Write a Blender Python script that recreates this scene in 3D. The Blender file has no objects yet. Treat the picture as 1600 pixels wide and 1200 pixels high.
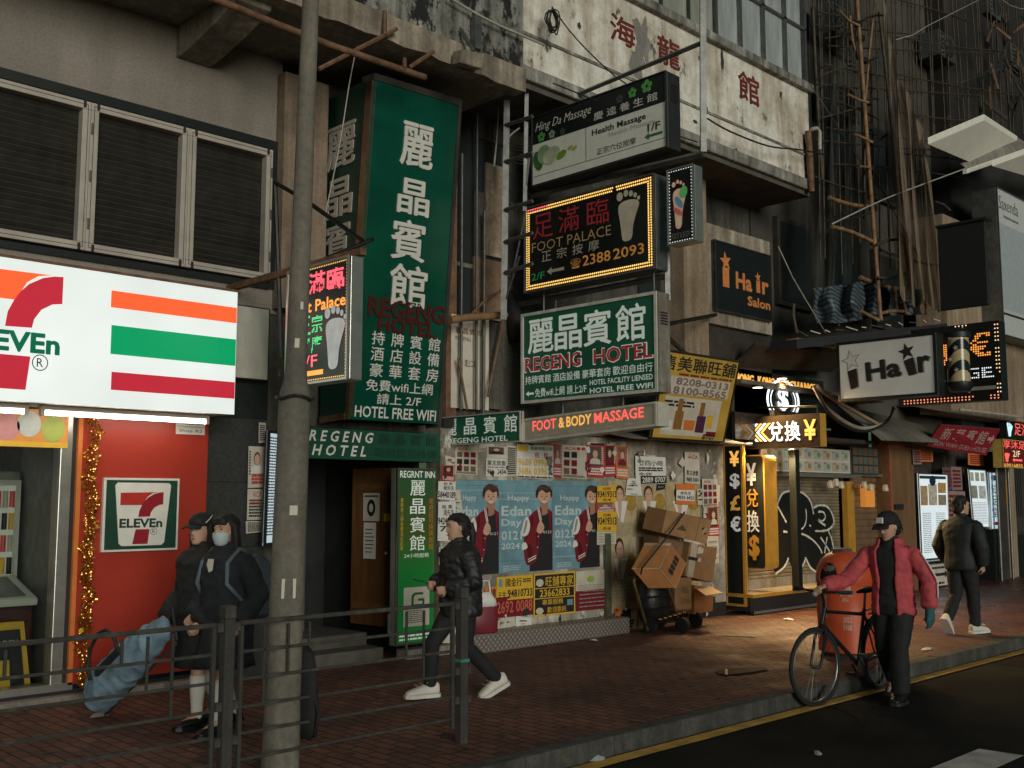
import bpy, bmesh, math, random
from mathutils import Vector, Matrix, noise as mnoise
random.seed(11)
R = math.radians
SC = bpy.context.scene
COL = SC.collection
# ------------------------------------------------------------------ camera
cam_d = bpy.data.cameras.new('camera')
cam_d.sensor_width = 36.0
cam_d.lens = 1650.0 / 1600.0 * 36.0
cam_d.clip_start = 0.05
cam_d.clip_end = 500
cam = bpy.data.objects.new('camera', cam_d)
COL.objects.link(cam)
cam.location = (0, 0, 1.7)
YAW, PIT = R(45.6), R(6.2)
cam.rotation_euler = (R(90) + PIT, 0, YAW - R(90))
SC.camera = cam
# ------------------------------------------------------------------ world, sun, exposure
W = bpy.data.worlds.new('World'); SC.world = W; W.use_nodes = True
_nt = W.node_tree
_bg = _nt.nodes['Background']
_sky = _nt.nodes.new('ShaderNodeTexSky'); _sky.sky_type = 'NISHITA'; _sky.sun_disc = False
SUN_EL, SUN_AZ = 9.0, 203.0            # dim, broad light from over the street
_sky.sun_elevation = R(SUN_EL); _sky.sun_rotation = R(SUN_AZ)
_mx = _nt.nodes.new('ShaderNodeMix'); _mx.data_type = 'RGBA'; _mx.blend_type = 'MULTIPLY'; _mx.inputs[0].default_value = 1.0; _mx.inputs[7].default_value = (.5, .95, .95, 1)
_nt.links.new(_sky.outputs['Color'], _mx.inputs[6]); _nt.links.new(_mx.outputs[2], _bg.inputs['Color'])
_bg.inputs['Strength'].default_value = 0.02
sun_d = bpy.data.lights.new('sun', 'SUN'); sun_d.energy = 1.5; sun_d.angle = R(24); sun_d.color = (1.0, 0.95, 0.86)
sun = bpy.data.objects.new('sun', sun_d); COL.objects.link(sun)
_az = R(SUN_AZ)
_dir = Vector((math.sin(_az) * math.cos(R(SUN_EL)), math.cos(_az) * math.cos(R(SUN_EL)), math.sin(R(SUN_EL))))
sun.rotation_euler = (-_dir).to_track_quat('-Z', 'Y').to_euler()
sun.location = (0, -5, 20)
SC.view_settings.view_transform = 'Standard'; SC.view_settings.look = 'None'
SC.view_settings.exposure = 0.0; SC.view_settings.gamma = 1.0
SC.render.engine = 'CYCLES'
SC.cycles.use_denoising = True
SC.cycles.sample_clamp_indirect = 2.0
SC.cycles.max_bounces = 6
SC.cycles.transparent_max_bounces = 12
# ------------------------------------------------------------------ pixel rays of the calibrated photograph -> points on real planes
_cy, _sy, _cp, _sp = math.cos(YAW), math.sin(YAW), math.cos(PIT), math.sin(PIT)
_FW = Vector((_cy * _cp, _sy * _cp, _sp)); _RT = Vector((_sy, -_cy, 0)); _UP = _RT.cross(_FW)
EYE = Vector((0, 0, 1.7))
def _ray(px, py): return _FW + _RT * ((px - 800) / 1650.0) - _UP * ((py - 600) / 1650.0)
def aY(px, py, y): d = _ray(px, py); return EYE + d * (y / d.y)
def aX(px, py, x): d = _ray(px, py); return EYE + d * (x / d.x)
def aZ(px, py, z): d = _ray(px, py); return EYE + d * ((z - 1.7) / d.z)
V = Vector
# ------------------------------------------------------------------ materials
MATS = {}
def _mk(name):
    m = bpy.data.materials.new(name); m.use_nodes = True; MATS[name] = m
    nt = m.node_tree; return m, nt, nt.nodes['Principled BSDF']
def N(nt, t, **kw):
    n = nt.nodes.new(t)
    for k, v in kw.items(): setattr(n, k, v)
    return n
def ramp(nt, stops):
    r = N(nt, 'ShaderNodeValToRGB'); e = r.color_ramp.elements
    while len(e) > 1: e.remove(e[-1])
    e[0].position = stops[0][0]; e[0].color = (*stops[0][1], 1)
    for p, c in stops[1:]:
        x = e.new(p); x.color = (*c, 1)
    return r
def coords(nt, scale=(1, 1, 1), kind='Object'):
    tc = N(nt, 'ShaderNodeTexCoord'); mp = N(nt, 'ShaderNodeMapping'); mp.inputs['Scale'].default_value = scale
    nt.links.new(tc.outputs[kind], mp.inputs['Vector']); return mp.outputs['Vector']
def noise_tex(nt, vec, scale, detail=6, rough=.6):
    n = N(nt, 'ShaderNodeTexNoise'); n.inputs['Scale'].default_value = scale; n.inputs['Detail'].default_value = detail; n.inputs['Roughness'].default_value = rough
    nt.links.new(vec, n.inputs['Vector']); return n
def bump(nt, b, h, strength=.3, dist=.02):
    bp = N(nt, 'ShaderNodeBump'); bp.inputs['Strength'].default_value = strength; bp.inputs['Distance'].default_value = dist
    nt.links.new(h, bp.inputs['Height']); nt.links.new(bp.outputs['Normal'], b.inputs['Normal'])
def mat(name, c, rough=.6, metal=0.0, var=.25, scale=8, bmp=.15, c2=None, em=0.0, emc=None, stretch=(1, 1, 1), contrast=(.3, .7)):
    """surface with a mottled procedural colour between c*(1-var) and c (or c and c2)"""
    if name in MATS: return MATS[name]
    m, nt, b = _mk(name)
    v = coords(nt, stretch)
    n = noise_tex(nt, v, scale)
    lo = c2 if c2 else tuple(x * (1 - var) for x in c)
    hi = c if c2 else tuple(min(1, x * (1 + var * .35)) for x in c)
    r = ramp(nt, [(contrast[0], lo), (contrast[1], hi)])
    nt.links.new(n.outputs['Fac'], r.inputs['Fac']); nt.links.new(r.outputs['Color'], b.inputs['Base Color'])
    b.inputs['Roughness'].default_value = rough; b.inputs['Metallic'].default_value = metal
    if bmp: bump(nt, b, n.outputs['Fac'], bmp, .01)
    if em:
        if emc: b.inputs['Emission Color'].default_value = (*emc, 1)
        else: nt.links.new(r.outputs['Color'], b.inputs['Emission Color'])
        b.inputs['Emission Strength'].default_value = em
    return m
def glow(name, c, s, var=.12, scale=3):
    """something that gives off light: lamps, tubes, LED dots, backlit sheets"""
    if name in MATS: return MATS[name]
    m, nt, b = _mk(name)
    v = coords(nt); n = noise_tex(nt, v, scale, 2)
    r = ramp(nt, [(.3, tuple(x * (1 - var) for x in c)), (.7, c)])
    nt.links.new(n.outputs['Fac'], r.inputs['Fac'])
    b.inputs['Base Color'].default_value = (*[x * .5 for x in c], 1)
    nt.links.new(r.outputs['Color'], b.inputs['Emission Color']); b.inputs['Emission Strength'].default_value = s
    b.inputs['Roughness'].default_value = .4
    return m
def stained(name, base, dirt, rough=.85, scale=2.0, amt=.5, streak=5.0, fine=24, specks=None, bmp=.35):
    """weathered wall: broad blotches, vertical streaks, fine grain"""
    if name in MATS: return MATS[name]
    m, nt, b = _mk(name)
    n1 = noise_tex(nt, coords(nt, (1, 1, 1)), scale, 8, .65)
    n2 = noise_tex(nt, coords(nt, (streak, streak, .35)), 1.6, 6, .6)
    n3 = noise_tex(nt, coords(nt), fine, 6, .7)
    mx = N(nt, 'ShaderNodeMath', operation='MULTIPLY'); nt.links.new(n1.outputs['Fac'], mx.inputs[0]); nt.links.new(n2.outputs['Fac'], mx.inputs[1])
    r = ramp(nt, [(.12, dirt), (.12 + amt * .3, tuple((a + d) / 2 for a, d in zip(base, dirt))), (.2 + amt * .35, base)])
    nt.links.new(mx.outputs[0], r.inputs['Fac'])
    mixc = N(nt, 'ShaderNodeMix', data_type='RGBA', blend_type='MULTIPLY'); mixc.inputs[0].default_value = .55
    r3 = ramp(nt, [(.3, (.45, .43, .4)), (.6, (1, 1, 1))]); nt.links.new(n3.outputs['Fac'], r3.inputs['Fac'])
    nt.links.new(r.outputs['Color'], mixc.inputs[6]); nt.links.new(r3.outputs['Color'], mixc.inputs[7])
    out = mixc.outputs[2]
    if specks:
        n4 = noise_tex(nt, coords(nt, (1, 1, .55)), 3.3, 10, .72)
        r4 = ramp(nt, [(specks[1], (0, 0, 0)), (specks[1] + .05, (1, 1, 1))]); nt.links.new(n4.outputs['Fac'], r4.inputs['Fac'])
        m2 = N(nt, 'ShaderNodeMix', data_type='RGBA'); nt.links.new(r4.outputs['Color'], m2.inputs[0])
        nt.links.new(out, m2.inputs[6]); m2.inputs[7].default_value = (*specks[0], 1); out = m2.outputs[2]
    nt.links.new(out, b.inputs['Base Color']); b.inputs['Roughness'].default_value = rough
    bump(nt, b, n3.outputs['Fac'], bmp, .015)
    return m
# ------------------------------------------------------------------ mesh builder
class MB:
    def __init__(s): s.v = []; s.f = []; s.mi = []; s.cur = 0
    def _add(s, vs, fs):
        k = len(s.v); s.v += [tuple(p) for p in vs]
        for f in fs: s.f.append([k + i for i in f]); s.mi.append(s.cur)
        return s
    def box(s, a, b, bev=0):
        x0, x1 = sorted((a[0], b[0])); y0, y1 = sorted((a[1], b[1])); z0, z1 = sorted((a[2], b[2]))
        return s._add([(x0, y0, z0), (x1, y0, z0), (x1, y1, z0), (x0, y1, z0), (x0, y0, z1), (x1, y0, z1), (x1, y1, z1), (x0, y1, z1)],
                      [(0, 3, 2, 1), (4, 5, 6, 7), (0, 1, 5, 4), (1, 2, 6, 5), (2, 3, 7, 6), (3, 0, 4, 7)])
    def obox(s, c, size, rot):
        h = V(size) / 2; pts = []
        for dz in (-1, 1):
            for dx, dy in ((-1, -1), (1, -1), (1, 1), (-1, 1)):
                pts.append(V(c) + rot @ V((dx * h.x, dy * h.y, dz * h.z)))
        return s._add(pts, [(0, 3, 2, 1), (4, 5, 6, 7), (0, 1, 5, 4), (1, 2, 6, 5), (2, 3, 7, 6), (3, 0, 4, 7)])
    def poly(s, pts): return s._add(pts, [tuple(range(len(pts)))])
    def prism(s, pts, vec):
        n = len(pts); vec = V(vec)
        return s._add([V(p) for p in pts] + [V(p) + vec for p in pts],
                      [tuple(range(n))[::-1], tuple(range(n, 2 * n))] + [(i, (i + 1) % n, n + (i + 1) % n, n + i) for i in range(n)])
    def tube(s, pts, r, n=8, cap=True, closed=False):
        pts = [V(p) for p in pts]; m = len(pts); rs = r if isinstance(r, (list, tuple)) else [r] * m
        ring = []; prev = None
        for i, p in enumerate(pts):
            if closed: t = pts[(i + 1) % m] - pts[i - 1]
            else: t = pts[min(i + 1, m - 1)] - pts[max(i - 1, 0)]
            t = t.normalized() if t.length > 1e-9 else V((0, 0, 1))
            if prev is None:
                a = V((0, 0, 1)) if abs(t.z) < .9 else V((1, 0, 0)); e1 = t.cross(a).normalized()
            else:
                e1 = (prev - t * prev.dot(t)); e1 = e1.normalized() if e1.length > 1e-6 else t.orthogonal().normalized()
            prev = e1; e2 = t.cross(e1)
            ring.append([p + (e1 * math.cos(2 * math.pi * k / n) + e2 * math.sin(2 * math.pi * k / n)) * rs[i] for k in range(n)])
        vs = [q for rr in ring for q in rr]; fs = []
        for i in range(m if closed else m - 1):
            a, b = i * n, ((i + 1) % m) * n
            for k in range(n): fs.append((a + k, a + (k + 1) % n, b + (k + 1) % n, b + k))
        if cap and not closed: fs += [tuple(range(n))[::-1], tuple(range((m - 1) * n, m * n))]
        return s._add(vs, fs)
    def loft(s, rings, cap=True):
        n = len(rings[0]); vs = [q for rr in rings for q in rr]; fs = []
        for i in range(len(rings) - 1):
            for k in range(n): fs.append((i * n + k, i * n + (k + 1) % n, (i + 1) * n + (k + 1) % n, (i + 1) * n + k))
        if cap: fs += [tuple(range(n))[::-1], tuple(range((len(rings) - 1) * n, len(rings) * n))]
        return s._add(vs, fs)
    def lathe(s, c, prof, n=24, axis='Z'):
        rings = []
        for r, h in prof:
            rr = []
            for k in range(n):
                a = 2 * math.pi * k / n
                p = {'Z': (r * math.cos(a), r * math.sin(a), h), 'Y': (r * math.cos(a), h, r * math.sin(a)), 'X': (h, r * math.cos(a), r * math.sin(a))}[axis]
                rr.append(V(c) + V(p))
            rings.append(rr)
        return s.loft(rings)
    def ball(s, c, r, nu=14, nv=9):
        r = V(r) if isinstance(r, (tuple, list, Vector)) else V((r, r, r)); rings = []
        for j in range(nv + 1):
            t = math.pi * j / nv; q = max(math.sin(t), .02)
            rings.append([V(c) + V((r.x * q * math.cos(2 * math.pi * k / nu), r.y * q * math.sin(2 * math.pi * k / nu), -r.z * math.cos(t))) for k in range(nu)])
        return s.loft(rings)
    def disc(s, c, n, r, k=8):
        n = V(n).normalized(); e1 = n.orthogonal().normalized(); e2 = n.cross(e1)
        return s.poly([V(c) + (e1 * math.cos(2 * math.pi * i / k) + e2 * math.sin(2 * math.pi * i / k)) * r for i in range(k)])
    def build(s, name, m, parent=None, smooth=False, bevel=0, label=None, cat=None, group=None, kind=None, mods=None, origin=None):
        if not s.v: return None
        xs = [p[0] for p in s.v]; ys = [p[1] for p in s.v]; zs = [p[2] for p in s.v]
        base = V(origin) if origin else V(((min(xs) + max(xs)) / 2, (min(ys) + max(ys)) / 2, min(zs)))
        if kind == 'structure': base = V((0, 0, 0))
        me = bpy.data.meshes.new(name)
        me.from_pydata([tuple(V(p) - base) for p in s.v], [], s.f); me.validate()
        ms = m if isinstance(m, (list, tuple)) else [m]
        for q in ms: me.materials.append(q)
        if len(ms) > 1 and len(me.polygons) == len(s.mi): me.polygons.foreach_set('material_index', s.mi)
        bm = bmesh.new(); bm.from_mesh(me); bmesh.ops.recalc_face_normals(bm, faces=bm.faces); bm.to_mesh(me); bm.free()
        if smooth:
            me.shade_smooth()
            if smooth is not True: me.set_sharp_from_angle(angle=R(smooth))
        o = bpy.data.objects.new(name, me); COL.objects.link(o)
        if bevel:
            b = o.modifiers.new('bevel', 'BEVEL'); b.width = bevel; b.segments = 2; b.limit_method = 'ANGLE'; b.angle_limit = R(40)
        o.location = base
        if parent is not None:
            o.parent = parent; o.location = base - V(parent['_w'])
        o['_w'] = list(base)
        tag(o, label, cat, group, kind)
        return o
def tag(o, label=None, cat=None, group=None, kind=None):
    if label: o['label'] = label
    if cat: o['category'] = cat
    if group: o['group'] = group
    if kind: o['kind'] = kind
    return o
def thing(name, loc, label, cat, group=None):
    o = bpy.data.objects.new(name, None); COL.objects.link(o); o.location = loc; o['_w'] = list(loc)
    o.empty_display_size = .2
    return tag(o, label, cat, group)
def dup(o, loc, label=None, parent=None, rotz=None):
    c = o.copy(); COL.objects.link(c)
    if parent is None:
        c.location = loc; c['_w'] = list(loc)
        if rotz is not None: c.rotation_euler.z = rotz
        if label: c['label'] = label
    else: c.parent = parent
    for ch in [x for x in bpy.data.objects if x.parent == o]: dup(ch, None, None, c)
    return c
# ------------------------------------------------------------------ flat faces, print and lettering
class Face:
    def __init__(s, bl, br, tl, tr=None):
        s.bl, s.br, s.tl = V(bl), V(br), V(tl); s.tr = V(tr) if tr is not None else s.br + s.tl - s.bl
        s.n = (s.br - s.bl).cross(s.tl - s.bl).normalized()
        s.w = ((s.br - s.bl).length + (s.tr - s.tl).length) / 2; s.h = ((s.tl - s.bl).length + (s.tr - s.br).length) / 2
    def pt(s, u, v, d=0.0):
        return s.bl * ((1 - u) * (1 - v)) + s.br * (u * (1 - v)) + s.tl * ((1 - u) * v) + s.tr * (u * v) + s.n * d
    def sub(s, u0, v0, u1, v1, d=0.0):
        return Face(s.pt(u0, v0, d), s.pt(u1, v0, d), s.pt(u0, v1, d), s.pt(u1, v1, d))
    def quad(s, mb, u0, v0, u1, v1, d=.003):
        mb.poly([s.pt(u0, v0, d), s.pt(u1, v0, d), s.pt(u1, v1, d), s.pt(u0, v1, d)]); return mb
    def slab(s, mb, u0, v0, u1, v1, d0, d1):
        mb.prism([s.pt(u0, v0, d0), s.pt(u1, v0, d0), s.pt(u1, v1, d0), s.pt(u0, v1, d0)], s.n * (d1 - d0)); return mb
    def shape(s, mb, pts, d=.003): mb.poly([s.pt(u, v, d) for u, v in pts]); return mb
    def oval(s, mb, cu, cv, ru, rv, d=.003, n=16, rot=0):
        asp = s.h / s.w; pts = []
        for k in range(n):
            a = 2 * math.pi * k / n; x, y = ru * math.cos(a), rv * math.sin(a) * asp
            x, y = x * math.cos(rot) - y * math.sin(rot), x * math.sin(rot) + y * math.cos(rot)
            pts.append((cu + x, cv + y / asp))
        return s.shape(mb, pts, d)
    def frame(s, mb, t, d0, d1):
        tu, tv = t / s.w, t / s.h
        for a in ((0, 0, 1, tv), (0, 1 - tv, 1, 1), (0, tv, tu, 1 - tv), (1 - tu, tv, 1, 1 - tv)): s.slab(mb, *a, d0, d1)
        return mb
def FX(x, y0, y1, z0, z1): return Face((x, y0, z0), (x, y1, z0), (x, y0, z1))       # faces -X (down the street), y0 > y1
def FY(y, x0, x1, z0, z1): return Face((x0, y, z0), (x1, y, z0), (x0, y, z1))       # faces -Y (the road)
_TX = {}
def text_geo(t, bold=0.0, ext=0.0, shear=0.0):
    k = (t, round(bold, 3), round(ext, 4), shear)
    if k in _TX: return _TX[k]
    c = bpy.data.curves.new('t', 'FONT'); c.body = t; c.resolution_u = 2; c.offset = bold; c.extrude = ext; c.shear = shear
    c.space_character = 1.0 + bold * .6
    o = bpy.data.objects.new('t', c); COL.objects.link(o); bpy.context.view_layer.update()
    me = bpy.data.meshes.new_from_object(o.evaluated_get(bpy.context.evaluated_depsgraph_get()))
    vs = [tuple(v.co) for v in me.vertices]; fs = [tuple(p.vertices) for p in me.polygons]
    bpy.data.objects.remove(o); bpy.data.curves.remove(c); bpy.data.meshes.remove(me)
    xs = [v[0] for v in vs]; ys = [v[1] for v in vs]; zs = [v[2] for v in vs]
    x0, x1, y0, y1, z0 = min(xs), max(xs), min(ys), max(ys), min(zs)
    g = ([((x - x0) / (x1 - x0), (y - y0) / (y1 - y0), z - z0) for x, y, z in vs], fs, (x1 - x0) / (y1 - y0))
    _TX[k] = g; return g
def put_text(mb, face, t, u0, v0, u1, v1, bold=0.0, d=.004, keep=None, shear=0.0, depth=0.0):
    """lay the string into the box (u0,v0)-(u1,v1) of the face; keep='l'/'c' keeps the letters' own proportions"""
    cjk = any(ord(c) > 0x2e00 for c in t); mb_ = bold if cjk or bold > .035 else 0
    g, fs, asp = text_geo(t, 0.0 if cjk else min(bold, .022), .5 if depth else 0, shear)
    if keep:
        hh = (v1 - v0) * face.h; ww = min(hh * asp, (u1 - u0) * face.w)
        if keep == 'c': m = (u0 + u1) / 2; u0, u1 = m - ww / face.w / 2, m + ww / face.w / 2
        else: u1 = u0 + ww / face.w
    reps = [(0, 0)] if mb_ < .008 else [(0, 0), (1, 0), (-1, 0), (0, 1), (0, -1)]
    for i, (a, b) in enumerate(reps):          # heavier strokes: the glyph struck again a little to each side, each a hair lower
        k = min(mb_ * .36, .036) * (v1 - v0); du, dv = a * k * face.h / face.w, b * k
        mb._add([face.pt(u0 + x * (u1 - u0) + du, v0 + y * (v1 - v0) + dv, d - i * .0002 + z * depth) for x, y, z in g], fs)
    return mb
def letters(face, t, box, m, parent, name='lettering', **kw):
    mb = MB(); put_text(mb, face, t, *box, **kw); return mb.build(name, m, parent)
def column_text(face, chars, u0, u1, v1, v0, m, parent, name='lettering', gap=.12, **kw):
    n = len(chars); st = (v1 - v0) / n; mb = MB()
    for i, ch in enumerate(chars): put_text(mb, face, ch, u0, v1 - st * (i + 1) + st * gap / 2, u1, v1 - st * i - st * gap / 2, **kw)
    return mb.build(name, m, parent)
def dots(face, pts, r, m, parent, name='led_dots', d=.006, k=6):
    mb = MB()
    for u, v in pts: mb.disc(face.pt(u, v, d), face.n, r, k)
    return mb.build(name, m, parent)
def rim_dots(face, inset, step, rows=1, gap=.03, skip=0.0):
    """dot positions round the border of a sign, in face coordinates"""
    out = []
    for k in range(rows):
        iu, iv = (inset + k * gap) / face.w, (inset + k * gap) / face.h
        nu, nv = max(2, int(face.w / step)), max(2, int(face.h / step))
        for i in range(nu + 1):
            u = iu + (1 - 2 * iu) * i / nu; out += [(u, iv), (u, 1 - iv)]
        for j in range(1, nv):
            v = iv + (1 - 2 * iv) * j / nv; out += [(iu, v), (1 - iu, v)]
    return [p for p in out if random.random() >= skip]
def text_dots(face, t, box, step, bold=0.0):
    """sample a string with an even grid of LED positions"""
    g, fs, asp = text_geo(t, bold)
    u0, v0, u1, v1 = box; out = []
    nx = max(3, int((u1 - u0) * face.w / step)); ny = max(3, int((v1 - v0) * face.h / step))
    tri = []
    for f in fs:
        for i in range(1, len(f) - 1):
            a, b, c = g[f[0]], g[f[i]], g[f[i + 1]]
            tri.append((a, b, c, min(a[0], b[0], c[0]), max(a[0], b[0], c[0]), min(a[1], b[1], c[1]), max(a[1], b[1], c[1])))
    for i in range(nx + 1):
        x = i / nx; tt = [q for q in tri if q[3] <= x <= q[4]]
        for j in range(ny + 1):
            y = j / ny
            for a, b, c, _0, _1, y0, y1 in tt:
                if not y0 <= y <= y1: continue
                s1 = (b[0] - a[0]) * (y - a[1]) - (b[1] - a[1]) * (x - a[0]); s2 = (c[0] - b[0]) * (y - b[1]) - (c[1] - b[1]) * (x - b[0]); s3 = (a[0] - c[0]) * (y - c[1]) - (a[1] - c[1]) * (x - c[0])
                if (s1 >= 0 and s2 >= 0 and s3 >= 0) or (s1 <= 0 and s2 <= 0 and s3 <= 0):
                    out.append((u0 + (u1 - u0) * x, v0 + (v1 - v0) * y)); break
    return out
def arc(cx, cy, rx, ry, a0, a1, n=12): return [(cx + rx * math.cos(R(a0 + (a1 - a0) * i / n)), cy + ry * math.sin(R(a0 + (a1 - a0) * i / n))) for i in range(n + 1)]
# ================================================================== shared materials
m_conc = stained('concrete', (.36, .33, .29), (.16, .14, .12), scale=1.5)
m_wall = stained('painted_wall', (.34, .3, .265), (.25, .22, .19), scale=.8, amt=.4, streak=2, fine=40, bmp=.15)
m_soffit = stained('soffit', (.34, .32, .27), (.14, .13, .11), scale=1.2)
m_beam = stained('spalled_concrete', (.5, .43, .34), (.1, .085, .065), scale=2.2, amt=.6)
m_moss = stained('mouldy_parapet', (.62, .6, .55), (.05, .052, .045), scale=2.4, amt=.7, streak=6, specks=((.012, .014, .013), .5))
m_bay = stained('peeling_white_wall', (.86, .83, .75), (.4, .32, .22), scale=1.3, amt=.3, streak=3, fine=9, specks=((.13, .11, .09), .6))
m_bayedge = stained('bay_ledge', (.62, .6, .55), (.07, .065, .055), scale=2.2, amt=.7)
m_old = stained('old_stained_wall', (.27, .24, .195), (.02, .024, .022), scale=1.5, amt=.95, streak=3, specks=((.42, .38, .31), .63))
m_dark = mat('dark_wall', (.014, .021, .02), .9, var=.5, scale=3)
m_darkbrown = mat('dark_brown_wall', (.042, .036, .028), .85, var=.6, scale=3)
m_tan = stained('tan_wall', (.42, .33, .23), (.2, .14, .09), scale=1.2, amt=.5)
m_frame = mat('louvre_frame_paint', (.46, .42, .37), .55, var=.2, scale=5)
m_slat = mat('louvre_slat', (.065, .06, .05), .6, var=.4, scale=6)
m_black = mat('black_paint', (.009, .0135, .0135), .5, var=.3)
m_blackm = mat('black_metal', (.03, .032, .03), .4, .6, var=.4, scale=12)
m_steel = mat('galvanised_steel', (.22, .225, .22), .45, .7, var=.45, scale=6)
m_steeld = mat('dark_steel', (.09, .095, .09), .5, .6, var=.5, scale=6)
m_rust = mat('rusty_pipe', (.22, .12, .07), .75, .2, var=.6, scale=9)
m_wire = mat('cable_black', (.02, .02, .02), .5)
m_wirew = mat('cable_pale', (.45, .42, .36), .5)
m_white = mat('print_white', (.74, .73, .68), .55, var=.1)
m_cream = mat('print_cream', (.62, .58, .48), .6, var=.2, scale=5)
m_ink = mat('ink_black', (.02, .02, .022), .6)
m_red = mat('print_red', (.5, .045, .04), .5, var=.15)
m_mar = mat('print_maroon', (.2, .015, .025), .5, var=.2)
m_green = mat('print_green', (.02, .15, .075), .5, var=.2)
m_yellow = mat('print_yellow', (.75, .46, .04), .55, var=.15)
m_orange = mat('print_orange', (.7, .2, .04), .55, var=.15)
m_skinp = mat('print_skin', (.62, .38, .27), .6, var=.1)
m_hairp = mat('print_hair', (.045, .025, .018), .6)
m_alu = mat('aluminium_trim', (.55, .54, .5), .35, .8, var=.2)
def pipe(pts, r, m, name, label, cat, group=None, n=7): return MB().tube(pts, r, n).build(name, m, smooth=50, label=label, cat=cat, group=group)
# ================================================================== ground
def ground_materials():
    m, nt, b = _mk('brick_paving')
    v = coords(nt, (1, 1, 1))
    br = N(nt, 'ShaderNodeTexBrick'); br.offset = .5
    for k, x in (('Scale', 1.0), ('Mortar Size', .009), ('Mortar Smooth', .3), ('Bias', -.2), ('Brick Width', .2), ('Row Height', .1)): br.inputs[k].default_value = x
    br.inputs['Color1'].default_value = (.21, .085, .053, 1); br.inputs['Color2'].default_value = (.105, .045, .031, 1); br.inputs['Mortar'].default_value = (.012, .012, .011, 1)
    mp = N(nt, 'ShaderNodeMapping'); mp.inputs['Rotation'].default_value = (0, 0, R(90)); nt.links.new(v, mp.inputs['Vector']); nt.links.new(mp.outputs['Vector'], br.inputs['Vector'])
    n = noise_tex(nt, v, .9, 8, .65); r = ramp(nt, [(.32, (.42, .42, .45)), (.62, (1, 1, 1))]); nt.links.new(n.outputs['Fac'], r.inputs['Fac'])
    mx = N(nt, 'ShaderNodeMix', data_type='RGBA', blend_type='MULTIPLY'); mx.inputs[0].default_value = .8
    nt.links.new(br.outputs['Color'], mx.inputs[6]); nt.links.new(r.outputs['Color'], mx.inputs[7]); ng = noise_tex(nt, v, 7.5, 1.5, .4); rg = ramp(nt, [(.3, (.35, .35, .36)), (.335, (1, 1, 1)), (.7, (1, 1, 1)), (.74, (1.7, 1.75, 1.75))]); nt.links.new(ng.outputs['Fac'], rg.inputs['Fac'])      # gum spots and stains
    mg = N(nt, 'ShaderNodeMix', data_type='RGBA', blend_type='MULTIPLY'); mg.inputs[0].default_value = 1; nt.links.new(mx.outputs[2], mg.inputs[6]); nt.links.new(rg.outputs['Color'], mg.inputs[7]); nt.links.new(mg.outputs[2], b.inputs['Base Color'])
    n2 = noise_tex(nt, v, 1.4, 6, .6); sx_ = N(nt, 'ShaderNodeSeparateXYZ'); nt.links.new(v, sx_.inputs[0]); wet = N(nt, 'ShaderNodeMapRange'); wet.inputs['From Min'].default_value = 10.5; wet.inputs['From Max'].default_value = 15.0; wet.inputs['To Min'].default_value = .3; wet.inputs['To Max'].default_value = -.12; nt.links.new(sx_.outputs['X'], wet.inputs['Value']); rr = N(nt, 'ShaderNodeMath', operation='ADD', use_clamp=True); nt.links.new(wet.outputs[0], rr.inputs[0]); nt.links.new(n2.outputs['Fac'], rr.inputs[1]); nt.links.new(rr.outputs[0], b.inputs['Roughness'])
    n3 = noise_tex(nt, v, 14, 6); ad = N(nt, 'ShaderNodeMath', operation='MULTIPLY_ADD'); ad.inputs[1].default_value = -.6
    nt.links.new(br.outputs['Fac'], ad.inputs[0]); nt.links.new(n3.outputs['Fac'], ad.inputs[2]); bump(nt, b, ad.outputs[0], .75, .02)
    a, nt, b = _mk('asphalt'); v = coords(nt); n = noise_tex(nt, v, 130, 4, .8); n2 = noise_tex(nt, v, .7, 7, .65)
    r1 = ramp(nt, [(.38, (.01, .0115, .0115)), (.55, (.03, .031, .029)), (.68, (.11, .106, .095))]); r2 = ramp(nt, [(.35, (.5, .52, .52)), (.65, (1.2, 1.15, 1.05))]); nt.links.new(n.outputs['Fac'], r1.inputs['Fac']); nt.links.new(n2.outputs['Fac'], r2.inputs['Fac'])
    mx = N(nt, 'ShaderNodeMix', data_type='RGBA', blend_type='MULTIPLY'); mx.inputs[0].default_value = 1; nt.links.new(r1.outputs['Color'], mx.inputs[6]); nt.links.new(r2.outputs['Color'], mx.inputs[7]); nt.links.new(mx.outputs[2], b.inputs['Base Color']); b.inputs['Roughness'].default_value = .92; b.inputs['Specular IOR Level'].default_value = .1; bump(nt, b, n.outputs['Fac'], .7, .012)
    return m, a
m_pave, m_asph = ground_materials()
m_kerb = stained('kerb_stone', (.1, .1, .09), (.035, .036, .032), scale=3, amt=.5)
KY, RZ = 5.07, -.13
def grid_sheet(x0, x1, y0, y1, z, nx, ny, amp):
    mb = MB(); vs = []; fs = []
    for j in range(ny + 1):
        for i in range(nx + 1):
            x, y = x0 + (x1 - x0) * i / nx, y0 + (y1 - y0) * j / ny
            vs.append((x, y, z + amp * (mnoise.noise(V((x * .8, y * .8, 0))) + .5 * mnoise.noise(V((x * 2.3, y * 2.3, 4))))))
    for j in range(ny):
        for i in range(nx): a = j * (nx + 1) + i; fs.append((a, a + 1, a + nx + 2, a + nx + 1))
    return mb._add(vs, fs)
grid_sheet(-30, 70, KY + .15, 13, 0, 320, 26, .006).build('pavement', m_pave, kind='structure', smooth=True)
MB().poly([(-60, -30, RZ), (100, -30, RZ), (100, KY + .02, RZ), (-60, KY + .02, RZ)]).build('road', m_asph, kind='structure')
m_worn = mat('worn_asphalt', (.03, .026, .022), .95, var=.5, scale=60, bmp=.5); m_worn.node_tree.nodes['Principled BSDF'].inputs['Specular IOR Level'].default_value = .1
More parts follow.
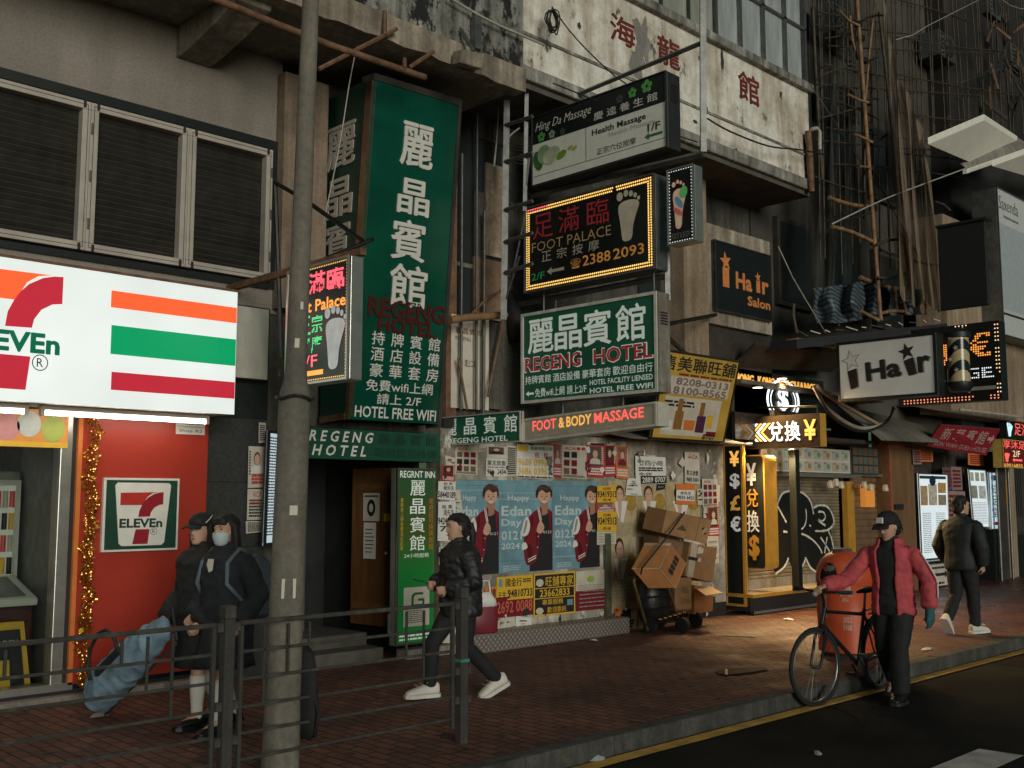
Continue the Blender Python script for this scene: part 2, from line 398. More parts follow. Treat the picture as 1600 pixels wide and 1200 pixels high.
MB().poly([(11.9, -2, RZ + .004), (40, -2, RZ + .004), (40, 4.86, RZ + .004), (12.25, 4.86, RZ + .004)]).build('road_patch', m_worn, kind='structure')
kb = MB(); x = -30.0
while x < 70: kb.box((x, KY, RZ - .1), (x + .895, KY + .15, .006 + random.uniform(-.004, .004))); x += .9
kb.build('kerb', m_kerb, kind='structure', bevel=.012)
m_line = mat('road_yellow_paint', (.62, .37, .08), .7, var=.45, scale=5, contrast=(.25, .6))
yl = MB(); k = 160
for i in range(k):
    xa, xb = -30 + 100 * i / k, -30 + 100 * (i + 1) / k
    j = lambda q: .066 + .01 * mnoise.noise(V((q * 3, 1, 2)))
    yl.poly([(xa, 4.965 - j(xa), RZ + .008), (xb, 4.965 - j(xb), RZ + .008), (xb, 4.965 + j(xb + 9), RZ + .008), (xa, 4.965 + j(xa + 9), RZ + .008)])
yl.build('yellow_line', m_line, kind='structure')
MB().poly([(4.2, 3.0, RZ + .009), (8.05, 3.0, RZ + .009), (8.03, 3.31, RZ + .009), (4.2, 3.31, RZ + .009)]).build('lane_marking', mat('road_white_paint', (.62, .62, .58), .65, var=.35, scale=6), kind='structure')
# ================================================================== left building: wall, louvres, slab, parapet, beam
FYW = 9.2
lb = thing('corner_building', (3, 9.35, 0), 'old concrete building on the left with louvred windows above the convenience shop', 'building')
w = MB()
w.box((-6, FYW, 5.3), (5.68, FYW + .3, 6.3)); w.box((-6, FYW, 3.55), (5.68, FYW + .3, 3.84)); w.box((5.58, FYW, 3.84), (5.68, FYW + .3, 5.3))
w.build('wall', m_wall, lb)
MB().box((-6, FYW + .2, 3.84), (5.58, FYW + .25, 5.3)).build('backing_panel', m_dark, lb)
fb = MB(); fb.box((-6, FYW - .04, 5.24), (5.62, FYW + .1, 5.33)); fb.box((5.56, FYW - .04, 3.8), (5.63, FYW + .1, 5.24)); fb.box((-6, FYW - .04, 3.79), (5.56, FYW + .1, 3.85))
fb.build('dark_border', m_black, lb)  # black strips bordering the louvre opening
for i, (xa, xb, pair) in enumerate(((4.64, 5.55, 0), (3.69, 4.638, 0), (2.74, 3.688, 1), (1.8, 2.738, 0))):
    z0, z1 = 3.87, 5.22; wf = MB(); t = .072
    for a, b in (((xa, z0), (xb, z0 + t)), ((xa, z1 - t), (xb, z1)), ((xa, z0 + t), (xa + t, z1 - t)), ((xb - t, z0 + t), (xb, z1 - t))):
        wf.box((a[0], FYW - .07, a[1]), (b[0], FYW + .03, b[1]))
    f = wf.build('louvred_window', m_frame, lb, bevel=.006)
    g = MB()
    for a, b in (((xa + .025, z0 + .03), (xb - .025, z0 + .034)), ((xa + .025, z1 - .034), (xb - .025, z1 - .03)), ((xa + .025, z0 + .034), (xa + .029, z1 - .034)), ((xb - .029, z0 + .034), (xb - .025, z1 - .034))): g.box((a[0], FYW - .073, a[1]), (b[0], FYW - .069, b[1]))
    g.build('joint', m_ink, f)
    sl = MB(); ns = 22
    for k in range(ns):
        z = z0 + t + (z1 - z0 - 2 * t) * (k + .5) / ns; sk = random.uniform(-.004, .004)
        rot = Matrix.Rotation(R(-38 + random.uniform(-4, 4)), 3, 'X')
        sl.obox(((xa + xb) / 2, FYW + .05, z + sk), (xb - xa - 2 * t + .02, .075, .007), rot)
    sl.build('slats', m_slat, f)
    for zz in (.18, .5, .82):
        for hx in (xa + .012,) if i != 0 else (xb - .012,): MB().tube([(hx, FYW - .075, z0 + (z1 - z0) * zz - .05), (hx, FYW - .075, z0 + (z1 - z0) * zz + .05)], .009).build('hinge', m_blackm, f)
    for hx in (xa + .06, xb - .06):
        for hz in (z0 + .03, z1 - .03): MB().box((hx - .01, FYW - .085, hz - .03), (hx + .01, FYW - .07, hz + .03)).build('latch', m_ink, f)
MB().box((-6, FYW - .02, 3.0), (-.2, FYW + .3, 3.55)).build('fascia', m_wall, lb)
# floor slab overhead, its beam and the blackened parapet
SZ = 6.21
sb = MB(); sb.box((-6, 8.02, SZ), (7.95, 9.6, SZ + .14)); sb.build('slab', m_soffit, lb)
e = MB(); n = 90; vs = []
top = [(-6 + 13.95 * i / n, SZ - .06 - .03 * mnoise.noise(V((i * .6, 3, 1))) - .03 * abs(mnoise.noise(V((i * 1.9, 7, 1))))) for i in range(n + 1)]
e.loft([[V((x, 7.9, z)), V((x, 8.08, z)), V((x, 8.08, SZ + .2)), V((x, 7.9, SZ + .2))] for x, z in top]); e.build('slab_edge', m_beam, lb)
p = MB(); p.box((-6, 7.94, SZ + .2), (7.95, 8.1, SZ + 1.3)); p.build('parapet', m_moss, lb)
bm_ = MB(); bm_.loft([[V((4.5, y, z)), V((4.86, y, z)), V((4.86, y, SZ)), V((4.5, y, SZ))] for y, z in ((9.2, 5.9), (8.9, 5.93), (8.5, 6.0), (8.08, 6.1))]); bm_.build('bracket_beam', m_beam, lb, bevel=.015)
MB().box((-6, 8.6, SZ + 1.0), (7.9, 9.6, 15)).build('upper_wall', m_dark, lb)
MB().box((-6, 9.5, 2.4), (5.68, 12.9, 3.5)).build('floor_above_shop', m_dark, lb)
pl = MB()
for zz in (0, .62, 1.24, 1.86): pl.box((4.955, 9.19, zz + .004), (5.6, 9.6, zz + .616))
pl.build('tiled_pillar', mat('dark_granite_tile', (.05, .052, .05), .3, var=.4, scale=25), lb)
MB().box((4.96, 9.2, .0), (5.6, 9.6, 3.6)).build('pillar_core', m_dark, lb)
MB().box((4.93, 9.05, 2.86), (5.5, 9.18, 3.56)).build('fascia_panel', mat('pale_fascia', (.5, .49, .42), .5, var=.12), lb, bevel=.005)
MB().box((5.62, 9.05, 3.6), (6.15, 9.3, 6.05)).build('pilaster', stained('pilaster_plaster', (.3, .23, .17), (.15, .11, .08), scale=1.4, amt=.35), lb)
MB().box((5.6, 9.22, 0), (5.9, 9.5, 3.6)).build('side_pier', m_old, lb)
# pipe and stub bars hung below the slab edge
pp = thing('ceiling_pipe', (6, 7.9, 5.95), 'rusty pipe with stub bars hung along the underside of the left slab edge', 'pipe')
MB().tube([aY(330, -4, 7.86), aY(420, 33, 7.86), aY(520, 72, 7.86), aY(664, 121, 7.86)], .034, 8).build('main_pipe', m_rust, pp, smooth=50)
for a, b in (((498, 108), (620, 45)), ((601, 18), (601, 55)), ((640, 105), (678, 80)), ((632, 92), (632, 106))):
    MB().tube([aY(*a, 7.9), aY(*b, 7.82)], .022, 6).build('stub_bar', m_rust, pp, smooth=50)
# ================================================================== old middle building (hotel) behind the tall green sign
mbd = thing('tenement_building', (7, 9.5, 0), 'grimy old tenement behind the tall green hotel sign, its ground floor a dark entrance', 'building')
w = MB(); w.box((5.9, 9.32, 2.45), (7.75, 9.6, 6.2)); w.build('wall', m_old, mbd)
m_peel = stained('peeling_plaster', (.62, .5, .38), (.12, .09, .065), scale=3, amt=.5, streak=2, specks=((.09, .07, .05), .6)); m_salmon = stained('salmon_plaster', (.5, .31, .2), (.1, .07, .05), scale=2.4, amt=.6, streak=2); m_pale = stained('greenlit_pale_sheet', (.5, .52, .38), (.09, .1, .07), scale=2.6, amt=.55, streak=3)  # pale sheet has the green glow of the sign tinted into its colour
for k, (x0, y0, x1, y1, mm) in enumerate(((714, 170, 744, 640, m_dark), (744, 150, 790, 222, m_darkbrown), (760, 258, 788, 402, m_peel), (741, 300, 758, 410, m_old), (740, 406, 787, 500, m_salmon), (726, 506, 757, 632, m_pale), (704, 520, 724, 636, m_old), (700, 200, 713, 660, m_rust), (758, 506, 786, 640, m_old))):  # first panel is a dark sheet standing in for a shaded gap
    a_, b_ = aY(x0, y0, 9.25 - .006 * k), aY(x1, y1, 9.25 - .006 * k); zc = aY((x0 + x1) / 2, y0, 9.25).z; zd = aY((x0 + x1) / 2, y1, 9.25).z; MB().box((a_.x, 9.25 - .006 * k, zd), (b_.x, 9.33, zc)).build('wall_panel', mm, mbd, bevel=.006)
for px, y0, y1, r_ in ((757, 330, 650, .022), (746, 20, 640, .016), (722, 240, 640, .018), (778, 40, 230, .012)): MB().tube([aY(px, y0, 9.12), aY(px - 2, y1, 9.12)], r_, 7).build('conduit', m_steeld, mbd, smooth=50)
for a_, b_ in (((733, 495), (757, 470)), ((757, 470), (786, 452)), ((762, 620), (786, 500)), ((716, 560), (730, 640))): MB().tube([aY(*a_, 9.1), aY(*b_, 9.08)], .016, 6).build('stay_rod', m_rust, mbd)
# entrance recess
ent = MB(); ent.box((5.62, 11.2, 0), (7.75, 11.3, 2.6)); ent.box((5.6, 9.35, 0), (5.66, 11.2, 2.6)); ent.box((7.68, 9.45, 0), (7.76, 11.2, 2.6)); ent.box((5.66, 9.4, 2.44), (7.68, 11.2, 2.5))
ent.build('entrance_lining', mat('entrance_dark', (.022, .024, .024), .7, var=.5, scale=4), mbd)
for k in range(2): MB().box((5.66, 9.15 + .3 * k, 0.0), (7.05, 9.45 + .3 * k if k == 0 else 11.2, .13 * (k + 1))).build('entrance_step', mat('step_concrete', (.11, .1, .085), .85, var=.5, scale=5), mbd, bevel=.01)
_a, _b = aY(548, 900, 10.2), aY(613, 900, 9.5)
dr = Face((_a.x, 10.2, .27), (_b.x, 9.5, .27), (_a.x, 10.2, 2.05)); d = MB(); dr.slab(d, 0, 0, 1, 1, -.05, 0)
do = d.build('door', mat('wood_door', (.17, .078, .028), .5, var=.4, scale=3, stretch=(6, 6, .6)), mbd, bevel=.006)
for v_ in (.1, .86): q = MB(); dr.slab(q, .06, v_, .94, v_ + .04, 0, .008); q.build('door_rail', mat('wood_door_light', (.2, .1, .035), .5, var=.3, scale=5), do)
MB().ball(dr.pt(.9, .46, .04), .025).build('handle', m_alu, do, smooth=True)
for (u0, v0, u1, v1, mm) in ((.3, .66, .7, .84, m_cream), (.32, .42, .62, .65, m_white), (.8, .66, .94, .71, m_yellow)):
    nb = MB(); dr.quad(nb, u0, v0, u1, v1, .012); o = nb.build('notice', mm, label='small paper notice taped to the wooden hotel door, ' + {m_cream: 'with a black dial drawing', m_white: 'long and plain white', m_yellow: 'tiny and yellow'}[mm], cat='notice')
    if mm is m_cream:
        k = MB(); dr.oval(k, .5, .745, .1, .055, .014); k.build('print', m_ink, o); k = MB(); dr.quad(k, .34, .815, .66, .825, .014); k.build('print', m_ink, o); k = MB(); dr.oval(k, .5, .745, .05, .028, .016); k.build('print', m_cream, o)
    elif mm is m_white:
        k = MB()
        for i in range(7): dr.quad(k, .36, .46 + .024 * i, .36 + random.uniform(.12, .22), .466 + .024 * i, .014)
        k.build('print', m_ink, o)
# things hanging in the entrance
cab = thing('meter_cabinet', (6.3, 9.9, .27), 'dark metal cabinet standing inside the hotel entrance left of the wooden door', 'cabinet')
MB().box((6.15, 9.9, .27), (6.55, 10.3, 1.25)).build('body', mat('cabinet_grey', (.1, .105, .1), .5, var=.3), cab, bevel=.01); MB().box((6.19, 9.885, .33), (6.51, 9.9, 1.2)).build('door', mat('cabinet_door', (.13, .135, .13), .45, var=.3), cab)
brd = thing('notice_board', (6.42, 10.5, 1.3), 'dark blue notice board with pale papers inside the hotel entrance', 'notice board')
MB().box((6.1, 10.5, 1.35), (6.5, 10.54, 2.1)).build('board', mat('board_blue', (.03, .045, .06), .5), brd)
for k in range(5): MB().box((6.38 + random.uniform(-.05, .06), 10.47, 1.4 + .13 * k), (6.46 + random.uniform(-.02, .05), 10.495, 1.5 + .13 * k)).build('paper', m_cream, brd)
# ================================================================== white projecting bay (right of centre)
BY, BX0, BX1 = 8.2, 7.83, 14.55
bay = thing('bay_building', (11, 8.6, 6.4), 'white peeling building with faded red characters below its bay windows', 'building')
zs = aY(1264, 147, BY).z; zg = (aY(1264, 244, BY).z + aY(1064, 159, BY).z) / 2
MB().box((BX0, BY, 6.62), (BX1, BY + 1.0, zs)).build('wall', m_bay, bay)
MB().box((BX0, BY - .05, 6.45), (BX1 + .03, BY + 1.0, 6.62)).build('bottom_ledge', m_bayedge, bay, bevel=.02)
MB().box((BX0, BY - .02, zg - .02), (BX1 + .02, BY + .02, zg + .02)).build('string_course', m_bayedge, bay, bevel=.008)
MB().box((BX0, BY - .09, zs), (BX1 + .05, BY + .5, zs + .13)).build('window_sill', m_bayedge, bay, bevel=.02)
MB().box((BX0, BY + .02, 6.38), (BX1, 9.6, 6.45)).build('bay_soffit', mat('bay_soffit', (.11, .1, .085), .9, var=.5, scale=3), bay)
MB().box((BX0, BY + .3, zs + .13), (BX1 - .05, 9.6, 15)).build('interior', m_dark, bay)
m_pane = mat('frosted_pane', (.34, .36, .31), .35, var=.35, scale=2.5, stretch=(3, 3, .5)); m_paneb = mat('frosted_pane_blue', (.42, .46, .46), .35, var=.4, scale=2.5, stretch=(3, 3, .5))
xs = [8.4 + .62 * k for k in range(11)]; zt = zs + 2.2
for k in range(10):
    xa, xb = xs[k], xs[k + 1]; r_ = xb > 12.7
    f = MB(); t = .035
    for a, b in (((xa, zs + .13), (xb, zs + .13 + t)), ((xa, zs + 1.05), (xb, zs + 1.05 + t)), ((xa, zs + .13), (xa + t, zt)), ((xb - t, zs + .13), (xb, zt))): f.box((a[0], BY + (.02 if r_ else .05), a[1]), (b[0], BY + .1, b[1]))
    fo = f.build('window', m_steel if r_ else m_steeld, bay)
    MB().box((xa + t, BY + .07, zs + .17), (xb - t, BY + .08, zt)).build('pane', m_paneb if r_ else m_pane, fo)
MB().box((xs[10] + .02, BY + .06, zs + .13), (BX1 - .05, BY + .1, zt)).build('corner_panel', m_steeld, bay)
m_rc = stained('faded_red_paint', (.25, .03, .022), (.12, .02, .018), scale=3, amt=.5)
for ch, (xa, ya, xb, yb) in {'海': (953, 18, 992, 78), '龍': (1027, 52, 1062, 112), '館': (1153, 108, 1186, 168)}.items():
    a, b = aY(xa, ya, BY), aY(xb, yb, BY); z1, z0 = a.z, b.z
    letters(FY(BY, a.x, b.x, z0, z1), ch, (0, 0, 1, 1), m_rc, bay, 'painted_character', bold=.06, d=.006)
m_patch = stained('cement_patch', (.36, .35, .33), (.2, .19, .17), scale=4); m_mould = stained('mould_blotch', (.09, .085, .07), (.03, .032, .028), scale=5)
def blotch(px, py, rx, ry, m, n=40, d=.003):
    c = aY(px, py, BY); q = MB(); P = []
    for k in range(n): t = 6.283 * k / n; f = .75 + .5 * mnoise.noise(V((math.cos(t) * 1.6 + px, math.sin(t) * 1.6, py))) + .22 * mnoise.noise(V((math.cos(t) * 6 + px, math.sin(t) * 6, py))); P.append((c.x + rx * f * math.cos(t), BY - d, c.z + ry * f * math.sin(t)))
    q.poly(P); q.build('wall_blotch', m, bay)
for px, py, rx, ry, mm in ((1003, 62, .22, .46, m_patch), (996, 98, .18, .26, m_patch), (1128, 96, .05, .2, m_mould), (1220, 148, .04, .07, m_mould), (1257, 236, .06, .34, m_mould), (1104, 172, .03, .08, m_mould), (1150, 236, .06, .05, m_mould), (905, 40, .04, .05, m_mould), (1086, 190, .07, .03, m_mould), (1260, 275, .04, .2, m_rust)): blotch(px, py, rx, ry, mm, d=.0025 + px * 1e-6)
# wall below the bay, with columns
ub = thing('arcade_building', (10, 9.4, 0), 'stained upper wall with dark openings below the white bay, behind the hanging signs', 'building')
MB().box((7.76, 9.3, 2.5), (14.5, 9.6, 6.4)).build('wall', m_old, ub)
for xa, xb, za, zb in ((7.95, 8.9, 4.5, 6.3), (11.6, 12.3, 3.6, 5.7)):
    f = MB().box((xa, 9.27, za), (xb, 9.3, zb)).build('window', m_dark, ub); MB().box((xa, 9.24, za - .05), (xb, 9.3, za)).build('sill', m_bayedge, f)
    MB().box(((xa + xb) / 2 - .02, 9.255, za), ((xa + xb) / 2 + .02, 9.27, zb)).build('mullion', m_steeld, f)
MB().box((12.1, 8.85, 3.55), (12.68, 9.3, 6.38)).build('column', m_tan, ub, bevel=.01)
MB().box((12.68, 8.86, 4.25), (14.4, 9.3, 5.75)).build('sign_casing', stained('casing_white', (.6, .54, .44), (.14, .1, .07), scale=1.6, amt=.6), ub, bevel=.01)
MB().box((12.68, 8.95, 3.0), (14.5, 9.3, 4.25)).build('lower_wall', m_darkbrown, ub)
# white notice sheet on the old wall
ns = FY(9.2, 8.02, 8.62, 2.75, 3.85); q = MB(); ns.slab(q, 0, 0, 1, 1, -.02, 0); o = q.build('notice_sheet', m_cream, label='pale notice sheet with small red lines on the old wall left of the green lightbox', cat='notice')
letters(ns, '麗晶賓館', (.1, .8, .8, .87), m_mar, o); letters(ns, 'REGENG', (.1, .73, .5, .77), m_mar, o); letters(ns, '請上二樓', (.35, .45, .65, .53), m_ink, o)
# ================================================================== right: dark building under scaffolding, far building
sd = thing('scaffolded_building', (17, 9.3, 0), 'dark old building wrapped in bamboo scaffolding right of the white bay', 'building')
MB().box((14.55, 9.3, 3.0), (21.5, 9.9, 15)).build('wall', mat('dark_front_wall', (.085, .078, .065), .9, var=.6, scale=1.2), sd)  # one dark mottled tone over the whole front
for k, (xa, za) in enumerate(((15.2, 4.9), (16.9, 4.9), (18.6, 4.9), (15.2, 7.4), (16.9, 7.4), (18.6, 7.4), (15.2, 9.9), (16.9, 9.9))):
    f = MB().box((xa, 9.2, za), (xa + 1.1, 9.3, za + 1.5)).build('window', m_darkbrown, sd); MB().box((xa + .08, 9.19, za + .08), (xa + 1.02, 9.2, za + 1.42)).build('pane', mat('dark_pane', (.02, .024, .024), .2), f)
MB().box((21.5, 8.9, 3.0), (45, 9.6, 15)).build('far_wall', mat('far_dark_wall', (.03, .027, .024), .9, var=.6, scale=1), sd)
MB().box((27, 9.0, 0), (90, 9.6, 3.0)).build('far_shopfront_wall', m_darkbrown, sd); MB().box((45, 8.9, 3.0), (90, 9.6, 15)).build('far_wall', m_dark, sd)
fbld = thing('canopy_building', (21, 8.2, 5.5), 'brown building at the right edge with two white tilted canopies', 'building')
def canopy(pts, zt, name):  # thick white slab from four pixel corners tilted so that light reaches its underside
    P = [aY(a, b, y) for a, b, y in pts]; P[3] = P[0] + P[2] - P[1]; return MB().prism(P, (0, 0, .12)).build(name, mat('canopy_white', (.88, .85, .76), .6, var=.12), fbld, bevel=.01)
MB().box((19.6, 8.3, 3.3), (26, 8.9, 7.1)).build('wall', m_tan, fbld)
canopy([(1450, 226, 7.2), (1538, 188, 7.2), (1590, 221, 7.95), (1484, 243, 8.05)], 8.1, 'canopy')
MB().prism([aY(*p) for p in ((1484, 243, 8.1), (1590, 221, 8.0), (1604, 231, 7.8), (1511, 264, 7.85))], (0, 0, .1)).build('shaded_soffit', m_conc, fbld)  # grey colour stands in for the shadow under the canopy
MB().prism([aY(*p) for p in ((1511, 271, 7.8), (1606, 238, 7.75), (1606, 231, 7.75), (1511, 264, 7.8))], (0, .08, 0)).build('canopy_beam', mat('canopy_white', (.88, .85, .76)), fbld)
canopy([(1550, 260, 7.3), (1602, 241, 7.2), (1680, 270, 8.0), (1606, 292, 8.2)], 7.45, 'canopy')
for px in (1508, 1538, 1562): 
    a = aY(px, 275, 8.25); MB().box((a.x, 8.2, 5.5), (a.x + .22, 8.3, 6.95)).build('mullion', m_tan, fbld)
for px in (1516, 1546): a = aY(px, 310, 8.28); MB().box((a.x, 8.26, 5.8), (a.x + .35, 8.3, 6.9)).build('window', m_dark, fbld)
# ================================================================== helpers for signs
def lightbox(name, label, cat, F, depth, face_m, casing_m, frame_t=.03, frame_m=None, group=None):
    """sign casing behind face F with a proud rim; returns (thing, face for the print)"""
    t = thing(name, tuple(F.pt(.5, 0, -depth / 2)), label, cat, group)
    c = MB(); F.slab(c, 0, 0, 1, 1, -depth, -.012); c.build('casing', casing_m, t, bevel=.008)
    f = MB(); F.slab(f, 0, 0, 1, 1, -.0119, 0); f.build('face', face_m, t)
    if frame_t: r = MB(); F.frame(r, frame_t, -.011, .018); r.build('rim', frame_m or casing_m, t)
    return t
def arrow(face, u0, v0, u1, v1, m, parent, left=True, d=.005):
    vm = (v0 + v1) / 2; h = (v1 - v0) / 2; k = min(.45, h * face.h * 1.6 / ((u1 - u0) * face.w)); um = u0 + (u1 - u0) * k
    pts = [(u0, vm), (um, v1), (um, vm + h * .38), (u1, vm + h * .38), (u1, vm - h * .38), (um, vm - h * .38), (um, v0)]
    if not left: pts = [(u0 + u1 - u, v) for u, v in pts]
    return face.shape(MB(), pts, d).build('arrow', m, parent)
def foot(face, cu, v0, v1, wid, m, parent, flip=1, d=.005, toes=True, name='foot_emblem'):
    h = v1 - v0; mb = MB()
    prof = [(-.28, .02), (.02, 0), (.16, .08), (.2, .25), (.3, .42), (.44, .58), (.5, .68), (.36, .76), (-.1, .79), (-.42, .74), (-.5, .62), (-.42, .42), (-.36, .2)]
    pts = []
    P = prof; n = len(P)
    for i in range(n):       # smooth closed curve through the profile
        for t in (0, .25, .5, .75):
            a, b, c, e = P[i - 1], P[i], P[(i + 1) % n], P[(i + 2) % n]
            pts.append(tuple(.5 * ((2 * b[k]) + (-a[k] + c[k]) * t + (2 * a[k] - 5 * b[k] + 4 * c[k] - e[k]) * t * t + (-a[k] + 3 * b[k] - 3 * c[k] + e[k]) * t ** 3) for k in (0, 1)))
    q = [(cu + x * wid * flip, v0 + y * h) for x, y in pts]
    if flip < 0: q = q[::-1]
    face.shape(mb, q, d)
    if toes:
        for x, y, r in ((-.42, .89, .15), (-.12, .93, .115), (.12, .9, .1), (.32, .85, .085), (.48, .78, .07)):
            face.oval(mb, cu + x * wid * flip, v0 + y * h, r * wid, r * wid * face.w / face.h * 1.15, d)
    return mb.build(name, m, parent), q
def star(face, cu, cv, r, m, parent, d=.005, name='star'):
    asp = face.w / face.h; pts = []
    for k in range(10):
        q = r if k % 2 == 0 else r * .42; a = math.pi / 2 + k * math.pi / 5 + .15
        pts.append((cu + q * math.cos(a), cv + q * math.sin(a) * asp))
    return face.shape(MB(), pts, d).build(name, m, parent)
g_white = glow('lit_sheet_white', (.88, .95, .92), .74, var=.16, scale=1.1)
g_or = glow('lit_sheet_orange', (1, .13, .035), .85); g_rd = glow('lit_sheet_red', (.56, .022, .045), .75); g_gr = glow('lit_sheet_green', (.0, .36, .13), .75); g_dgr = glow('lit_letter_green', (0, .16, .08), .6)
g_amb = glow('led_amber', (1, .58, .14), 1.5); g_ledr = glow('led_red', (1, .12, .16), 1.5); g_ledg = glow('led_green', (.12, .9, .3), .9); g_ledw = glow('led_white', (.9, .97, 1), 1.0); g_ledo = glow('led_orange', (1, .34, .06), 1.3)
g_tube = glow('tube_light', (1, .9, .74), 15.0)
m_print_lit = mat('backlit_letter', (.72, .76, .7), .5, var=.1, em=.16, emc=(.8, .95, .85))
m_green_lit = mat('backlit_green', (.012, .1, .055), .45, var=.25, scale=3, em=.06)
# ================================================================== convenience shop sign
def seven_logo(face, parent, m_bar, m_sw, m_txt, m_r, d=.004, txt='ELEVEn'):
    bar = [(.2, .81), (.715, .82)] + [(.715 - .19 * math.sin(R(a)), .64 + .18 * math.cos(R(a))) for a in (25, 50, 75)] + [(.5, .635), (.2, .635)]
    face.shape(MB(), bar, d).build('numeral_bar', m_bar, parent)
    outer = [(.79, .82), (.79, .645)] + [(.79 - .18 * math.sin(R(a)), .465 + .18 * math.cos(R(a))) for a in (20, 45, 70, 88)] + [(.45, .465)]
    inner = [(.79 - .34 * math.sin(R(a)), .465 + .355 * math.cos(R(a))) for a in (75, 55, 38, 22, 10)]
    face.shape(MB(), outer + inner, d).build('numeral_swoosh', m_sw, parent)
    face.shape(MB(), [(.42, .29), (.61, .29), (.59, .08), (.38, .08)], d).build('numeral_stem', m_sw, parent)
    letters(face, txt, (.2, .315, .785, .44), m_txt, parent, bold=.06, d=d)
    mb = MB(); put_text(mb, face, 'R', .65, .23, .69, .285, d=d); k = [(.67 + .05 * math.cos(R(a)), .257 + .052 * math.sin(R(a))) for a in range(0, 360, 24)]; k2 = [(.67 + .044 * math.cos(R(a)), .257 + .046 * math.sin(R(a))) for a in range(0, 360, 24)]
    for i in range(15): mb.poly([face.pt(*k[i], d), face.pt(*k[(i + 1) % 15], d), face.pt(*k2[(i + 1) % 15], d), face.pt(*k2[i], d)])
    mb.build('registered_mark', m_r, parent)
SY = 8.6
F7 = FY(SY, -1.6, 4.89, 2.46, 3.585)
s7 = lightbox('shop_sign', 'long white illuminated shop sign with a big seven and orange, green and red stripes', 'shop sign', F7, .42, g_white, m_frame, 0)
MB().box((-1.6, SY + .0, 3.588), (4.93, SY + .44, 3.61)).build('cap_strip', m_rust, s7)
for (yl, yr, hl, m_) in ((454, 477, 26, g_or), (508, 528, 45, g_gr), (581, 596, 28, g_rd)):
    xl = aY(176, yl, SY).x; z1 = aY(176, yl, SY).z; z0 = aY(174, yl + hl, SY).z
    MB().box((xl - .01, SY - .004, z0), (4.885, SY - .001, z1)).build('stripe', m_, s7)
rx = aY(99, 433, SY).x; zt_ = aY(99, 433, SY).z; zb_ = aY(36, 609, SY).z; un = (zt_ - zb_) / .74
L7 = FY(SY, rx - .79 * un, rx + .21 * un, zb_ - .08 * un, zb_ + .92 * un)
seven_logo(L7, s7, g_or, g_rd, g_dgr, m_ink)
for xa, xb in ((-.5, 3.14), (3.24, aY(325, 655, 8.78).x)):
    t = thing('fluorescent_tube', ((xa + xb) / 2, 8.78, 2.36), 'white fluorescent tube under the long shop sign, above the ' + ('shop window' if xa < 3 else 'red wall panel'), 'tube light', 'tubes under the shop sign')
    MB().tube([(xa + .03, 8.78, 2.395), (xb - .03, 8.78, 2.395)], .019, 10).build('tube', g_tube, t, smooth=50)
    MB().box((xa, 8.75, 2.418), (xb, 8.81, 2.455)).build('batten', m_frame, t)
    for e_ in (xa, xb - .03): MB().box((e_, 8.755, 2.37), (e_ + .03, 8.805, 2.418)).build('end_cap', m_frame, t)
# ================================================================== convenience shopfront
sf = thing('shopfront', (3.5, 9.2, 0), 'convenience shop front with bright red wall panel and a glass shop window', 'shop front')
m_redp = mat('red_wall_panel', (.4, .036, .02), .42, var=.1, scale=5, bmp=.03)
MB().box((3.74, 9.14, .14), (4.93, 9.3, 2.46)).build('wall_panel', m_redp, sf)
MB().box((3.70, 9.12, .14), (3.738, 9.3, 2.42)).build('corner_strip', m_orange, sf)
fr = MB(); fr.box((3.56, 9.14, .14), (3.66, 9.3, 2.42)); fr.build('window_frame', m_alu, sf, bevel=.006)
MB().box((3.66, 9.16, .14), (3.7, 9.3, 2.42)).build('frame_gap', m_ink, sf)
MB().box((-3, 9.12, .1), (3.74, 9.3, .16)).build('window_sill', m_alu, sf)
MB().box((-3, 9.15, 0), (4.95, 9.5, .1)).build('plinth', m_ink, sf)
gl, nt, b = _mk('window_glass'); b.inputs['Base Color'].default_value = (.9, .95, .93, 1); b.inputs['Roughness'].default_value = .02; b.inputs['Transmission Weight'].default_value = 1.0; b.inputs['IOR'].default_value = 1.02
MB().box((-3, 9.2, .16), (3.56, 9.206, 2.42)).build('window_glass', gl, sf)
ro = MB(); ro.box((-3, 12.6, 0), (3.74, 12.7, 2.5)); ro.box((3.66, 9.4, 0), (3.74, 12.6, 2.5)); ro.box((-3, 9.3, 2.44), (3.66, 12.6, 2.5)); ro.build('shop_interior', mat('shop_interior', (.2, .2, .19), .6, var=.4), sf)
MB().box((-3, 9.3, .01), (3.66, 12.6, .04)).build('shop_floor', mat('shop_floor', (.35, .34, .3), .3, var=.2), sf)
for yy in (10.0, 11.4):
    MB().box((1.5, yy, 2.4), (3.3, yy + .12, 2.435)).build('ceiling_light', glow('shop_ceiling_light', (1, .97, .9), 11), sf)
MB().box((2.9, 9.03, .0), (5.0, 9.15, .07)).build('front_step', m_conc, sf, bevel=.015)
# banner in the window: plain bright generic pattern
bn = FY(9.13, 1.8, 3.61, 2.13, 2.45); q = MB(); bn.slab(q, 0, 0, 1, 1, -.01, 0); bo = q.build('window_banner', mat('banner_orange', (.75, .3, .08), .45, var=.2, scale=4), label='bright orange printed banner with pastel blobs at the top of the shop window', cat='banner')
for k, (u, v, ru, rv, c) in enumerate(((.72, .5, .06, .36, (.62, .28, .3)), (.82, .6, .055, .34, (.55, .6, .58)), (.93, .5, .055, .36, (.4, .48, .1)), (.63, .6, .05, .36, (.25, .45, .5)), (.52, .5, .06, .34, (.6, .5, .3)))):
    bn.oval(MB(), u, v, ru, rv, .004).build('blob', mat('pastel_%d' % k, c, .5), bo)
q = MB(); bn.quad(q, 0, 0, 1, .14, .006); q.build('border', m_yellow, bo)
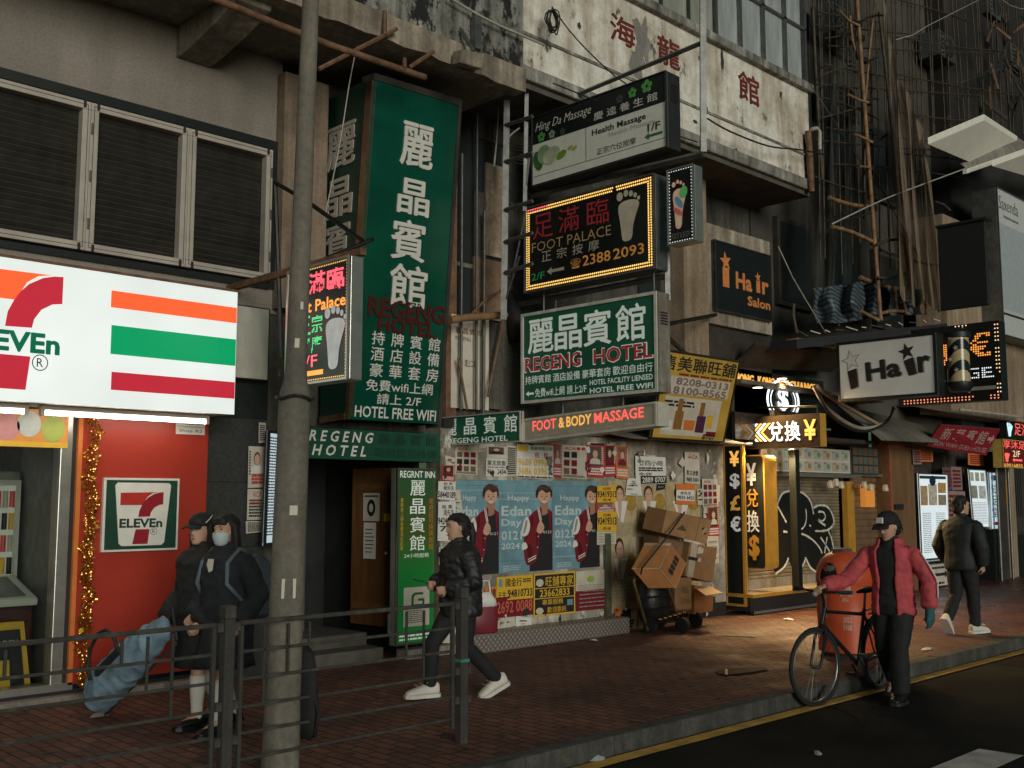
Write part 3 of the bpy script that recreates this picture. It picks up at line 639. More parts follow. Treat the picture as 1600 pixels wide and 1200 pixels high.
# small logo plate
LP = FY(9.1, aY(163, 750, 9.1).x, aY(281, 750, 9.1).x, aY(220, 861, 9.1).z, aY(220, 747, 9.1).z)
lp = thing('logo_sign', tuple(LP.pt(.5, 0)), 'square green and white logo sign with a red seven on the red wall panel', 'sign')
q = MB(); LP.slab(q, 0, 0, 1, 1, -.04, 0); q.build('plate', m_white, lp, bevel=.004)
q = MB(); LP.quad(q, .03, .03, .97, .97, .002); q.build('ground', mat('logo_green', (.01, .06, .035), .45), lp)
tp = [(.14, .9)] + [(.17, .935), (.85, .935)] + [(.88, .9), (.81, .11), (.77, .075), (.25, .075), (.21, .11)]
LP.shape(MB(), tp, .004).build('tapered_field', m_white, lp)
seven_logo(LP.sub(.02, .02, .98, .98), lp, mat('logo_red', (.5, .035, .025), .45), mat('logo_maroon', (.32, .012, .025), .45), mat('logo_letter', (.012, .04, .026), .45), m_ink, d=.006)
# shop number plate
SA = FY(9.125, aY(276, 660, 9.12).x, aY(321, 660, 9.12).x, aY(300, 679, 9.12).z, aY(300, 657, 9.12).z)
sa = MB(); SA.slab(sa, 0, 0, 1, 1, -.01, 0); sa = sa.build('shop_number_plate', m_white, label='small white shop number plate at the top of the red wall panel', cat='sign')
letters(SA, 'Shop A2', (.1, .1, .9, .36), m_ink, sa); letters(SA, '8 Tung Choi Street', (.08, .46, .92, .6), m_ink, sa); letters(SA, '通菜街', (.3, .68, .8, .92), m_ink, sa)
# interior: two-door drinks fridge, ice cream freezer, floor sign
fg = thing('display_fridge', (3.0, 10.3, .04), 'white two-door glass drinks fridge inside the shop window', 'fridge')
MB().box((2.3, 10.2, .04), (3.62, 10.8, 1.95)).build('cabinet', mat('fridge_body', (.3, .3, .28), .4), fg, bevel=.02)
for xa in (2.96, 3.29, 2.63):
    f = MB(); x1 = xa + .32
    for a, b in (((xa, .95), (x1, .99)), ((xa, 1.82), (x1, 1.87)), ((xa, .99), (xa + .035, 1.82)), ((x1 - .035, .99), (x1, 1.82))): f.box((a[0], 10.15, a[1]), (b[0], 10.2, b[1]))
    d = f.build('door', m_white, fg); MB().box((xa + .035, 10.19, .99), (x1 - .035, 10.198, 1.82)).build('shelf_light', glow('fridge_light', (.5, .52, .42), .35), d)
    for k in range(4):
        for j in range(4): MB().tube([(xa + .07 + j * .06, 10.165, 1.02 + k * .2), (xa + .07 + j * .06, 10.165, 1.17 + k * .2)], .024, 8).build('bottle', (m_yellow, m_red, m_ink, m_cream)[(k + j * 2) % 4], d)
fz = thing('chest_freezer', (3.1, 9.75, .04), 'white chest freezer with sloping glass lid inside the shop window', 'freezer')
MB().prism([(2.3, 9.55, .04), (2.3, 10.1, .04), (2.3, 10.1, .95), (2.3, 9.55, .78)], (1.25, 0, 0)).build('body', mat('freezer_dark', (.06, .02, .02), .4), fz, bevel=.02)
f = MB(); f.prism([(2.28, 9.5, .78), (2.28, 10.1, .96), (2.28, 10.1, 1.02), (2.28, 9.5, .85)], (1.29, 0, 0)); f.build('lid_rim', m_white, fz, bevel=.02)
f = MB(); f.prism([(2.36, 9.55, .868), (2.36, 10.02, 1.0), (2.36, 10.02, 1.006), (2.36, 9.55, .874)], (1.12, 0, 0)); f.build('lid_glass', mat('freezer_glass', (.2, .22, .2), .1), fz)
for k, mm in enumerate((m_red, m_white, m_orange)): MB().box((2.5 + .32 * k, 10.08, 1.0), (2.78 + .32 * k, 10.14, 1.08)).build('price_card', mm, fz)
af = thing('floor_sign', (3.28, 9.42, .04), 'yellow folding floor sign standing inside the shop window beside the freezer', 'floor sign')
AF = Face((3.06, 9.36, .05), (3.5, 9.36, .05), (3.12, 9.48, .66), (3.45, 9.48, .66)); q = MB(); AF.slab(q, 0, 0, 1, 1, -.02, 0); q.build('front_panel', m_yellow, af, bevel=.006)
q = MB(); AF.quad(q, .12, .1, .88, .9, .003); q.build('inset', m_ink, af); q = MB(); AF.quad(q, .2, .14, .6, .5, .005); q.build('picture', m_yellow, af); letters(AF, '7-ELEVEN', (.2, .68, .8, .76), m_white, af, d=.006)
MB().prism([(3.06, 9.62, .05), (3.5, 9.62, .05), (3.45, 9.5, .66), (3.12, 9.5, .66)], (0, .02, 0)).build('rear_panel', m_yellow, af)
# gold tinsel garland down the edge of the red panel
gm = mat('gold_tinsel', (.75, .42, .08), .22, .9, var=.5, scale=30, bmp=0); gs = glow('fairy_bulb', (1, .62, .2), 2.2)
tl = thing('tinsel_garland', (3.84, 9.05, .1), 'glittering gold tinsel garland hanging down between shop window and red panel', 'garland')
mb = MB(); lm = MB()
ax = lambda z: V((3.80 + .012 * math.sin(z * 9) + .01 * math.sin(z * 23), 9.06 + .01 * math.cos(z * 13), z))
for i in range(4200):
    z = .1 + 2.33 * random.random(); c = ax(z); a = random.uniform(0, 6.283); r = (.035 + .014 * math.sin(z * 31)) * (random.random() ** .5) * (1.35 if random.random() < .1 else 1)
    p = c + V((math.cos(a) * r, math.sin(a) * r, 0)); dr_ = V((math.cos(a), math.sin(a), random.uniform(-1, 1))).normalized(); sd_ = dr_.cross(V((random.uniform(-1, 1), random.uniform(-1, 1), random.uniform(-1, 1)))).normalized()
    L, Wd = random.uniform(.01, .03), random.uniform(.002, .006)
    mb.poly([p - sd_ * Wd, p + sd_ * Wd, p + sd_ * Wd + dr_ * L, p - sd_ * Wd + dr_ * L])
for i in range(46):   # leaf-like foil tips
    z = .12 + 2.28 * random.random(); c = ax(z); a = random.uniform(math.pi * .9, math.pi * 2.1); q = c + V((math.cos(a) * .05, math.sin(a) * .05, 0)); n_ = V((random.uniform(-1, 1), -1, random.uniform(-1, 1))); mb.disc(q, n_, random.uniform(.012, .022), 6)
for i in range(110):
    z = .12 + 2.28 * random.random(); c = ax(z); a = random.uniform(math.pi, math.pi * 2); lm.ball(c + V((math.cos(a) * .04, math.sin(a) * .04, 0)), random.uniform(.003, .006), 6, 4)
mb.build('tinsel', gm, tl); lm.build('bulbs', gs, tl)
# leaflets on the pillar and the thin lit panel beside the lamp post
def flyer(px0, py0, px1, py1, Y, paper, label, group=None, d=0.0, rot=0.0):
    a, b = aY(px0, py0, Y), aY(px1, py1, Y); c0 = random.uniform(-.01, .01)
    F = Face((a.x, Y - d, b.z + c0), (b.x, Y - d - .002, b.z - c0), (a.x + c0, Y - d - .002, a.z), (b.x + c0, Y - d, a.z + c0 * .5))
    q = MB(); F.slab(q, 0, 0, 1, 1, -.003, 0); o = q.build('leaflet', paper, label=label, cat='leaflet', group=group); o['_F'] = 1
    return o, F
def scribble(F, o, m, u0, v0, u1, v1, rows, fill=.9, d=.003, bl=.62):
    """rows of tiny print: short dark dashes of uneven length"""
    q = MB(); st = (v1 - v0) / rows
    for i in range(rows):
        u = u0
        while u < u1 - .02:
            l = min(random.uniform(.04, .16) * fill + .02, u1 - u); F.quad(q, u, v0 + st * i + st * (1 - bl) / 2, u + l * .86, v0 + st * (i + bl) + st * (1 - bl) / 2, d); u += l
    return q.build('small_print', m, o)
def face_photo(F, o, u, v, ru, rv, dark=m_hairp, d=.004, top=m_ink):
    asp = F.w / F.h
    F.oval(MB(), u, v + rv * .15, ru * 1.25, rv * 1.3, d).build('picture_hair', dark, o); F.oval(MB(), u, v, ru, rv, d + .001).build('picture_face', m_skinp, o)
    q = MB(); F.shape(q, [(u - ru * 2.2, v - rv * 2.6), (u + ru * 2.2, v - rv * 2.6), (u + ru * 1.9, v - rv * 1.5), (u + ru * .5, v - rv * .95), (u - ru * .5, v - rv * .95), (u - ru * 1.9, v - rv * 1.5)], d); q.build('picture_shirt', top, o)
for (x0, y0, x1, y1, lab, kind) in ((389, 697, 414, 762, 'leaflet with a smiling woman above red print on the dark tiled pillar', 'p'), (387, 764, 413, 812, 'leaflet headed in red letters below the smiling woman leaflet', 'a'), (385, 814, 412, 832, 'plain pinkish leaflet, lowest on the dark pillar', 'n'), (405, 660, 415, 692, 'narrow upright leaflet above the smiling woman leaflet', 'n')):
    o, F = flyer(x0, y0, x1, y1, 9.15, m_cream, lab)
    if kind == 'p': face_photo(F, o, .5, .68, .16, .13, mat('photo_hair_brown', (.14, .06, .03), .6), top=m_white); scribble(F, o, m_red, .2, .08, .95, .34, 3, bl=.8); scribble(F, o, m_ink, .04, .3, .14, .9, 9); scribble(F, o, m_red, .88, .45, .97, .95, 7)
    elif kind == 'a': letters(F, 'ACA', (.3, .74, .8, .92), m_red, o); scribble(F, o, m_ink, .1, .08, .9, .68, 6); scribble(F, o, m_red, .2, .5, .7, .68, 2)
    else: scribble(F, o, m_ink, .1, .1, .9, .9, 8)
MF = Face(tuple(aY(411, 853, 8.95)), tuple(aY(440, 850, 8.95)), tuple(aY(418, 672, 8.95)), tuple(aY(446, 676, 8.95)))
mp_ = lightbox('lit_notice_panel', 'thin black framed panel glowing pale blue behind the lamp post', 'light panel', MF, .05, glow('pale_blue_panel', (.62, .75, .82), .62), m_black, .025)
scribble(MF, mp_, m_ink, .15, .08, .6, .95, 34, bl=.5)
# ================================================================== LED foot sign by the lamp post
XF = 5.0
pr = aX(547, 398, XF); pb = aX(547, 592, XF); pl_ = aX(449, 500, XF)
FS = FX(XF, pl_.y, pr.y, pb.z, pr.z)
fs_ = lightbox('foot_massage_sign', 'LED foot massage sign with a white foot and red characters, half behind the lamp post', 'lit sign', FS, .14, mat('sign_black_face', (.03, .032, .032), .3), m_alu, .02)
dots(FS, [p for p in rim_dots(FS, .035, .028)], .0065, g_amb, fs_)
for ch, u in (('足', .05), ('滿', .36), ('臨', .66)): dots(FS, text_dots(FS, ch, (u, .75, u + .26, .93), .0105, bold=.02), .0062, g_ledr, fs_)
letters(FS, 'Foot Palace', (.05, .6, .95, .7), g_ledo, fs_, bold=.02)
for k, ch in enumerate('正宗按摩'): dots(FS, text_dots(FS, ch, (.22 + .2 * (k % 2) - .1 * 0, .42 - .17 * (k // 2), .4 + .2 * (k % 2), .57 - .17 * (k // 2)), .011, bold=.02), .006, g_ledg, fs_)
o, q = foot(FS, .8, .1, .62, .3, mat('foot_white_led', (.6, .62, .62), .5, em=.3), fs_)
letters(FS, '2/F', (.2, .14, .52, .24), g_ledr, fs_); q = MB(); FS.quad(q, .2, .07, .62, .11, .005); q.build('underline', g_ledo, fs_)
br = thing('sign_bracket', (5.1, 8, 4.1), 'dark steel bracket arms holding the LED foot sign off the building', 'bracket')
for a, b in (((430, 285), (476, 312)), ((476, 312), (566, 376)), ((484, 415), (582, 374)), ((430, 290), (440, 560))): MB().tube([aX(*a, 5.12), aX(*b, 5.12)], .02, 6).build('arm', m_blackm, br)
MB().box((5.1, 7.0, pr.z + .02), (5.16, 9.2, pr.z + .08)).build('beam', m_rust, br)
# ================================================================== tall green hotel sign
gTL, gTR, gBL, gBR = aY(585, 125, 8.36), aY(717, 165, 8.36), aY(547, 655, 8.72), aY(685, 663, 8.72)
m_gs = mat('deep_green_sheet', (.003, .07, .042), .16, var=.4, scale=1.2, bmp=.02, em=.03)
gs_ = thing('hotel_lightbox', (6.8, 8.9, 2.5), 'tall green hotel lightbox sign with white characters hanging above the hotel entrance', 'lit sign')
GF = Face(gBL, gBR, gTL, gTR); q = MB(); GF.slab(q, 0, 0, 1, 1, -.05, 0); q.build('front_face', m_gs, gs_)
sBL, sTL = V((gBL.x - .02, 9.22, gBL.z - .02)), V((gTL.x - .02, 9.22, gTL.z))
LF = Face(sBL, V(gBL) + V((-.02, 0, 0)), sTL, V(gTL) + V((-.02, 0, 0))); q = MB(); LF.slab(q, 0, .0, .88, 1, -.05, 0); q.build('side_face', mat('shaded_green', (.004, .035, .022), .35, var=.35, scale=1.5), gs_)  # side sheet coloured darker to stand in for its weaker light
q = MB(); LF.slab(q, .88, 0, 1, 1, -.05, .01); LF.slab(q, 0, 0, .88, .02, -.05, .012); q.build('corner_trim', mat('copper_trim', (.45, .3, .2), .18, .9, var=.3), gs_)
q = MB(); q.prism([GF.pt(0, 1, -.06), GF.pt(1, 1, -.06), V((gTR.x, 9.22, gTR.z)), V((gTL.x, 9.22, gTL.z))], (0, 0, .03)); q.build('top_cover', m_darkbrown, gs_)
q = MB(); GF.slab(q, .99, -.01, 1.03, 1, -.2, .012); GF.slab(q, -.01, 1, 1.03, 1.02, -.2, .012); q.build('edge_trim', m_darkbrown, gs_)
q = MB(); q.prism([GF.pt(1.0, .0, -.06), GF.pt(1.0, 1, -.06), V((gTR.x, 9.22, gTR.z)), V((gBR.x, 9.22, gBR.z))], (.03, 0, 0)); q.build('far_side', m_darkbrown, gs_)
m_wl = mat('white_acrylic_letter', (.68, .66, .62), .45, var=.12)
for ch, (u0, v0, u1, v1) in zip('麗晶賓館', ((.34, .775, .71, .905), (.345, .63, .705, .735), (.3, .49, .69, .61), (.32, .35, .74, .475))): letters(GF, ch, (u0, v0, u1, v1), m_wl, gs_, bold=.045, depth=.012)
m_mr = mat('dark_red_letter', (.07, .006, .006), .5)
letters(GF, 'REGENG', (.1, .31, .98, .365), m_mr, gs_, bold=.045, depth=.012); letters(GF, 'HOTEL', (.22, .265, .88, .31), m_mr, gs_, bold=.045, depth=.012)
for row, (v0, v1) in zip(('持牌賓館', '酒店設備', '豪華套房'), ((.225, .265), (.178, .218), (.13, .17))):
    for k, ch in enumerate(row): letters(GF, ch, (.17 + .215 * k, v0, .31 + .215 * k, v1), m_wl, gs_, bold=.025, d=.005)
letters(GF, '免費wifi上網', (.14, .088, .9, .122), m_wl, gs_, bold=.02, d=.005); letters(GF, '請上 2/F', (.27, .05, .77, .082), m_wl, gs_, bold=.02, d=.005); letters(GF, 'HOTEL FREE WIFI', (.04, .008, .96, .042), m_wl, gs_, bold=.015, d=.005)
m_wd = mat('shaded_white_letter', (.42, .38, .33), .5, var=.2)  # darker copy of the white letters for the dim side face
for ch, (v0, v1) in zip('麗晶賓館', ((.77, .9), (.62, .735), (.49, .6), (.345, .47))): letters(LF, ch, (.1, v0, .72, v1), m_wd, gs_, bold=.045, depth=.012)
# ================================================================== hotel canopy board and vertical inn sign
HC = FY(8.9, 5.7, 7.6, 2.1, 2.41)
hc = lightbox('hotel_canopy_sign', 'dark green horizontal board with white italic hotel letters above the dark entrance', 'sign', HC, .3, mat('canopy_green', (.012, .075, .045), .4, var=.3, scale=2), m_darkbrown, 0)
letters(HC, 'R E G E N G', (.1, .56, .52, .92), m_wl, hc, bold=.03, shear=.25); letters(HC, 'H O T E L', (.12, .1, .47, .46), m_wl, hc, bold=.03, shear=.25)
mdk = mat('dark_green_letter', (.006, .03, .02), .5); letters(HC, '麗 晶 賓 館', (.55, .55, .97, .9), mdk, hc); letters(HC, '政府認可持牌', (.53, .1, .97, .42), mdk, hc)  # faint dark characters on the right half of the board
IN = FY(9.0, 7.08, 7.63, .15, 2.03)
m_inn, nt, b = _mk('inn_green_sheet'); v = coords(nt); sp = N(nt, 'ShaderNodeSeparateXYZ'); nt.links.new(v, sp.inputs[0]); r_ = ramp(nt, [(0.0, (.004, .2, .03)), (.4, (.006, .17, .03)), (.62, (.05, .08, .012)), (1.0, (.012, .07, .03))])
mm = N(nt, 'ShaderNodeMath', operation='MULTIPLY'); mm.inputs[1].default_value = 1 / 1.9; nt.links.new(sp.outputs['Z'], mm.inputs[0]); nt.links.new(mm.outputs[0], r_.inputs['Fac']); nt.links.new(r_.outputs['Color'], b.inputs['Base Color']); nt.links.new(r_.outputs['Color'], b.inputs['Emission Color']); b.inputs['Emission Strength'].default_value = .14
inn = lightbox('inn_sign', 'upright glowing green inn sign with white characters standing beside the hotel entrance', 'lit sign', IN, .1, m_inn, m_alu, .022, mat('chrome_rim', (.5, .45, .35), .2, .9))
letters(IN, 'REGRNT INN', (.08, .945, .97, .985), m_print_lit, inn, bold=.015)
for ch, v1 in zip('麗晶賓館', (.93, .825, .72, .615)): letters(IN, ch, (.34, v1 - .088, .72, v1), m_print_lit, inn, bold=.01)
column_text(IN, '政府認可持牌旅館', .82, .93, .83, .53, m_orange, inn); column_text(IN, '豪華房上網免費酒店設備', .1, .17, .83, .53, m_yellow, inn); letters(IN, '24小時服務', (.2, .487, .83, .512), m_print_lit, inn)
CE = IN.sub(.2, .1, .85, .32); q = MB(); CE.quad(q, 0, 0, 1, 1, .004); q.build('certificate', m_cream, inn)
q = MB()
for pts in ([(.3, .78), (.4, .86), (.75, .86), (.75, .8), (.45, .8), (.38, .75), (.38, .5), (.3, .5)], [(.3, .5), (.8, .5), (.8, .7), (.55, .7), (.55, .64), (.72, .64), (.72, .56), (.3, .56)]): CE.shape(q, pts, .006)
q.build('certificate_mark', mat('cert_green', (.01, .14, .05), .5), inn); scribble(CE, inn, m_ink, .1, .08, .75, .42, 7, d=.006, bl=.4); scribble(IN, inn, m_print_lit, .1, .02, .95, .06, 2, bl=.5)
# ================================================================== signs hung across the pavement (face the walker)
XS = 8.85
RG = FX(XS, 8.87, 6.83, 2.82, 3.9)
rg = lightbox('hotel_hanging_sign', 'green hanging lightbox with big white characters above red hotel lettering', 'lit sign', RG, .22, m_green_lit, stained('box_casing', (.32, .31, .28), (.12, .08, .05), scale=2.5, amt=.5), .035, mat('white_rim', (.6, .6, .55), .5))
for ch, u in zip('麗晶賓館', (.055, .27, .485, .72)): letters(RG, ch, (u, .545, u + .2, .91), m_print_lit, rg, bold=.045)
for t, u0, u1 in (('REGENG', .03, .465), ('HOTEL', .56, .965)):
    mb = MB(); put_text(mb, RG, t, u0 - .006, .34, u1 + .006, .507, bold=.05, d=.003); mb.build('letter_outline', m_print_lit, rg)
    letters(RG, t, (u0, .348, u1, .5), mat('backlit_red', (.35, .02, .03), .5, em=.25), rg, bold=.015, d=.006)
for k, t in enumerate(('持牌賓館', '酒店設備', '豪華套房')): letters(RG, t, (.03 + .222 * k, .21, .235 + .222 * k, .3), m_print_lit, rg, bold=.015)
letters(RG, '歡迎自由行', (.695, .21, .965, .3), m_print_lit, rg, bold=.015); arrow(RG, .035, .075, .1, .135, m_print_lit, rg); letters(RG, '免費wifi上網', (.11, .06, .34, .155), m_print_lit, rg, bold=.01); letters(RG, '請上2/F', (.36, .06, .505, .155), m_print_lit, rg, bold=.01); letters(RG, 'HOTEL FACILITY LIENSED', (.53, .13, .965, .185), m_print_lit, rg, bold=.01); letters(RG, 'HOTEL FREE WIFI', (.53, .045, .965, .1), m_print_lit, rg, bold=.015)
for k in range(5): MB().box((XS + .05, 6.822, 3.55 + .03 * k), (XS + .17, 6.83, 3.565 + .03 * k)).build('vent_slot', m_ink, rg)
FP = FX(XS - .02, 8.8, 6.83, 4.14, 5.19)
fp = lightbox('foot_palace_sign', 'wide black sign edged with amber LED dots, foot emblem and a phone number', 'lit sign', FP, .22, mat('black_sheet', (.012, .014, .013), .3), m_steel, .02)
rd = rim_dots(FP, .045, .031, 2, .034); ra = [p for p in rd if not (p[0] < .2 and p[1] > .93) and not (p[1] > .9 and abs(p[0] - .72) < .01)]
dots(FP, ra, .0115, g_amb, fp); dots(FP, [p for p in rd if p[0] < .2 and p[1] > .93], .0115, g_ledr, fp)
mfr = mat('faint_led_red', (.25, .02, .025), .5, em=.2); mgo = mat('gold_letter', (.55, .38, .17), .45, var=.2)  # red characters carry a faint glow of their own
for ch, u in zip('足滿臨', (.075, .285, .51)): letters(FP, ch, (u, .6, u + .165, .88), mfr, fp, bold=.0)
letters(FP, 'FOOT PALACE', (.065, .455, .69, .565), mgo, fp, bold=-.008)
for k, ch in enumerate('正宗按摩'): letters(FP, ch, (.145 + .125 * k, .325, .225 + .125 * k, .44), mat('print_sand', (.5, .45, .36), .5), fp, bold=.01)
mor = mat('orange_digit', (.62, .26, .06), .5, em=.2); letters(FP, '☎', (.38, .17, .46, .28), mor, fp); letters(FP, '2388', (.475, .18, .685, .295), mor, fp, bold=.01); letters(FP, '2093', (.705, .18, .925, .295), mor, fp, bold=.01)
letters(FP, '2/F', (.06, .13, .17, .215), mat('green_digit', (.02, .25, .08), .5, em=.2), fp, bold=.01); arrow(FP, .19, .155, .33, .245, mat('print_sand', (.5, .45, .36)), fp)
foot(FP, .82, .35, .9, .15, mat('foot_cream', (.6, .55, .42), .5), fp)
HD = FX(XS - .04, 8.65, 6.63, 5.42, 6.27)
hd = lightbox('massage_lightbox', 'white and black massage lightbox with green flowers under the white bay', 'lit sign', HD, .24, mat('lightbox_white', (.62, .63, .56), .4, var=.1, em=.04), mat('lightbox_black', (.03, .032, .032), .4), .012)
q = MB(); HD.quad(q, 0, .6, 1, 1, .003); q.build('black_band', m_black, hd)
letters(HD, 'Hing Da Massage', (.03, .74, .47, .9), m_white, hd, d=.006, shear=.35, bold=-.006)
for k, ch in enumerate('慶逵養生館'): letters(HD, ch, (.49 + .095 * k, .655, .56 + .095 * k, .765), m_white, hd, d=.006)
mfl = (mat('flower_green', (.1, .38, .08), .5), mat('flower_pale', (.3, .36, .26), .5), mat('flower_grey', (.07, .08, .075), .5))
for u, v, mm, s in ((.08, .68, mfl[0], 1), (.165, .67, mfl[1], .85), (.25, .655, mfl[2], .7), (.87, .88, mfl[0], 1.2), (.77, .86, mfl[0], .95), (.68, .835, mfl[2], .8)):
    q = MB()
    for k in range(5): a = 2 * math.pi * k / 5 + .3; HD.oval(q, u + .019 * s * math.cos(a), v + .045 * s * math.sin(a), .013 * s, .03 * s, .006, 10)
    q.build('flower', mm, hd)
letters(HD, 'Health Massage', (.475, .43, .86, .54), m_ink, hd, bold=.025); letters(HD, 'Health Massage', (.6, .35, .92, .43), mat('ghost_grey', (.42, .43, .4)), hd); letters(HD, '1/F', (.87, .27, .955, .375), m_ink, hd, bold=.02); arrow(HD, .85, .17, .97, .26, mat('arrow_green', (.02, .16, .07)), hd); letters(HD, '正宗穴位按摩', (.51, .17, .79, .26), m_ink, hd)
q = MB(); HD.quad(q, .428, .14, .431, .6, .004); HD.quad(q, .01, .13, .99, .136, .004); q.build('border_line', m_ink, hd)
pic = HD.sub(.01, .14, .428, .6, .004); q = MB()
for cu, cv, ru, rv, c in ((.22, .6, .13, .3, (.3, .42, .28)), (.36, .5, .17, .26, (.52, .58, .4)), (.1, .45, .09, .32, (.05, .17, .06)), (.55, .42, .1, .12, (.2, .35, .05)), (.8, .5, .05, .06, (.5, .5, .1)), (.72, .55, .05, .06, (.5, .48, .12)), (.33, .52, .1, .17, (.62, .64, .5))): q = MB(); pic.oval(q, cu, cv, ru, rv, .001 + cu * .001, 18, .3); q.build('picture', mat('leafpic_%d' % int(cu * 100), c, .5, var=.4), hd)
for k in range(7): MB().box((XS + .03, 6.622, 5.95 + .03 * k), (XS + .15, 6.63, 5.965 + .03 * k)).build('vent_slot', m_ink, hd)
FB = FX(XS, 8.85, 6.85, 2.42, 2.67)
FB = Face((XS, 8.85, 2.36), (XS, 6.85, 2.46), (XS, 8.85, 2.64), (XS, 6.85, 2.72))
fb = lightbox('foot_and_body_sign', 'long tan sign with glowing red and yellow massage lettering, lowest of the hanging signs', 'lit sign', FB, .2, mat('tan_sheet', (.3, .27, .2), .4, var=.15, em=.1), mat('tan_casing', (.55, .53, .46), .45), .025)
rdl = glow('neon_red', (1, .13, .1), 1.1); ydl = glow('neon_yellow', (1, .5, .1), .9)
letters(FB, 'FOOT', (.08, .42, .27, .86), rdl, fb, bold=.02); letters(FB, '&', (.29, .42, .335, .86), ydl, fb, bold=.02); letters(FB, 'BODY', (.35, .42, .54, .86), ydl, fb, bold=.02); letters(FB, 'MASSAGE', (.56, .42, .91, .86), rdl, fb, bold=.02)
for k in range(6): arrow(FB, .09 + .137 * k, .14, .15 + .137 * k, .32, mat('print_sand', (.5, .45, .36)), fb)
SF = FX(XS, 6.67, 6.33, 4.36, 5.18)
sfn = lightbox('small_foot_sign', 'small upright black sign with a coloured foot edged in white LED dots', 'lit sign', SF, .16, mat('black_sheet', (.012, .014, .013)), m_alu, .012)
dots(SF, rim_dots(SF, .028, .036), .0065, g_ledw, sfn)
foot(SF, .46, .2, .86, .5, mat('foot_peach', (.6, .36, .26), .5, em=.25), sfn)
for (cu, cv, ru, rv, c, ro_) in ((.62, .66, .15, .08, (.1, .42, .12), -.3), (.45, .54, .1, .1, (.1, .24, .34), .6), (.4, .42, .08, .09, (.45, .12, .1), .9), (.42, .29, .1, .06, (.6, .5, .32), .2)): q = MB(); SF.oval(q, cu, cv, ru, rv, .008, 14, ro_); q.build('foot_zone', mat('zone_%d' % int(cv * 100), c, .5, em=.2), sfn)
letters(SF, 'FOOT & BODY', (.14, .07, .86, .145), m_alu, sfn)
SG = FX(7.9, 9.25, 7.93, 2.3, 2.63)
sg = lightbox('small_hotel_sign', 'low dark green sign with white characters partly behind the tan massage sign', 'sign', SG, .05, m_green_lit, m_frame, .012)
for k, ch in enumerate('麗晶賓館'): letters(SG, ch, (.07 + .245 * k, .34, .22 + .245 * k, .9), m_print_lit, sg, bold=.03)
letters(SG, 'REGENG HOTEL', (.12, .06, .85, .24), m_print_lit, sg, bold=.01)
# steel frame that carries the hanging signs
sfm = thing('sign_scaffold', (8.95, 9.0, 2.4), 'grey steel angle frame carrying the stack of hanging signs', 'steel frame')
def bar(mb, p, q, w=.03): mb.tube([p, q], w, 4)
XB = XS + .24
LXP = 8.4
for (a, b, w_) in (((795, -30), (787, 500), .05), ((826, -30), (820, 330), .032)): m_ = MB(); bar(m_, aX(*a, LXP), aX(*b, LXP), w_); m_.build('upright', m_steel, sfm)
for y_ in (18, 72, 132, 190, 247, 322, 372, 420): m_ = MB(); bar(m_, aX(789, y_ + 6, LXP - .03), aX(832, y_ - 8, LXP - .03), .026); m_.build('rung', m_steel if y_ > 150 else m_steeld, sfm)
for a, b in (((822, 330), (803, 420)), ((812, 400), (790, 470)), ((828, 240), (818, 330))): m_ = MB(); bar(m_, aX(*a, LXP), aX(*b, LXP), .014); m_.build('brace', m_steeld, sfm)
for k_ in range(7): m_ = MB(); bar(m_, aX(790, 222 + 5 * k_, LXP + .2), aX(828, 228 + 5 * k_, LXP + .2), .006); m_.build('grille_bar', m_steel, sfm)
for (a, b, w_) in (((1098, -20), (1099, 238), .045), ((1041, 300), (1043, 470), .04)): m_ = MB(); bar(m_, aX(*a, XB), aX(*b, XB), w_); m_.build('upright', m_steel, sfm)
for (a, b, w_) in (((830, 178), (1094, 68), .03), ((830, 305), (1100, 240), .04), ((810, 476), (1040, 432), .035)): m_ = MB(); bar(m_, aX(*a, XB), aX(*b, XB), w_); m_.build('crossbar', m_steel, sfm)
for (a, b) in (((800, 440), (826, 300)), ((792, 200), (825, 120)), ((950, 265), (946, 290)), ((870, 455), (868, 490))): m_ = MB(); bar(m_, aX(*a, XB), aX(*b, XB), .014); m_.build('brace', m_steeld, sfm)
for y in (7.4, 8.3): m_ = MB(); m_.tube([(XS + .1, y, 2.66), (XS + .1, y, 2.84)], .016, 6); m_.build('hanger', m_steeld, sfm)
for y in (6.95, 8.6): m_ = MB(); m_.tube([(XS + .1, y, 3.88), (XS + .1, y, 4.16)], .014, 6); m_.build('hanger', m_steeld, sfm)
# ================================================================== closed stall front covered in posters
PY = 9.05
hb = thing('poster_hoarding', (10.4, 9.2, 0), 'closed stall front plastered with posters and torn paper behind the walking woman', 'hoarding')
m_torn = stained('torn_paper_layers', (.66, .61, .5), (.1, .09, .07), scale=3.2, amt=.6, streak=1.5, specks=((.62, .6, .54), .58))
MB().box((7.74, PY + .005, .2), (10.52, 9.3, 2.5)).build('left_panel', m_torn, hb); MB().box((10.62, PY + .03, .2), (13.3, 9.3, 2.5)).build('right_panel', m_torn, hb)
MB().box((10.52, PY - .05, .1), (10.62, 9.3, 1.25)).build('post', mat('post_green', (.1, .11, .07), .6, var=.5), hb, bevel=.006); MB().box((10.52, PY + .02, 1.25), (10.62, 9.3, 2.5)).build('post', m_torn, hb)
MB().box((7.74, PY + .03, .0), (13.3, 9.3, .2)).build('base', m_ink, hb)
m_chk, nt, b = _mk('chequer_plate'); v = coords(nt, (1, 1, 1)); ck = N(nt, 'ShaderNodeTexWave', wave_type='BANDS', bands_direction='DIAGONAL'); ck.inputs['Scale'].default_value = 9; mp2 = N(nt, 'ShaderNodeMapping'); mp2.inputs['Scale'].default_value = (-1, 1, 1); nt.links.new(v, ck.inputs['Vector'])
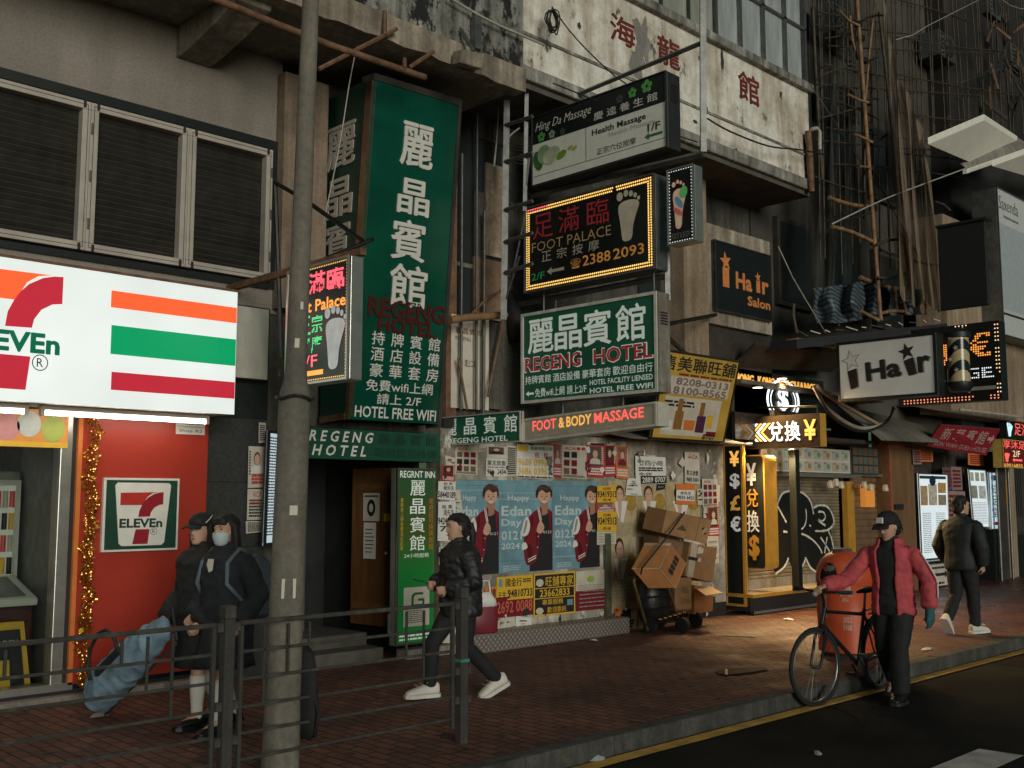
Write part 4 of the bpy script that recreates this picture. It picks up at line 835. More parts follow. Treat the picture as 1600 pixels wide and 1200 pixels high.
ck2 = N(nt, 'ShaderNodeTexWave', wave_type='BANDS', bands_direction='DIAGONAL'); ck2.inputs['Scale'].default_value = 9; nt.links.new(v, mp2.inputs['Vector']); nt.links.new(mp2.outputs['Vector'], ck2.inputs['Vector']); mm = N(nt, 'ShaderNodeMath', operation='MULTIPLY'); nt.links.new(ck.outputs['Fac'], mm.inputs[0]); nt.links.new(ck2.outputs['Fac'], mm.inputs[1])
r_ = ramp(nt, [(0, (.19, .165, .15)), (.6, (.4, .36, .33))]); nt.links.new(mm.outputs[0], r_.inputs['Fac']); nt.links.new(r_.outputs['Color'], b.inputs['Base Color']); b.inputs['Roughness'].default_value = .45; b.inputs['Metallic'].default_value = .35; bump(nt, b, mm.outputs[0], .6, .01)
stp = MB().box((7.9, 8.74, 0), (10.66, 9.08, .2)); stp.build('metal_step', m_chk, bevel=.008, label='low step clad in patterned metal plate in front of the birthday posters', cat='step')
MB().box((7.2, 8.95, 0), (7.9, 9.12, .1)).build('sign_plinth', m_conc, label='small concrete plinth under the glowing green inn sign', cat='plinth')
# --- birthday posters: singer replaced by a generic young man in a varsity jacket
m_blue = mat('poster_blue', (.2, .37, .45), .42, var=.4, scale=3.2, bmp=1.0); m_bluel = mat('poster_blue_print', (.56, .66, .66), .5, var=.15)
m_mard = mat('print_maroon_dark', (.1, .008, .015), .5); m_skind = mat('print_skin_shade', (.42, .22, .15), .6); m_hairl = mat('print_hair_brown', (.12, .06, .035), .6)
def smooth2(pts, n=4):
    P = []; k = len(pts)
    for i in range(k):
        a, b_, c, e = pts[i - 1], pts[i], pts[(i + 1) % k], pts[(i + 2) % k]
        for j in range(n): t = j / n; P.append(tuple(.5 * (2 * b_[q] + (c[q] - a[q]) * t + (2 * a[q] - 5 * b_[q] + 4 * c[q] - e[q]) * t * t + (-a[q] + 3 * b_[q] - 3 * c[q] + e[q]) * t ** 3) for q in (0, 1)))
    return P
def jacket_man(F, o):
    sh = lambda pts, m, n, d, sm=True: F.shape(MB(), smooth2(pts) if sm else pts, d).build(n, m, o)
    sh([(.56, .0), (1, .0), (1, .55), (.9, .66), (.72, .66), (.62, .5)], m_ink, 'picture_shirt', .004, False)
    sh([(.78, .62), (.91, .64), (.9, .76), (.79, .76)], m_skind, 'picture_neck', .005)
    sh([(.715, .82), (.73, .775), (.79, .735), (.845, .722), (.9, .737), (.95, .78), (.965, .83), (.95, .89), (.84, .92), (.73, .89)], m_skinp, 'picture_face', .006)
    sh([(.73, .775), (.79, .735), (.845, .722), (.9, .737), (.95, .78), (.9, .755), (.845, .742), (.79, .755)], m_skind, 'picture_jaw_shade', .0065)
    sh([(.69, .81), (.68, .87), (.72, .925), (.8, .955), (.9, .945), (.985, .9), (.995, .82), (.965, .83), (.95, .875), (.88, .862), (.8, .893), (.74, .868), (.722, .83)], m_hairp, 'picture_hair', .007)
    for k in range(5): sh([(.72 + .05 * k, .9), (.76 + .05 * k, .94), (.775 + .05 * k, .935), (.74 + .05 * k, .893)], m_hairl, 'picture_hair_lock', .0075)
    for u in (.795, .888): F.oval(MB(), u, .824, .02, .0055, .007, 8).build('picture_eye', m_ink, o); sh([(u - .034, .842), (u, .85), (u + .03, .842), (u, .845)], m_hairp, 'picture_eyebrow', .0071)
    sh([(.838, .815), (.852, .815), (.86, .788), (.83, .786)], m_skind, 'picture_nose', .007); sh([(.795, .768), (.84, .757), (.888, .769), (.84, .774)], m_white, 'picture_smile', .007)
    for u in (.715, .965): F.oval(MB(), u, .815, .014, .018, .0065, 8).build('picture_ear', m_skind, o)
    sh([(.46, .42), (.53, .58), (.68, .67), (.79, .69), (.77, .5), (.74, .3), (.68, .12), (.52, .07), (.46, .2)], m_mar, 'picture_jacket', .006); sh([(.9, .69), (1, .65), (1, .3), (.96, .42), (.94, .56)], m_mar, 'picture_jacket', .006, False)
    for P in ([(.6, .6), (.63, .58), (.6, .44), (.57, .42)], [(.68, .5), (.71, .5), (.72, .3), (.69, .28)], [(.52, .3), (.6, .26), (.62, .12), (.54, .14)], [(.5, .45), (.53, .5), (.52, .36), (.49, .36)], [(.97, .6), (1, .58), (1, .4), (.98, .44)]): sh(P, m_mard, 'picture_fold', .0065)
    sh([(.41, .4), (.45, .55), (.52, .6), (.57, .5), (.52, .4)], m_white, 'picture_sleeve', .007); sh([(.42, .24), (.42, .3), (.48, .32), (.52, .26)], m_white, 'picture_sleeve', .007); sh([(.44, .42), (.48, .44), (.52, .54), (.49, .56)], mat('grey_print', (.3, .29, .26)), 'picture_fold', .0075)
    for u0 in (.705, .73): sh([(u0, .695), (u0 + .014, .695), (u0 + .06, .56), (u0 + .046, .55)], m_white, 'picture_collar', .008, False)
    for v0 in (.1, .125): sh([(.53, v0), (.68, v0 + .04), (.68, v0 + .052), (.53, v0 + .012)], m_white, 'picture_hem', .008, False)
    sh([(.52, .36), (.7, .43), (.76, .5), (.66, .53), (.56, .45)], m_mar, 'picture_arm', .008); sh([(.69, .44), (.76, .41), (.82, .44), (.835, .49), (.8, .53), (.77, .56), (.745, .54), (.72, .51)], m_skinp, 'picture_hand', .009)
    for v0 in (.445, .465, .485): sh([(.76, v0), (.825, v0 + .006), (.825, v0 + .011), (.76, v0 + .005)], m_skind, 'picture_finger_line', .0095, False)
    for v0 in (.5, .38, .26): F.oval(MB(), .735 - (.5 - v0) * .12, v0, .01, .006, .0085, 8).build('picture_button', m_white, o)
    letters(F, '0121', (.82, .41, .97, .44), m_white, o, d=.007)
bl = [(712, 750, 779, 898), (779, 749, 863, 895), (863, 748, 937, 893)]
for k, (xa, ya, xb, yb) in enumerate(bl):
    a, b_ = aY(xa, ya, PY), aY(xb, yb, PY); z1 = aY(780, 750, PY).z; z0 = aY(780, 896, PY).z
    F = FY(PY, a.x, b_.x, z0, z1); q = MB(); F.slab(q, 0, 0, 1, 1, -.003, .001); where = ('leftmost, behind the walking woman', 'middle one, between its two twins', 'rightmost, beside the yellow phone stickers')[k]
    o = q.build('birthday_poster', m_blue, label='blue birthday poster of a man in a maroon jacket, ' + where, cat='poster', group='blue birthday posters')
    if k == 0: F = F.sub(-.22, 0, 1, 1)
    for q_ in range(5): va = random.random(); q = MB(); F.quad(q, 0 if k else .2, va, 1, va + .004, .0015); q.build('crease_tone', m_bluel if q_ % 2 else mat('poster_blue_dark', (.09, .18, .22)), o)  # flat pale and dark lines painted as the shading of creases
    jacket_man(F, o)
    fnt = dict(bold=.02, d=.003)
    for t, bx in (('Happy', (.16, .76, .56, .84)), ('Edan', (.05, .61, .6, .72)), ('Day', (.05, .48, .42, .58)), ('0121', (.05, .35, .42, .45)), ('2024', (.05, .25, .38, .32))): letters(F, t, bx if k else (bx[0] + .15, bx[1], bx[2], bx[3]), m_bluel, o, **fnt)
    scribble(F, o, m_bluel, .08, .02, .4, .08, 3, bl=.35)
# --- pale poster sheets with men's heads on the right panel
m_sheet = stained('rain_stained_sheet', (.66, .62, .5), (.42, .28, .08), scale=2.6, amt=.55, streak=1, fine=10)
k = 0
for row, (y0, y1) in enumerate(((752, 838), (838, 950))):
    for col, (xa, xb) in enumerate(((950, 995), (995, 1040), (1040, 1094))):
        Yp = PY + .028 if xa > 955 else PY + .02
        a, b_ = aY(xa, y0, PY + .03), aY(xb, y1, PY + .03); z1 = aY(1020, y0, PY + .03).z; z0 = aY(1020, y1, PY + .03).z
        F = FY(PY + .026, a.x + .003, b_.x - .003, z0, z1); q = MB(); F.slab(q, 0, 0, 1, 1, -.003, 0)
        o = q.build('campaign_poster', m_sheet, label='rain stained pale poster with a small portrait head, %s of its row, %s row' % (('left', 'middle', 'right')[col], ('upper', 'lower')[row]), cat='poster', group='pale portrait posters')
        cu = .38; cv = .76 if row == 0 else .84
        F.shape(MB(), [(cu - .2, cv - .12), (cu + .3, cv - .12), (cu + .12, cv - .52 if row == 0 else cv - .4), (cu - .05, cv - .4)], .002).build('picture_shirt', m_white, o)
        F.shape(MB(), [(cu - .1, cv), (cu + .1, cv), (cu + .03, cv - (.5 if row == 0 else .4)), (cu - .0, cv - (.5 if row == 0 else .4))], .003).build('picture_neck', m_skinp, o)
        F.oval(MB(), cu, cv + .03, .16, .13, .003, 14).build('picture_hair', m_hairp, o); F.oval(MB(), cu + .01, cv - .01, .12, .12, .004, 14).build('picture_face', m_skinp, o)
        for u in (-.05, .055): F.oval(MB(), cu + u, cv + .01, .022, .01, .005, 6).build('picture_eye', m_ink, o)
        scribble(F, o, mat('grey_print', (.3, .29, .26)), .02, .03 if row == 0 else .12, .98, .26 if row == 0 else .4, 6, bl=.35, d=.003)
        F.oval(MB(), .8, .62, .2, .16, .001, 16).build('stain', mat('ochre_blot', (.45, .28, .05), .6, var=.5, scale=6), o)
# --- property adverts and flyers: (pixel box, paper, kind, label)
P_ = PY - .006
ads = [
 ((711, 697, 746, 742), m_cream, 'grid', 'cream flyer of small picture boxes, leftmost in the top row'),
 ((760, 697, 792, 717), m_cream, 'photo', 'flyer with a dark haired woman above the black number 9683 5434'),
 ((759, 716, 791, 745), m_white, [('業主放盤', .05, .62, .95, .9, m_ink), ('For Lease / Sale', .08, .48, .9, .58, m_ink), ('9683 5434', .05, .12, .95, .42, m_ink)], 'white card reading 9683 5434 in black under the woman flyer'),
 ((792, 696, 807, 744), m_cream, 'text', 'narrow cream text strip between two phone number cards'),
 ((807, 694, 864, 748), m_white, [('租', .48, .62, .6, .78, m_red), ('售', .72, .62, .84, .78, m_red), ('9609 0996', .03, .36, .82, .58, m_yellow), ('3686 0396', .03, .1, .82, .32, m_yellow), ('地產有限公司', .35, .84, .96, .95, m_ink), ('吳先生', .86, .1, .97, .7, m_ink)], 'large white advert with orange numbers 9609 0996 and 3686 0396'),
 ((864, 694, 877, 746), m_red, 'photo', 'thin red flyer right of the orange number advert'),
 ((877, 695, 916, 748), m_cream, 'aca', 'cream flyer headed ACA in red circles in the top row'),
 ((916, 695, 943, 746), m_red, 'photo', 'dark red flyer with a woman, left one of the pair after the ACA flyer'),
 ((944, 695, 962, 744), m_red, 'photo', 'dark red flyer with a woman, narrow right one of the pair'),
 ((962, 697, 982, 748), m_orange, 'photo', 'orange flyer with a blurred portrait near the end of the row'),
 ((993, 712, 1041, 757), m_white, [('2889 0707', .2, .06, .97, .26, m_white), ('廿四小時', .1, .66, .9, .86, m_ink), ('免佣', .1, .3, .5, .42, m_mar)], 'white advert with the number 2889 0707 on a black strip'),
 ((1069, 706, 1093, 756), m_cream, [('ACA', .2, .78, .9, .9, m_red), ('業主放盤', .1, .26, .9, .42, m_ink), ('9683 5434', .1, .06, .9, .2, m_ink)], 'cream flyer reading 9683 5434 near the dark corner'),
 ((1056, 756, 1085, 788), m_white, [('李先生', .2, .46, .8, .62, m_ink), ('9033 6421', .05, .24, .95, .42, m_ink)], 'white advert 9033 6421 banded in orange above the cardboard boxes'),
 ((931, 759, 961, 785), m_yellow, [('93419313', .0, .3, 1, .7, m_ink), ('出租', .3, .76, .7, .92, m_mar), ('周小姐', .3, .08, .7, .24, m_mar)], 'yellow sticker reading 93419313, upper one'),
 ((931, 786, 961, 800), m_red, 'photo', 'small red flyer between the two yellow number stickers'),
 ((931, 800, 961, 830), m_yellow, [('93419313', .0, .34, 1, .72, m_ink), ('出租', .3, .76, .7, .92, m_mar), ('周小姐', .3, .08, .7, .24, m_mar)], 'yellow sticker reading 93419313, lower one'),
 ((932, 830, 962, 850), m_cream, 'torn', 'torn white paper below the lower yellow number sticker'),
 ((775, 902, 832, 934), m_yellow, [('國金行', .24, .56, .68, .92, m_ink), ('94810733', .3, .1, .98, .44, m_ink), ('王生', .04, .1, .26, .36, m_ink)], 'yellow poster with handwritten number 94810733 under the blue posters'),
 ((774, 934, 832, 960), m_mar, [('2692 0088', .02, .2, .98, .8, mat('salmon_digit', (.6, .14, .08)))], 'dark red strip reading 2692 0088 at the bottom left'),
 ((833, 897, 898, 957), m_ink, [('旺舖專家', .28, .68, .95, .92, m_yellow), ('23662833', .14, .44, .86, .62, m_yellow), ('專業服務', .2, .25, .7, .38, m_yellow), ('歡迎委託', .32, .06, .78, .2, m_yellow)], 'black poster with yellow borders reading 23662833'),
 ((899, 893, 949, 924), m_cream, 'map', 'pale poster with a green smudge above the dark red strip at the right'),
 ((899, 924, 949, 950), m_mar, 'none', 'plain dark red poster strip below the pale green smudged poster'),
 ((756, 918, 774, 938), m_orange, [('28', .45, .2, .95, .85, m_ink)], 'orange poster corner with the number 28 behind the walking woman'),
 ((752, 938, 774, 966), m_white, [('上', .5, .3, .9, .8, m_mar)], 'white poster corner with a red character below the orange 28'),
 ((684, 752, 711, 781), m_white, [('租 售', .3, .8, .8, .94, m_ink), ('程先生', .3, .52, .9, .76, m_ink), ('58440189', .0, .1, 1, .45, m_ink)], 'white card reading 58440189 at the left end of the hoarding'),
 ((684, 784, 711, 845), m_white, [('租 業', .2, .82, .8, .92, m_ink), ('周先生', .3, .64, .9, .8, m_ink), ('94240013', .0, .42, 1, .6, m_ink), ('7', .1, .24, .5, .38, m_ink)], 'tall white card reading 94240013 left of the walking woman'),
 ((686, 855, 704, 890), m_cream, 'text', 'small cream notice low on the left end of the hoarding'),
 ((690, 727, 710, 752), m_red, 'photo', 'small red flyer with a woman above the 58440189 card'),
 ((1097, 748, 1122, 792), m_cream, 'grid', 'grid flyer near the yellow exchange panel'),
 ((1106, 792, 1124, 838), m_red, 'photo', 'red and white flyer with two women beside the yellow exchange panel'),
 ((1104, 838, 1123, 880), m_cream, 'torn', 'torn cream paper right of the cardboard boxes'),
]
for (x0, y0, x1, y1), pap, kind, lab in ads:
    d = random.uniform(.0, .006) + (.02 if pap in (m_yellow,) and x0 > 920 and x0 < 1000 else 0)
    yy = PY - (.02 if x0 in (931, 932) else .005)
    o, F = flyer(x0, y0, x1, y1, yy, pap, lab, d=d)
    if isinstance(kind, list):
        if '2889' in kind[0][0]: q = MB(); F.quad(q, .15, .02, 1, .3, .002); q.build('strip', m_ink, o); scribble(F, o, m_ink, .1, .46, .9, .62, 2, bl=.7)
        if '李' in kind[0][0]: q = MB(); F.quad(q, 0, .0, 1, .18, .002); F.quad(q, 0, .7, 1, 1, .002); q.build('band', m_orange, o)
        if '旺舖' in kind[0][0]:
            q = MB(); F.frame(q, .02, .0, .004); F.quad(q, 0, .64, 1, .66, .003); F.quad(q, 0, .4, 1, .42, .003); q.build('border', m_yellow, o)
            F.oval(MB(), .14, .78, .09, .09, .004).build('picture', m_cream, o); F.oval(MB(), .14, .12, .09, .08, .004).build('picture', m_cream, o); q = MB(); F.quad(q, .8, .2, .94, .34, .004); q.build('picture', m_blue, o)
        if '國金行' == kind[0][0]: q = MB(); F.quad(q, .06, .58, .16, .9, .003); q.build('picture', m_blue, o); scribble(F, o, m_ink, .72, .7, .95, .88, 2)
        if '租' == kind[0][0]: q = MB(); F.quad(q, .02, .8, .3, .97, .003); q.build('picture', m_yellow, o); scribble(F, o, m_ink, .02, .01, .98, .06, 1, bl=.8)
        for t, a, b_, c, e, m_ in kind: letters(F, t, (a, b_, c, e), m_, o, bold=.02, d=.004)
    elif kind == 'photo':
        q = MB(); F.quad(q, .1, .34, .84, .96, .002); q.build('picture_ground', random.choice((mat('photo_dusk', (.1, .08, .08)), m_darkbrown, mat('photo_rose', (.3, .14, .12)))), o); face_photo(F, o, .47, .72, .15, .12, mat('photo_hair_brown', (.14, .06, .03)), top=random.choice((m_ink, m_mar, m_cream))); scribble(F, o, m_white, .08, .06, .92, .3, 3, bl=.6); scribble(F, o, m_cream, .85, .4, .97, .95, 8)
    elif kind in ('grid', 'aca'):
        for i in range(3):
            for j in range(3 if kind == 'grid' else 2): q = MB(); F.quad(q, .08 + .3 * j, .12 + .25 * i, .3 + .3 * j, .3 + .25 * i, .003); q.build('picture', random.choice((m_ink, m_mar, mat('photo_brown', (.2, .12, .08)))), o)
        scribble(F, o, m_ink, .05, .03, .95, .1, 2); letters(F, 'ACA', (.1, .86, .55, .95), m_red, o, bold=.02)
        if kind == 'aca':
            for u in (.66, .86): F.oval(MB(), u, .9, .08, .05, .003).build('red_dot', m_red, o)
    elif kind in ('text',): scribble(F, o, m_ink, .08, .05, .92, .95, 14)
    elif kind == 'map': scribble(F, o, mat('grey_print', (.3, .29, .26)), .05, .05, .95, .4, 4, bl=.4); F.oval(MB(), .45, .62, .12, .16, .003, 7).build('smudge', mat('lime_print', (.35, .5, .08)), o)
    else: scribble(F, o, mat('grey_print', (.3, .29, .26)), .1, .1, .9, .9, 4, bl=.3)
# layers of half torn paper: scraps on the hoarding
for i in range(70):
    px, py = random.uniform(690, 1120), random.choice((random.uniform(690, 750), random.uniform(945, 985), random.uniform(690, 960)))
    if 711 < px < 960 and 748 < py < 945 or (930 < px < 1100 and 750 < py < 950): continue
    a = aY(px, py, PY - .012 - random.random() * .008); s = random.uniform(.02, .07); n_ = random.randint(4, 6)
    pts = [a + V((math.cos(k * 6.283 / n_) * s * random.uniform(.3, 1.6), random.uniform(-.008, .0), math.sin(k * 6.283 / n_) * s * random.uniform(.3, 1.7))) for k in range(n_)]
    MB().poly(pts).build('paper_scrap', random.choice((m_cream, m_white, m_cream, mat('scrap_grey', (.25, .24, .21)), m_mar, m_darkbrown)), hb)
mgp = mat('grey_print', (.3, .29, .26))
for i in range(46):      # older leaflets overlapping each other wherever the boards are bare
    x0, y0 = random.choice(((random.uniform(975, 1095), random.uniform(690, 745)), (random.uniform(1040, 1110), random.uniform(745, 860)), (random.uniform(690, 940), random.uniform(950, 975)), (random.uniform(690, 712), random.uniform(695, 950)), (random.uniform(705, 960), random.uniform(688, 700)), (random.uniform(955, 1010), random.uniform(930, 965))))
    w_, h_ = random.uniform(12, 26), random.uniform(14, 40); a_, b_ = aY(x0, y0, PY - .001), aY(x0 + w_, y0 + h_, PY - .001); j = lambda: random.uniform(-.03, .03); dd = .001 + .0001 * i
    F = Face((a_.x + j(), PY + .004 - dd, b_.z + j()), (b_.x + j(), PY + .004 - dd, b_.z + j()), (a_.x + j(), PY + .004 - dd, a_.z + j()), (b_.x + j(), PY + .004 - dd, a_.z + j())); F.n = V((0, -1, 0)); q = MB(); F.quad(q, 0, 0, 1, 1, 0 if x0 < 1040 else -.0); o = q.build('old_leaflet', random.choice((m_cream, m_cream, m_white, mat('scrap_grey', (.25, .24, .21)), m_ink, m_orange if i % 5 == 0 else m_cream)), hb)
    q = MB()
    for r_ in range(random.randint(3, 8)): v_ = random.uniform(.05, .9); u_ = random.uniform(.05, .4); F.quad(q, u_, v_, u_ + random.uniform(.2, .5), v_ + random.uniform(.03, .1), .0006)
    q.build('small_print', random.choice((m_ink, mgp, mgp, m_mar)), o)
# corrugated canopy over the right half of the hoarding and cluttered ledge
def corrugated(name, A, B, C, D, m, label, n=60, amp=.012, cat='canopy'):
    """A,B top edge, D,C bottom edge"""
    A, B, C, D = map(V, (A, B, C, D)); nn = (B - A).cross(D - A).normalized(); mb = MB(); vs = []; fs = []
    for i in range(n * 4 + 1):
        t = i / (n * 4); w = nn * amp * math.sin(2 * math.pi * i / 4 * 1.0 + .4); a, d = A.lerp(B, t), D.lerp(C, t); vs += [a + w, d + w, d + w - nn * .004, a + w - nn * .004]
    for i in range(n * 4): a = i * 4; fs += [(a, a + 4, a + 5, a + 1), (a + 1, a + 5, a + 6, a + 2), (a + 2, a + 6, a + 7, a + 3)]
    return mb._add(vs, fs).build(name, m, label=label, cat=cat, smooth=True)
m_corr = mat('corrugated_sheet', (.2, .18, .15), .55, .4, var=.5, scale=4)
corrugated('corrugated_canopy', (10.3, 9.25, 2.62), (13.35, 9.25, 2.62), (13.3, 8.55, 2.47), (10.5, 8.55, 2.47), m_corr, 'grey corrugated canopy above the right part of the poster wall', 48)
MB().box((7.74, 9.0, 2.5), (13.3, 9.3, 2.6)).build('header_beam', m_darkbrown, hb)
# yellow property banner, leaning out at the top
YB = Face(aY(1016, 684, 8.5), aY(1130, 691, 8.5), aY(1040, 546, 8.0))
yb = lightbox('property_banner', 'big yellow property banner leaning out above the corrugated canopy', 'banner', YB, .05, mat('banner_yellow', (.56, .36, .06), .6, var=.25, scale=3), m_ink, .015, m_ink)
q = MB(); YB.quad(q, .12, .53, .93, .73, .003); YB.quad(q, .1, .05, .86, .5, .003); q.build('white_field', m_cream, yb)
letters(YB, '售美聯旺舖', (-.02, .79, .97, .955), m_ink, yb, bold=.045, d=.005); scribble(YB, yb, m_mar, .22, .74, .95, .77, 1, bl=.7)
mph = mat('phone_grey', (.25, .17, .17), .5); letters(YB, '8208-0313', (.2, .635, .91, .72), mph, yb, bold=.03, d=.006); letters(YB, '8100-8565', (.18, .53, .9, .62), mph, yb, bold=.03, d=.006)
for (u0, v0, u1, v1, m_) in ((.26, .12, .37, .34, mat('bottle_amber', (.3, .14, .03))), (.28, .34, .34, .48, mat('bottle_amber', (.3, .14, .03))), (.4, .12, .54, .24, m_orange), (.56, .1, .68, .3, mat('bottle_plum', (.08, .02, .06))), (.58, .3, .64, .46, mat('bottle_amber', (.3, .14, .03))), (.7, .16, .78, .32, m_yellow), (.12, .1, .24, .22, m_white), (.72, .06, .86, .12, m_mar)): q = MB(); YB.quad(q, u0, v0, u1, v1, .006); q.build('picture', m_, yb)
letters(YB, '8707', (.68, .02, .86, .09), m_ink, yb, bold=.03, d=.006); scribble(YB, yb, m_ink, .1, .38, .5, .46, 2, d=.005)
# ================================================================== money exchange shop
ex = thing('exchange_shop', (15.2, 9.1, 0), 'money exchange stall in black and gold with a graffiti covered shutter', 'shop')
m_gold = mat('gold_paint', (.62, .33, .05), .4, .2, var=.2, scale=6); m_goldl = glow('gold_lit_letter', (1, .5, .1), .9)
m_shut, nt, b = _mk('shutter_slats'); n_ = noise_tex(nt, coords(nt, (1, 1, 3)), 3, 6); r_ = ramp(nt, [(.3, (.16, .13, .09)), (.7, (.34, .29, .2))]); nt.links.new(n_.outputs['Fac'], r_.inputs['Fac']); nt.links.new(r_.outputs['Color'], b.inputs['Base Color']); b.inputs['Roughness'].default_value = .5; b.inputs['Metallic'].default_value = .3
def shutter(x0, x1, z0, z1, Y, m, parent, name='shutter', pitch=.055):
    mb = MB(); n = int((z1 - z0) / pitch); rings = []
    for k in range(n):
        z = z0 + (z1 - z0) * k / n; h = (z1 - z0) / n
        for f, d in ((0, .0), (.12, -.014), (.5, -.018), (.88, -.014)): rings.append((Y + d, z + h * f))
    rings.append((Y, z1)); vs = []; fs = []
    for y, z in rings: vs += [(x0, y, z), (x1, y, z)]
    for i in range(len(rings) - 1): a = 2 * i; fs.append((a, a + 1, a + 3, a + 2))
    return mb._add(vs, fs).build(name, m, parent)
SH = shutter(14.2, 17.1, .45, 2.12, 9.3, m_shut, ex)
MB().box((14.2, 9.28, .2), (17.1, 9.4, .45)).build('stall_board', m_conc, ex); MB().box((13.2, 9.4, 0), (17.2, 9.5, 2.9)).build('rear_wall', m_darkbrown, ex)
# graffiti: black bubble letters with white outlines sprayed on the shutter
GFc = FY(9.278, aY(1205, 800, 9.28).x, aY(1310, 800, 9.28).x, aY(1260, 905, 9.28).z, aY(1260, 760, 9.28).z)
gmb = MB(); gw = MB()
def gx(px, py): a = (px - 1205) / 105.0; top = 760 + (px - 1260) * .01; return (a, (905 - py) / 145.0)
# pixel outline inside zoom 7 (x = 1100 + zx*.2333, y = 680 + zy*.2333)
Z7 = lambda zx, zy: gx(1100 + zx * .2333, 680 + zy * .2333)
body = [(455, 425), (485, 470), (515, 400), (560, 376), (620, 376), (670, 400), (705, 450), (722, 500), (760, 472), (815, 480), (850, 530), (862, 590), (840, 640), (845, 740), (858, 800), (800, 820), (775, 860), (735, 930), (690, 900), (660, 820), (625, 890), (580, 900), (548, 815), (500, 890), (460, 900)]
GFc.shape(gmb, [Z7(*p) for p in body], .002)
gmb.build('graffiti_fill', mat('spray_black', (.008, .009, .009), .5), ex)
def ribbon(pts, w):
    P = []
    for i in range(len(pts) - 1):
        p0, p1, p2, p3 = pts[max(i - 1, 0)], pts[i], pts[i + 1], pts[min(i + 2, len(pts) - 1)]
        for t in (0, .25, .5, .75): P.append(tuple(.5 * (2 * p1[k] + (p2[k] - p0[k]) * t + (2 * p0[k] - 5 * p1[k] + 4 * p2[k] - p3[k]) * t * t + (-p0[k] + 3 * p1[k] - 3 * p2[k] + p3[k]) * t ** 3) for k in (0, 1)))
    P.append(pts[-1])
    for a, b_ in zip(P, P[1:]):
        A, B = GFc.pt(*Z7(*a), .006), GFc.pt(*Z7(*b_), .006); d = (B - A)
        if d.length < 1e-5: continue
        s_ = d.normalized().cross(GFc.n) * w * random.uniform(.75, 1.2); gw.poly([A - s_, A + s_, B + s_ + d * .1, B - s_ + d * .1])
for s_ in ([(455, 425), (485, 470), (540, 580)], [(485, 470), (515, 400), (560, 376), (620, 376), (670, 400), (705, 450), (722, 530)], [(722, 490), (760, 472), (815, 480), (850, 530), (862, 590), (830, 635), (780, 648), (730, 645)], [(670, 495), (672, 560), (650, 620), (590, 648)], [(755, 515), (790, 520), (802, 555), (780, 580), (752, 570), (770, 590), (800, 610)], [(520, 640), (545, 645)], [(600, 650), (660, 670), (715, 710), (755, 760), (772, 800)], [(765, 690), (790, 730), (825, 790)], [(812, 690), (800, 740), (790, 800)], [(820, 650), (840, 700), (858, 790)], [(548, 815), (520, 870), (465, 910)], [(660, 820), (690, 890), (740, 930)], [(625, 900), (650, 850), (660, 820)], [(690, 605), (702, 612)]): gw = MB(); ribbon(s_, .017); gw.build('graffiti_line', mat('spray_white', (.72, .7, .62), .6, var=.3, scale=9), ex)

# fascia with curved gold lettering and the lit coin emblem
FC = FY(8.95, aY(1148, 640, 8.95).x, aY(1288, 640, 8.95).x, aY(1215, 690, 8.95).z, aY(1215, 585, 8.95).z)
q = MB(); FC.slab(q, 0, 0, 1, 1, -.06, 0); q.build('fascia', mat('fascia_gloss_black', (.03, .027, .022), .18), ex)
for t, (u0, u1) in (('HONG', (.0, .2)), ('KONG', (.24, .42)), ('EXCHANGE', (.47, .93))):
    mb = MB(); n = len(t)
    for i, ch in enumerate(t):
        ua, ub_ = u0 + (u1 - u0) * i / n, u0 + (u1 - u0) * (i + .86) / n; put_text(mb, FC, ch, ua, .79 - .0 * ua, ub_, .93, bold=.02, d=.006, depth=.015)
    mb.build('gold_lettering', m_goldl, ex)
ed = FC.sub(.32, .3, .69, .93); q = MB()
for ra, rb in ((.5, .44), (.39, .36)):
    for k in range(36):
        a, b_ = 2 * math.pi * k / 36, 2 * math.pi * (k + 1) / 36; q.poly([ed.pt(.5 + r * math.cos(t), .5 + r * math.sin(t), .02) for r, t in ((rb, a), (ra, a), (ra, b_), (rb, b_))])
q.build('coin_ring', glow('cool_neon', (.85, .95, 1), 1.6), ex); letters(ed, '$', (.34, .22, .66, .8), glow('cool_neon', (.85, .95, 1), 1.6), ex, bold=.06, d=.02)
m_lamp = glow('downlight', (1, .86, .6), 7.0)
for px, py, yy in ((1184, 606, 8.7), (1222, 592, 8.7), (1168, 693, 8.85), (1205, 695, 8.85), (1231, 694, 8.75), (1262, 697, 8.75)):
    p = aY(px, py, yy); t = thing('downlight', tuple(p), 'round recessed downlight under the exchange shop canopy, ' + {1184: 'upper left, above the gold letters', 1222: 'upper right, above the gold letters', 1168: 'lower row, leftmost by the yellow panel', 1205: 'lower row, second from the yellow panel', 1231: 'lower row, at the black post', 1262: 'lower row, rightmost under the arrow sign'}[px], 'lamp', 'exchange shop downlights')
    MB().lathe(p, [(.0, .001), (.075, .001), (.075, .003)], 16).build('lens', m_lamp, t); MB().lathe(p, [(.09, 0.004), (.09, .03), (.0, .03)], 16).build('housing', m_blackm, t)
    l = bpy.data.lights.new('downlight_lamp', 'SPOT'); l.energy = 170 if py < 650 else 180; l.color = (1, .66, .3); l.spot_size = R(118); l.spot_blend = .6; l.shadow_soft_size = .05
    lo = bpy.data.objects.new('downlight_lamp', l); COL.objects.link(lo); lo.parent = t; lo.location = (0, -.03, -.03); lo.rotation_euler = (R(-25), 0, 0)
cv = MB(); cv.box((14.25, 8.55, 2.62), (17.0, 9.4, 2.68)); cv.box((13.26, 9.16, 2.54), (14.25, 9.4, 2.6)); cv.build('lower_canopy', m_darkbrown, ex); 
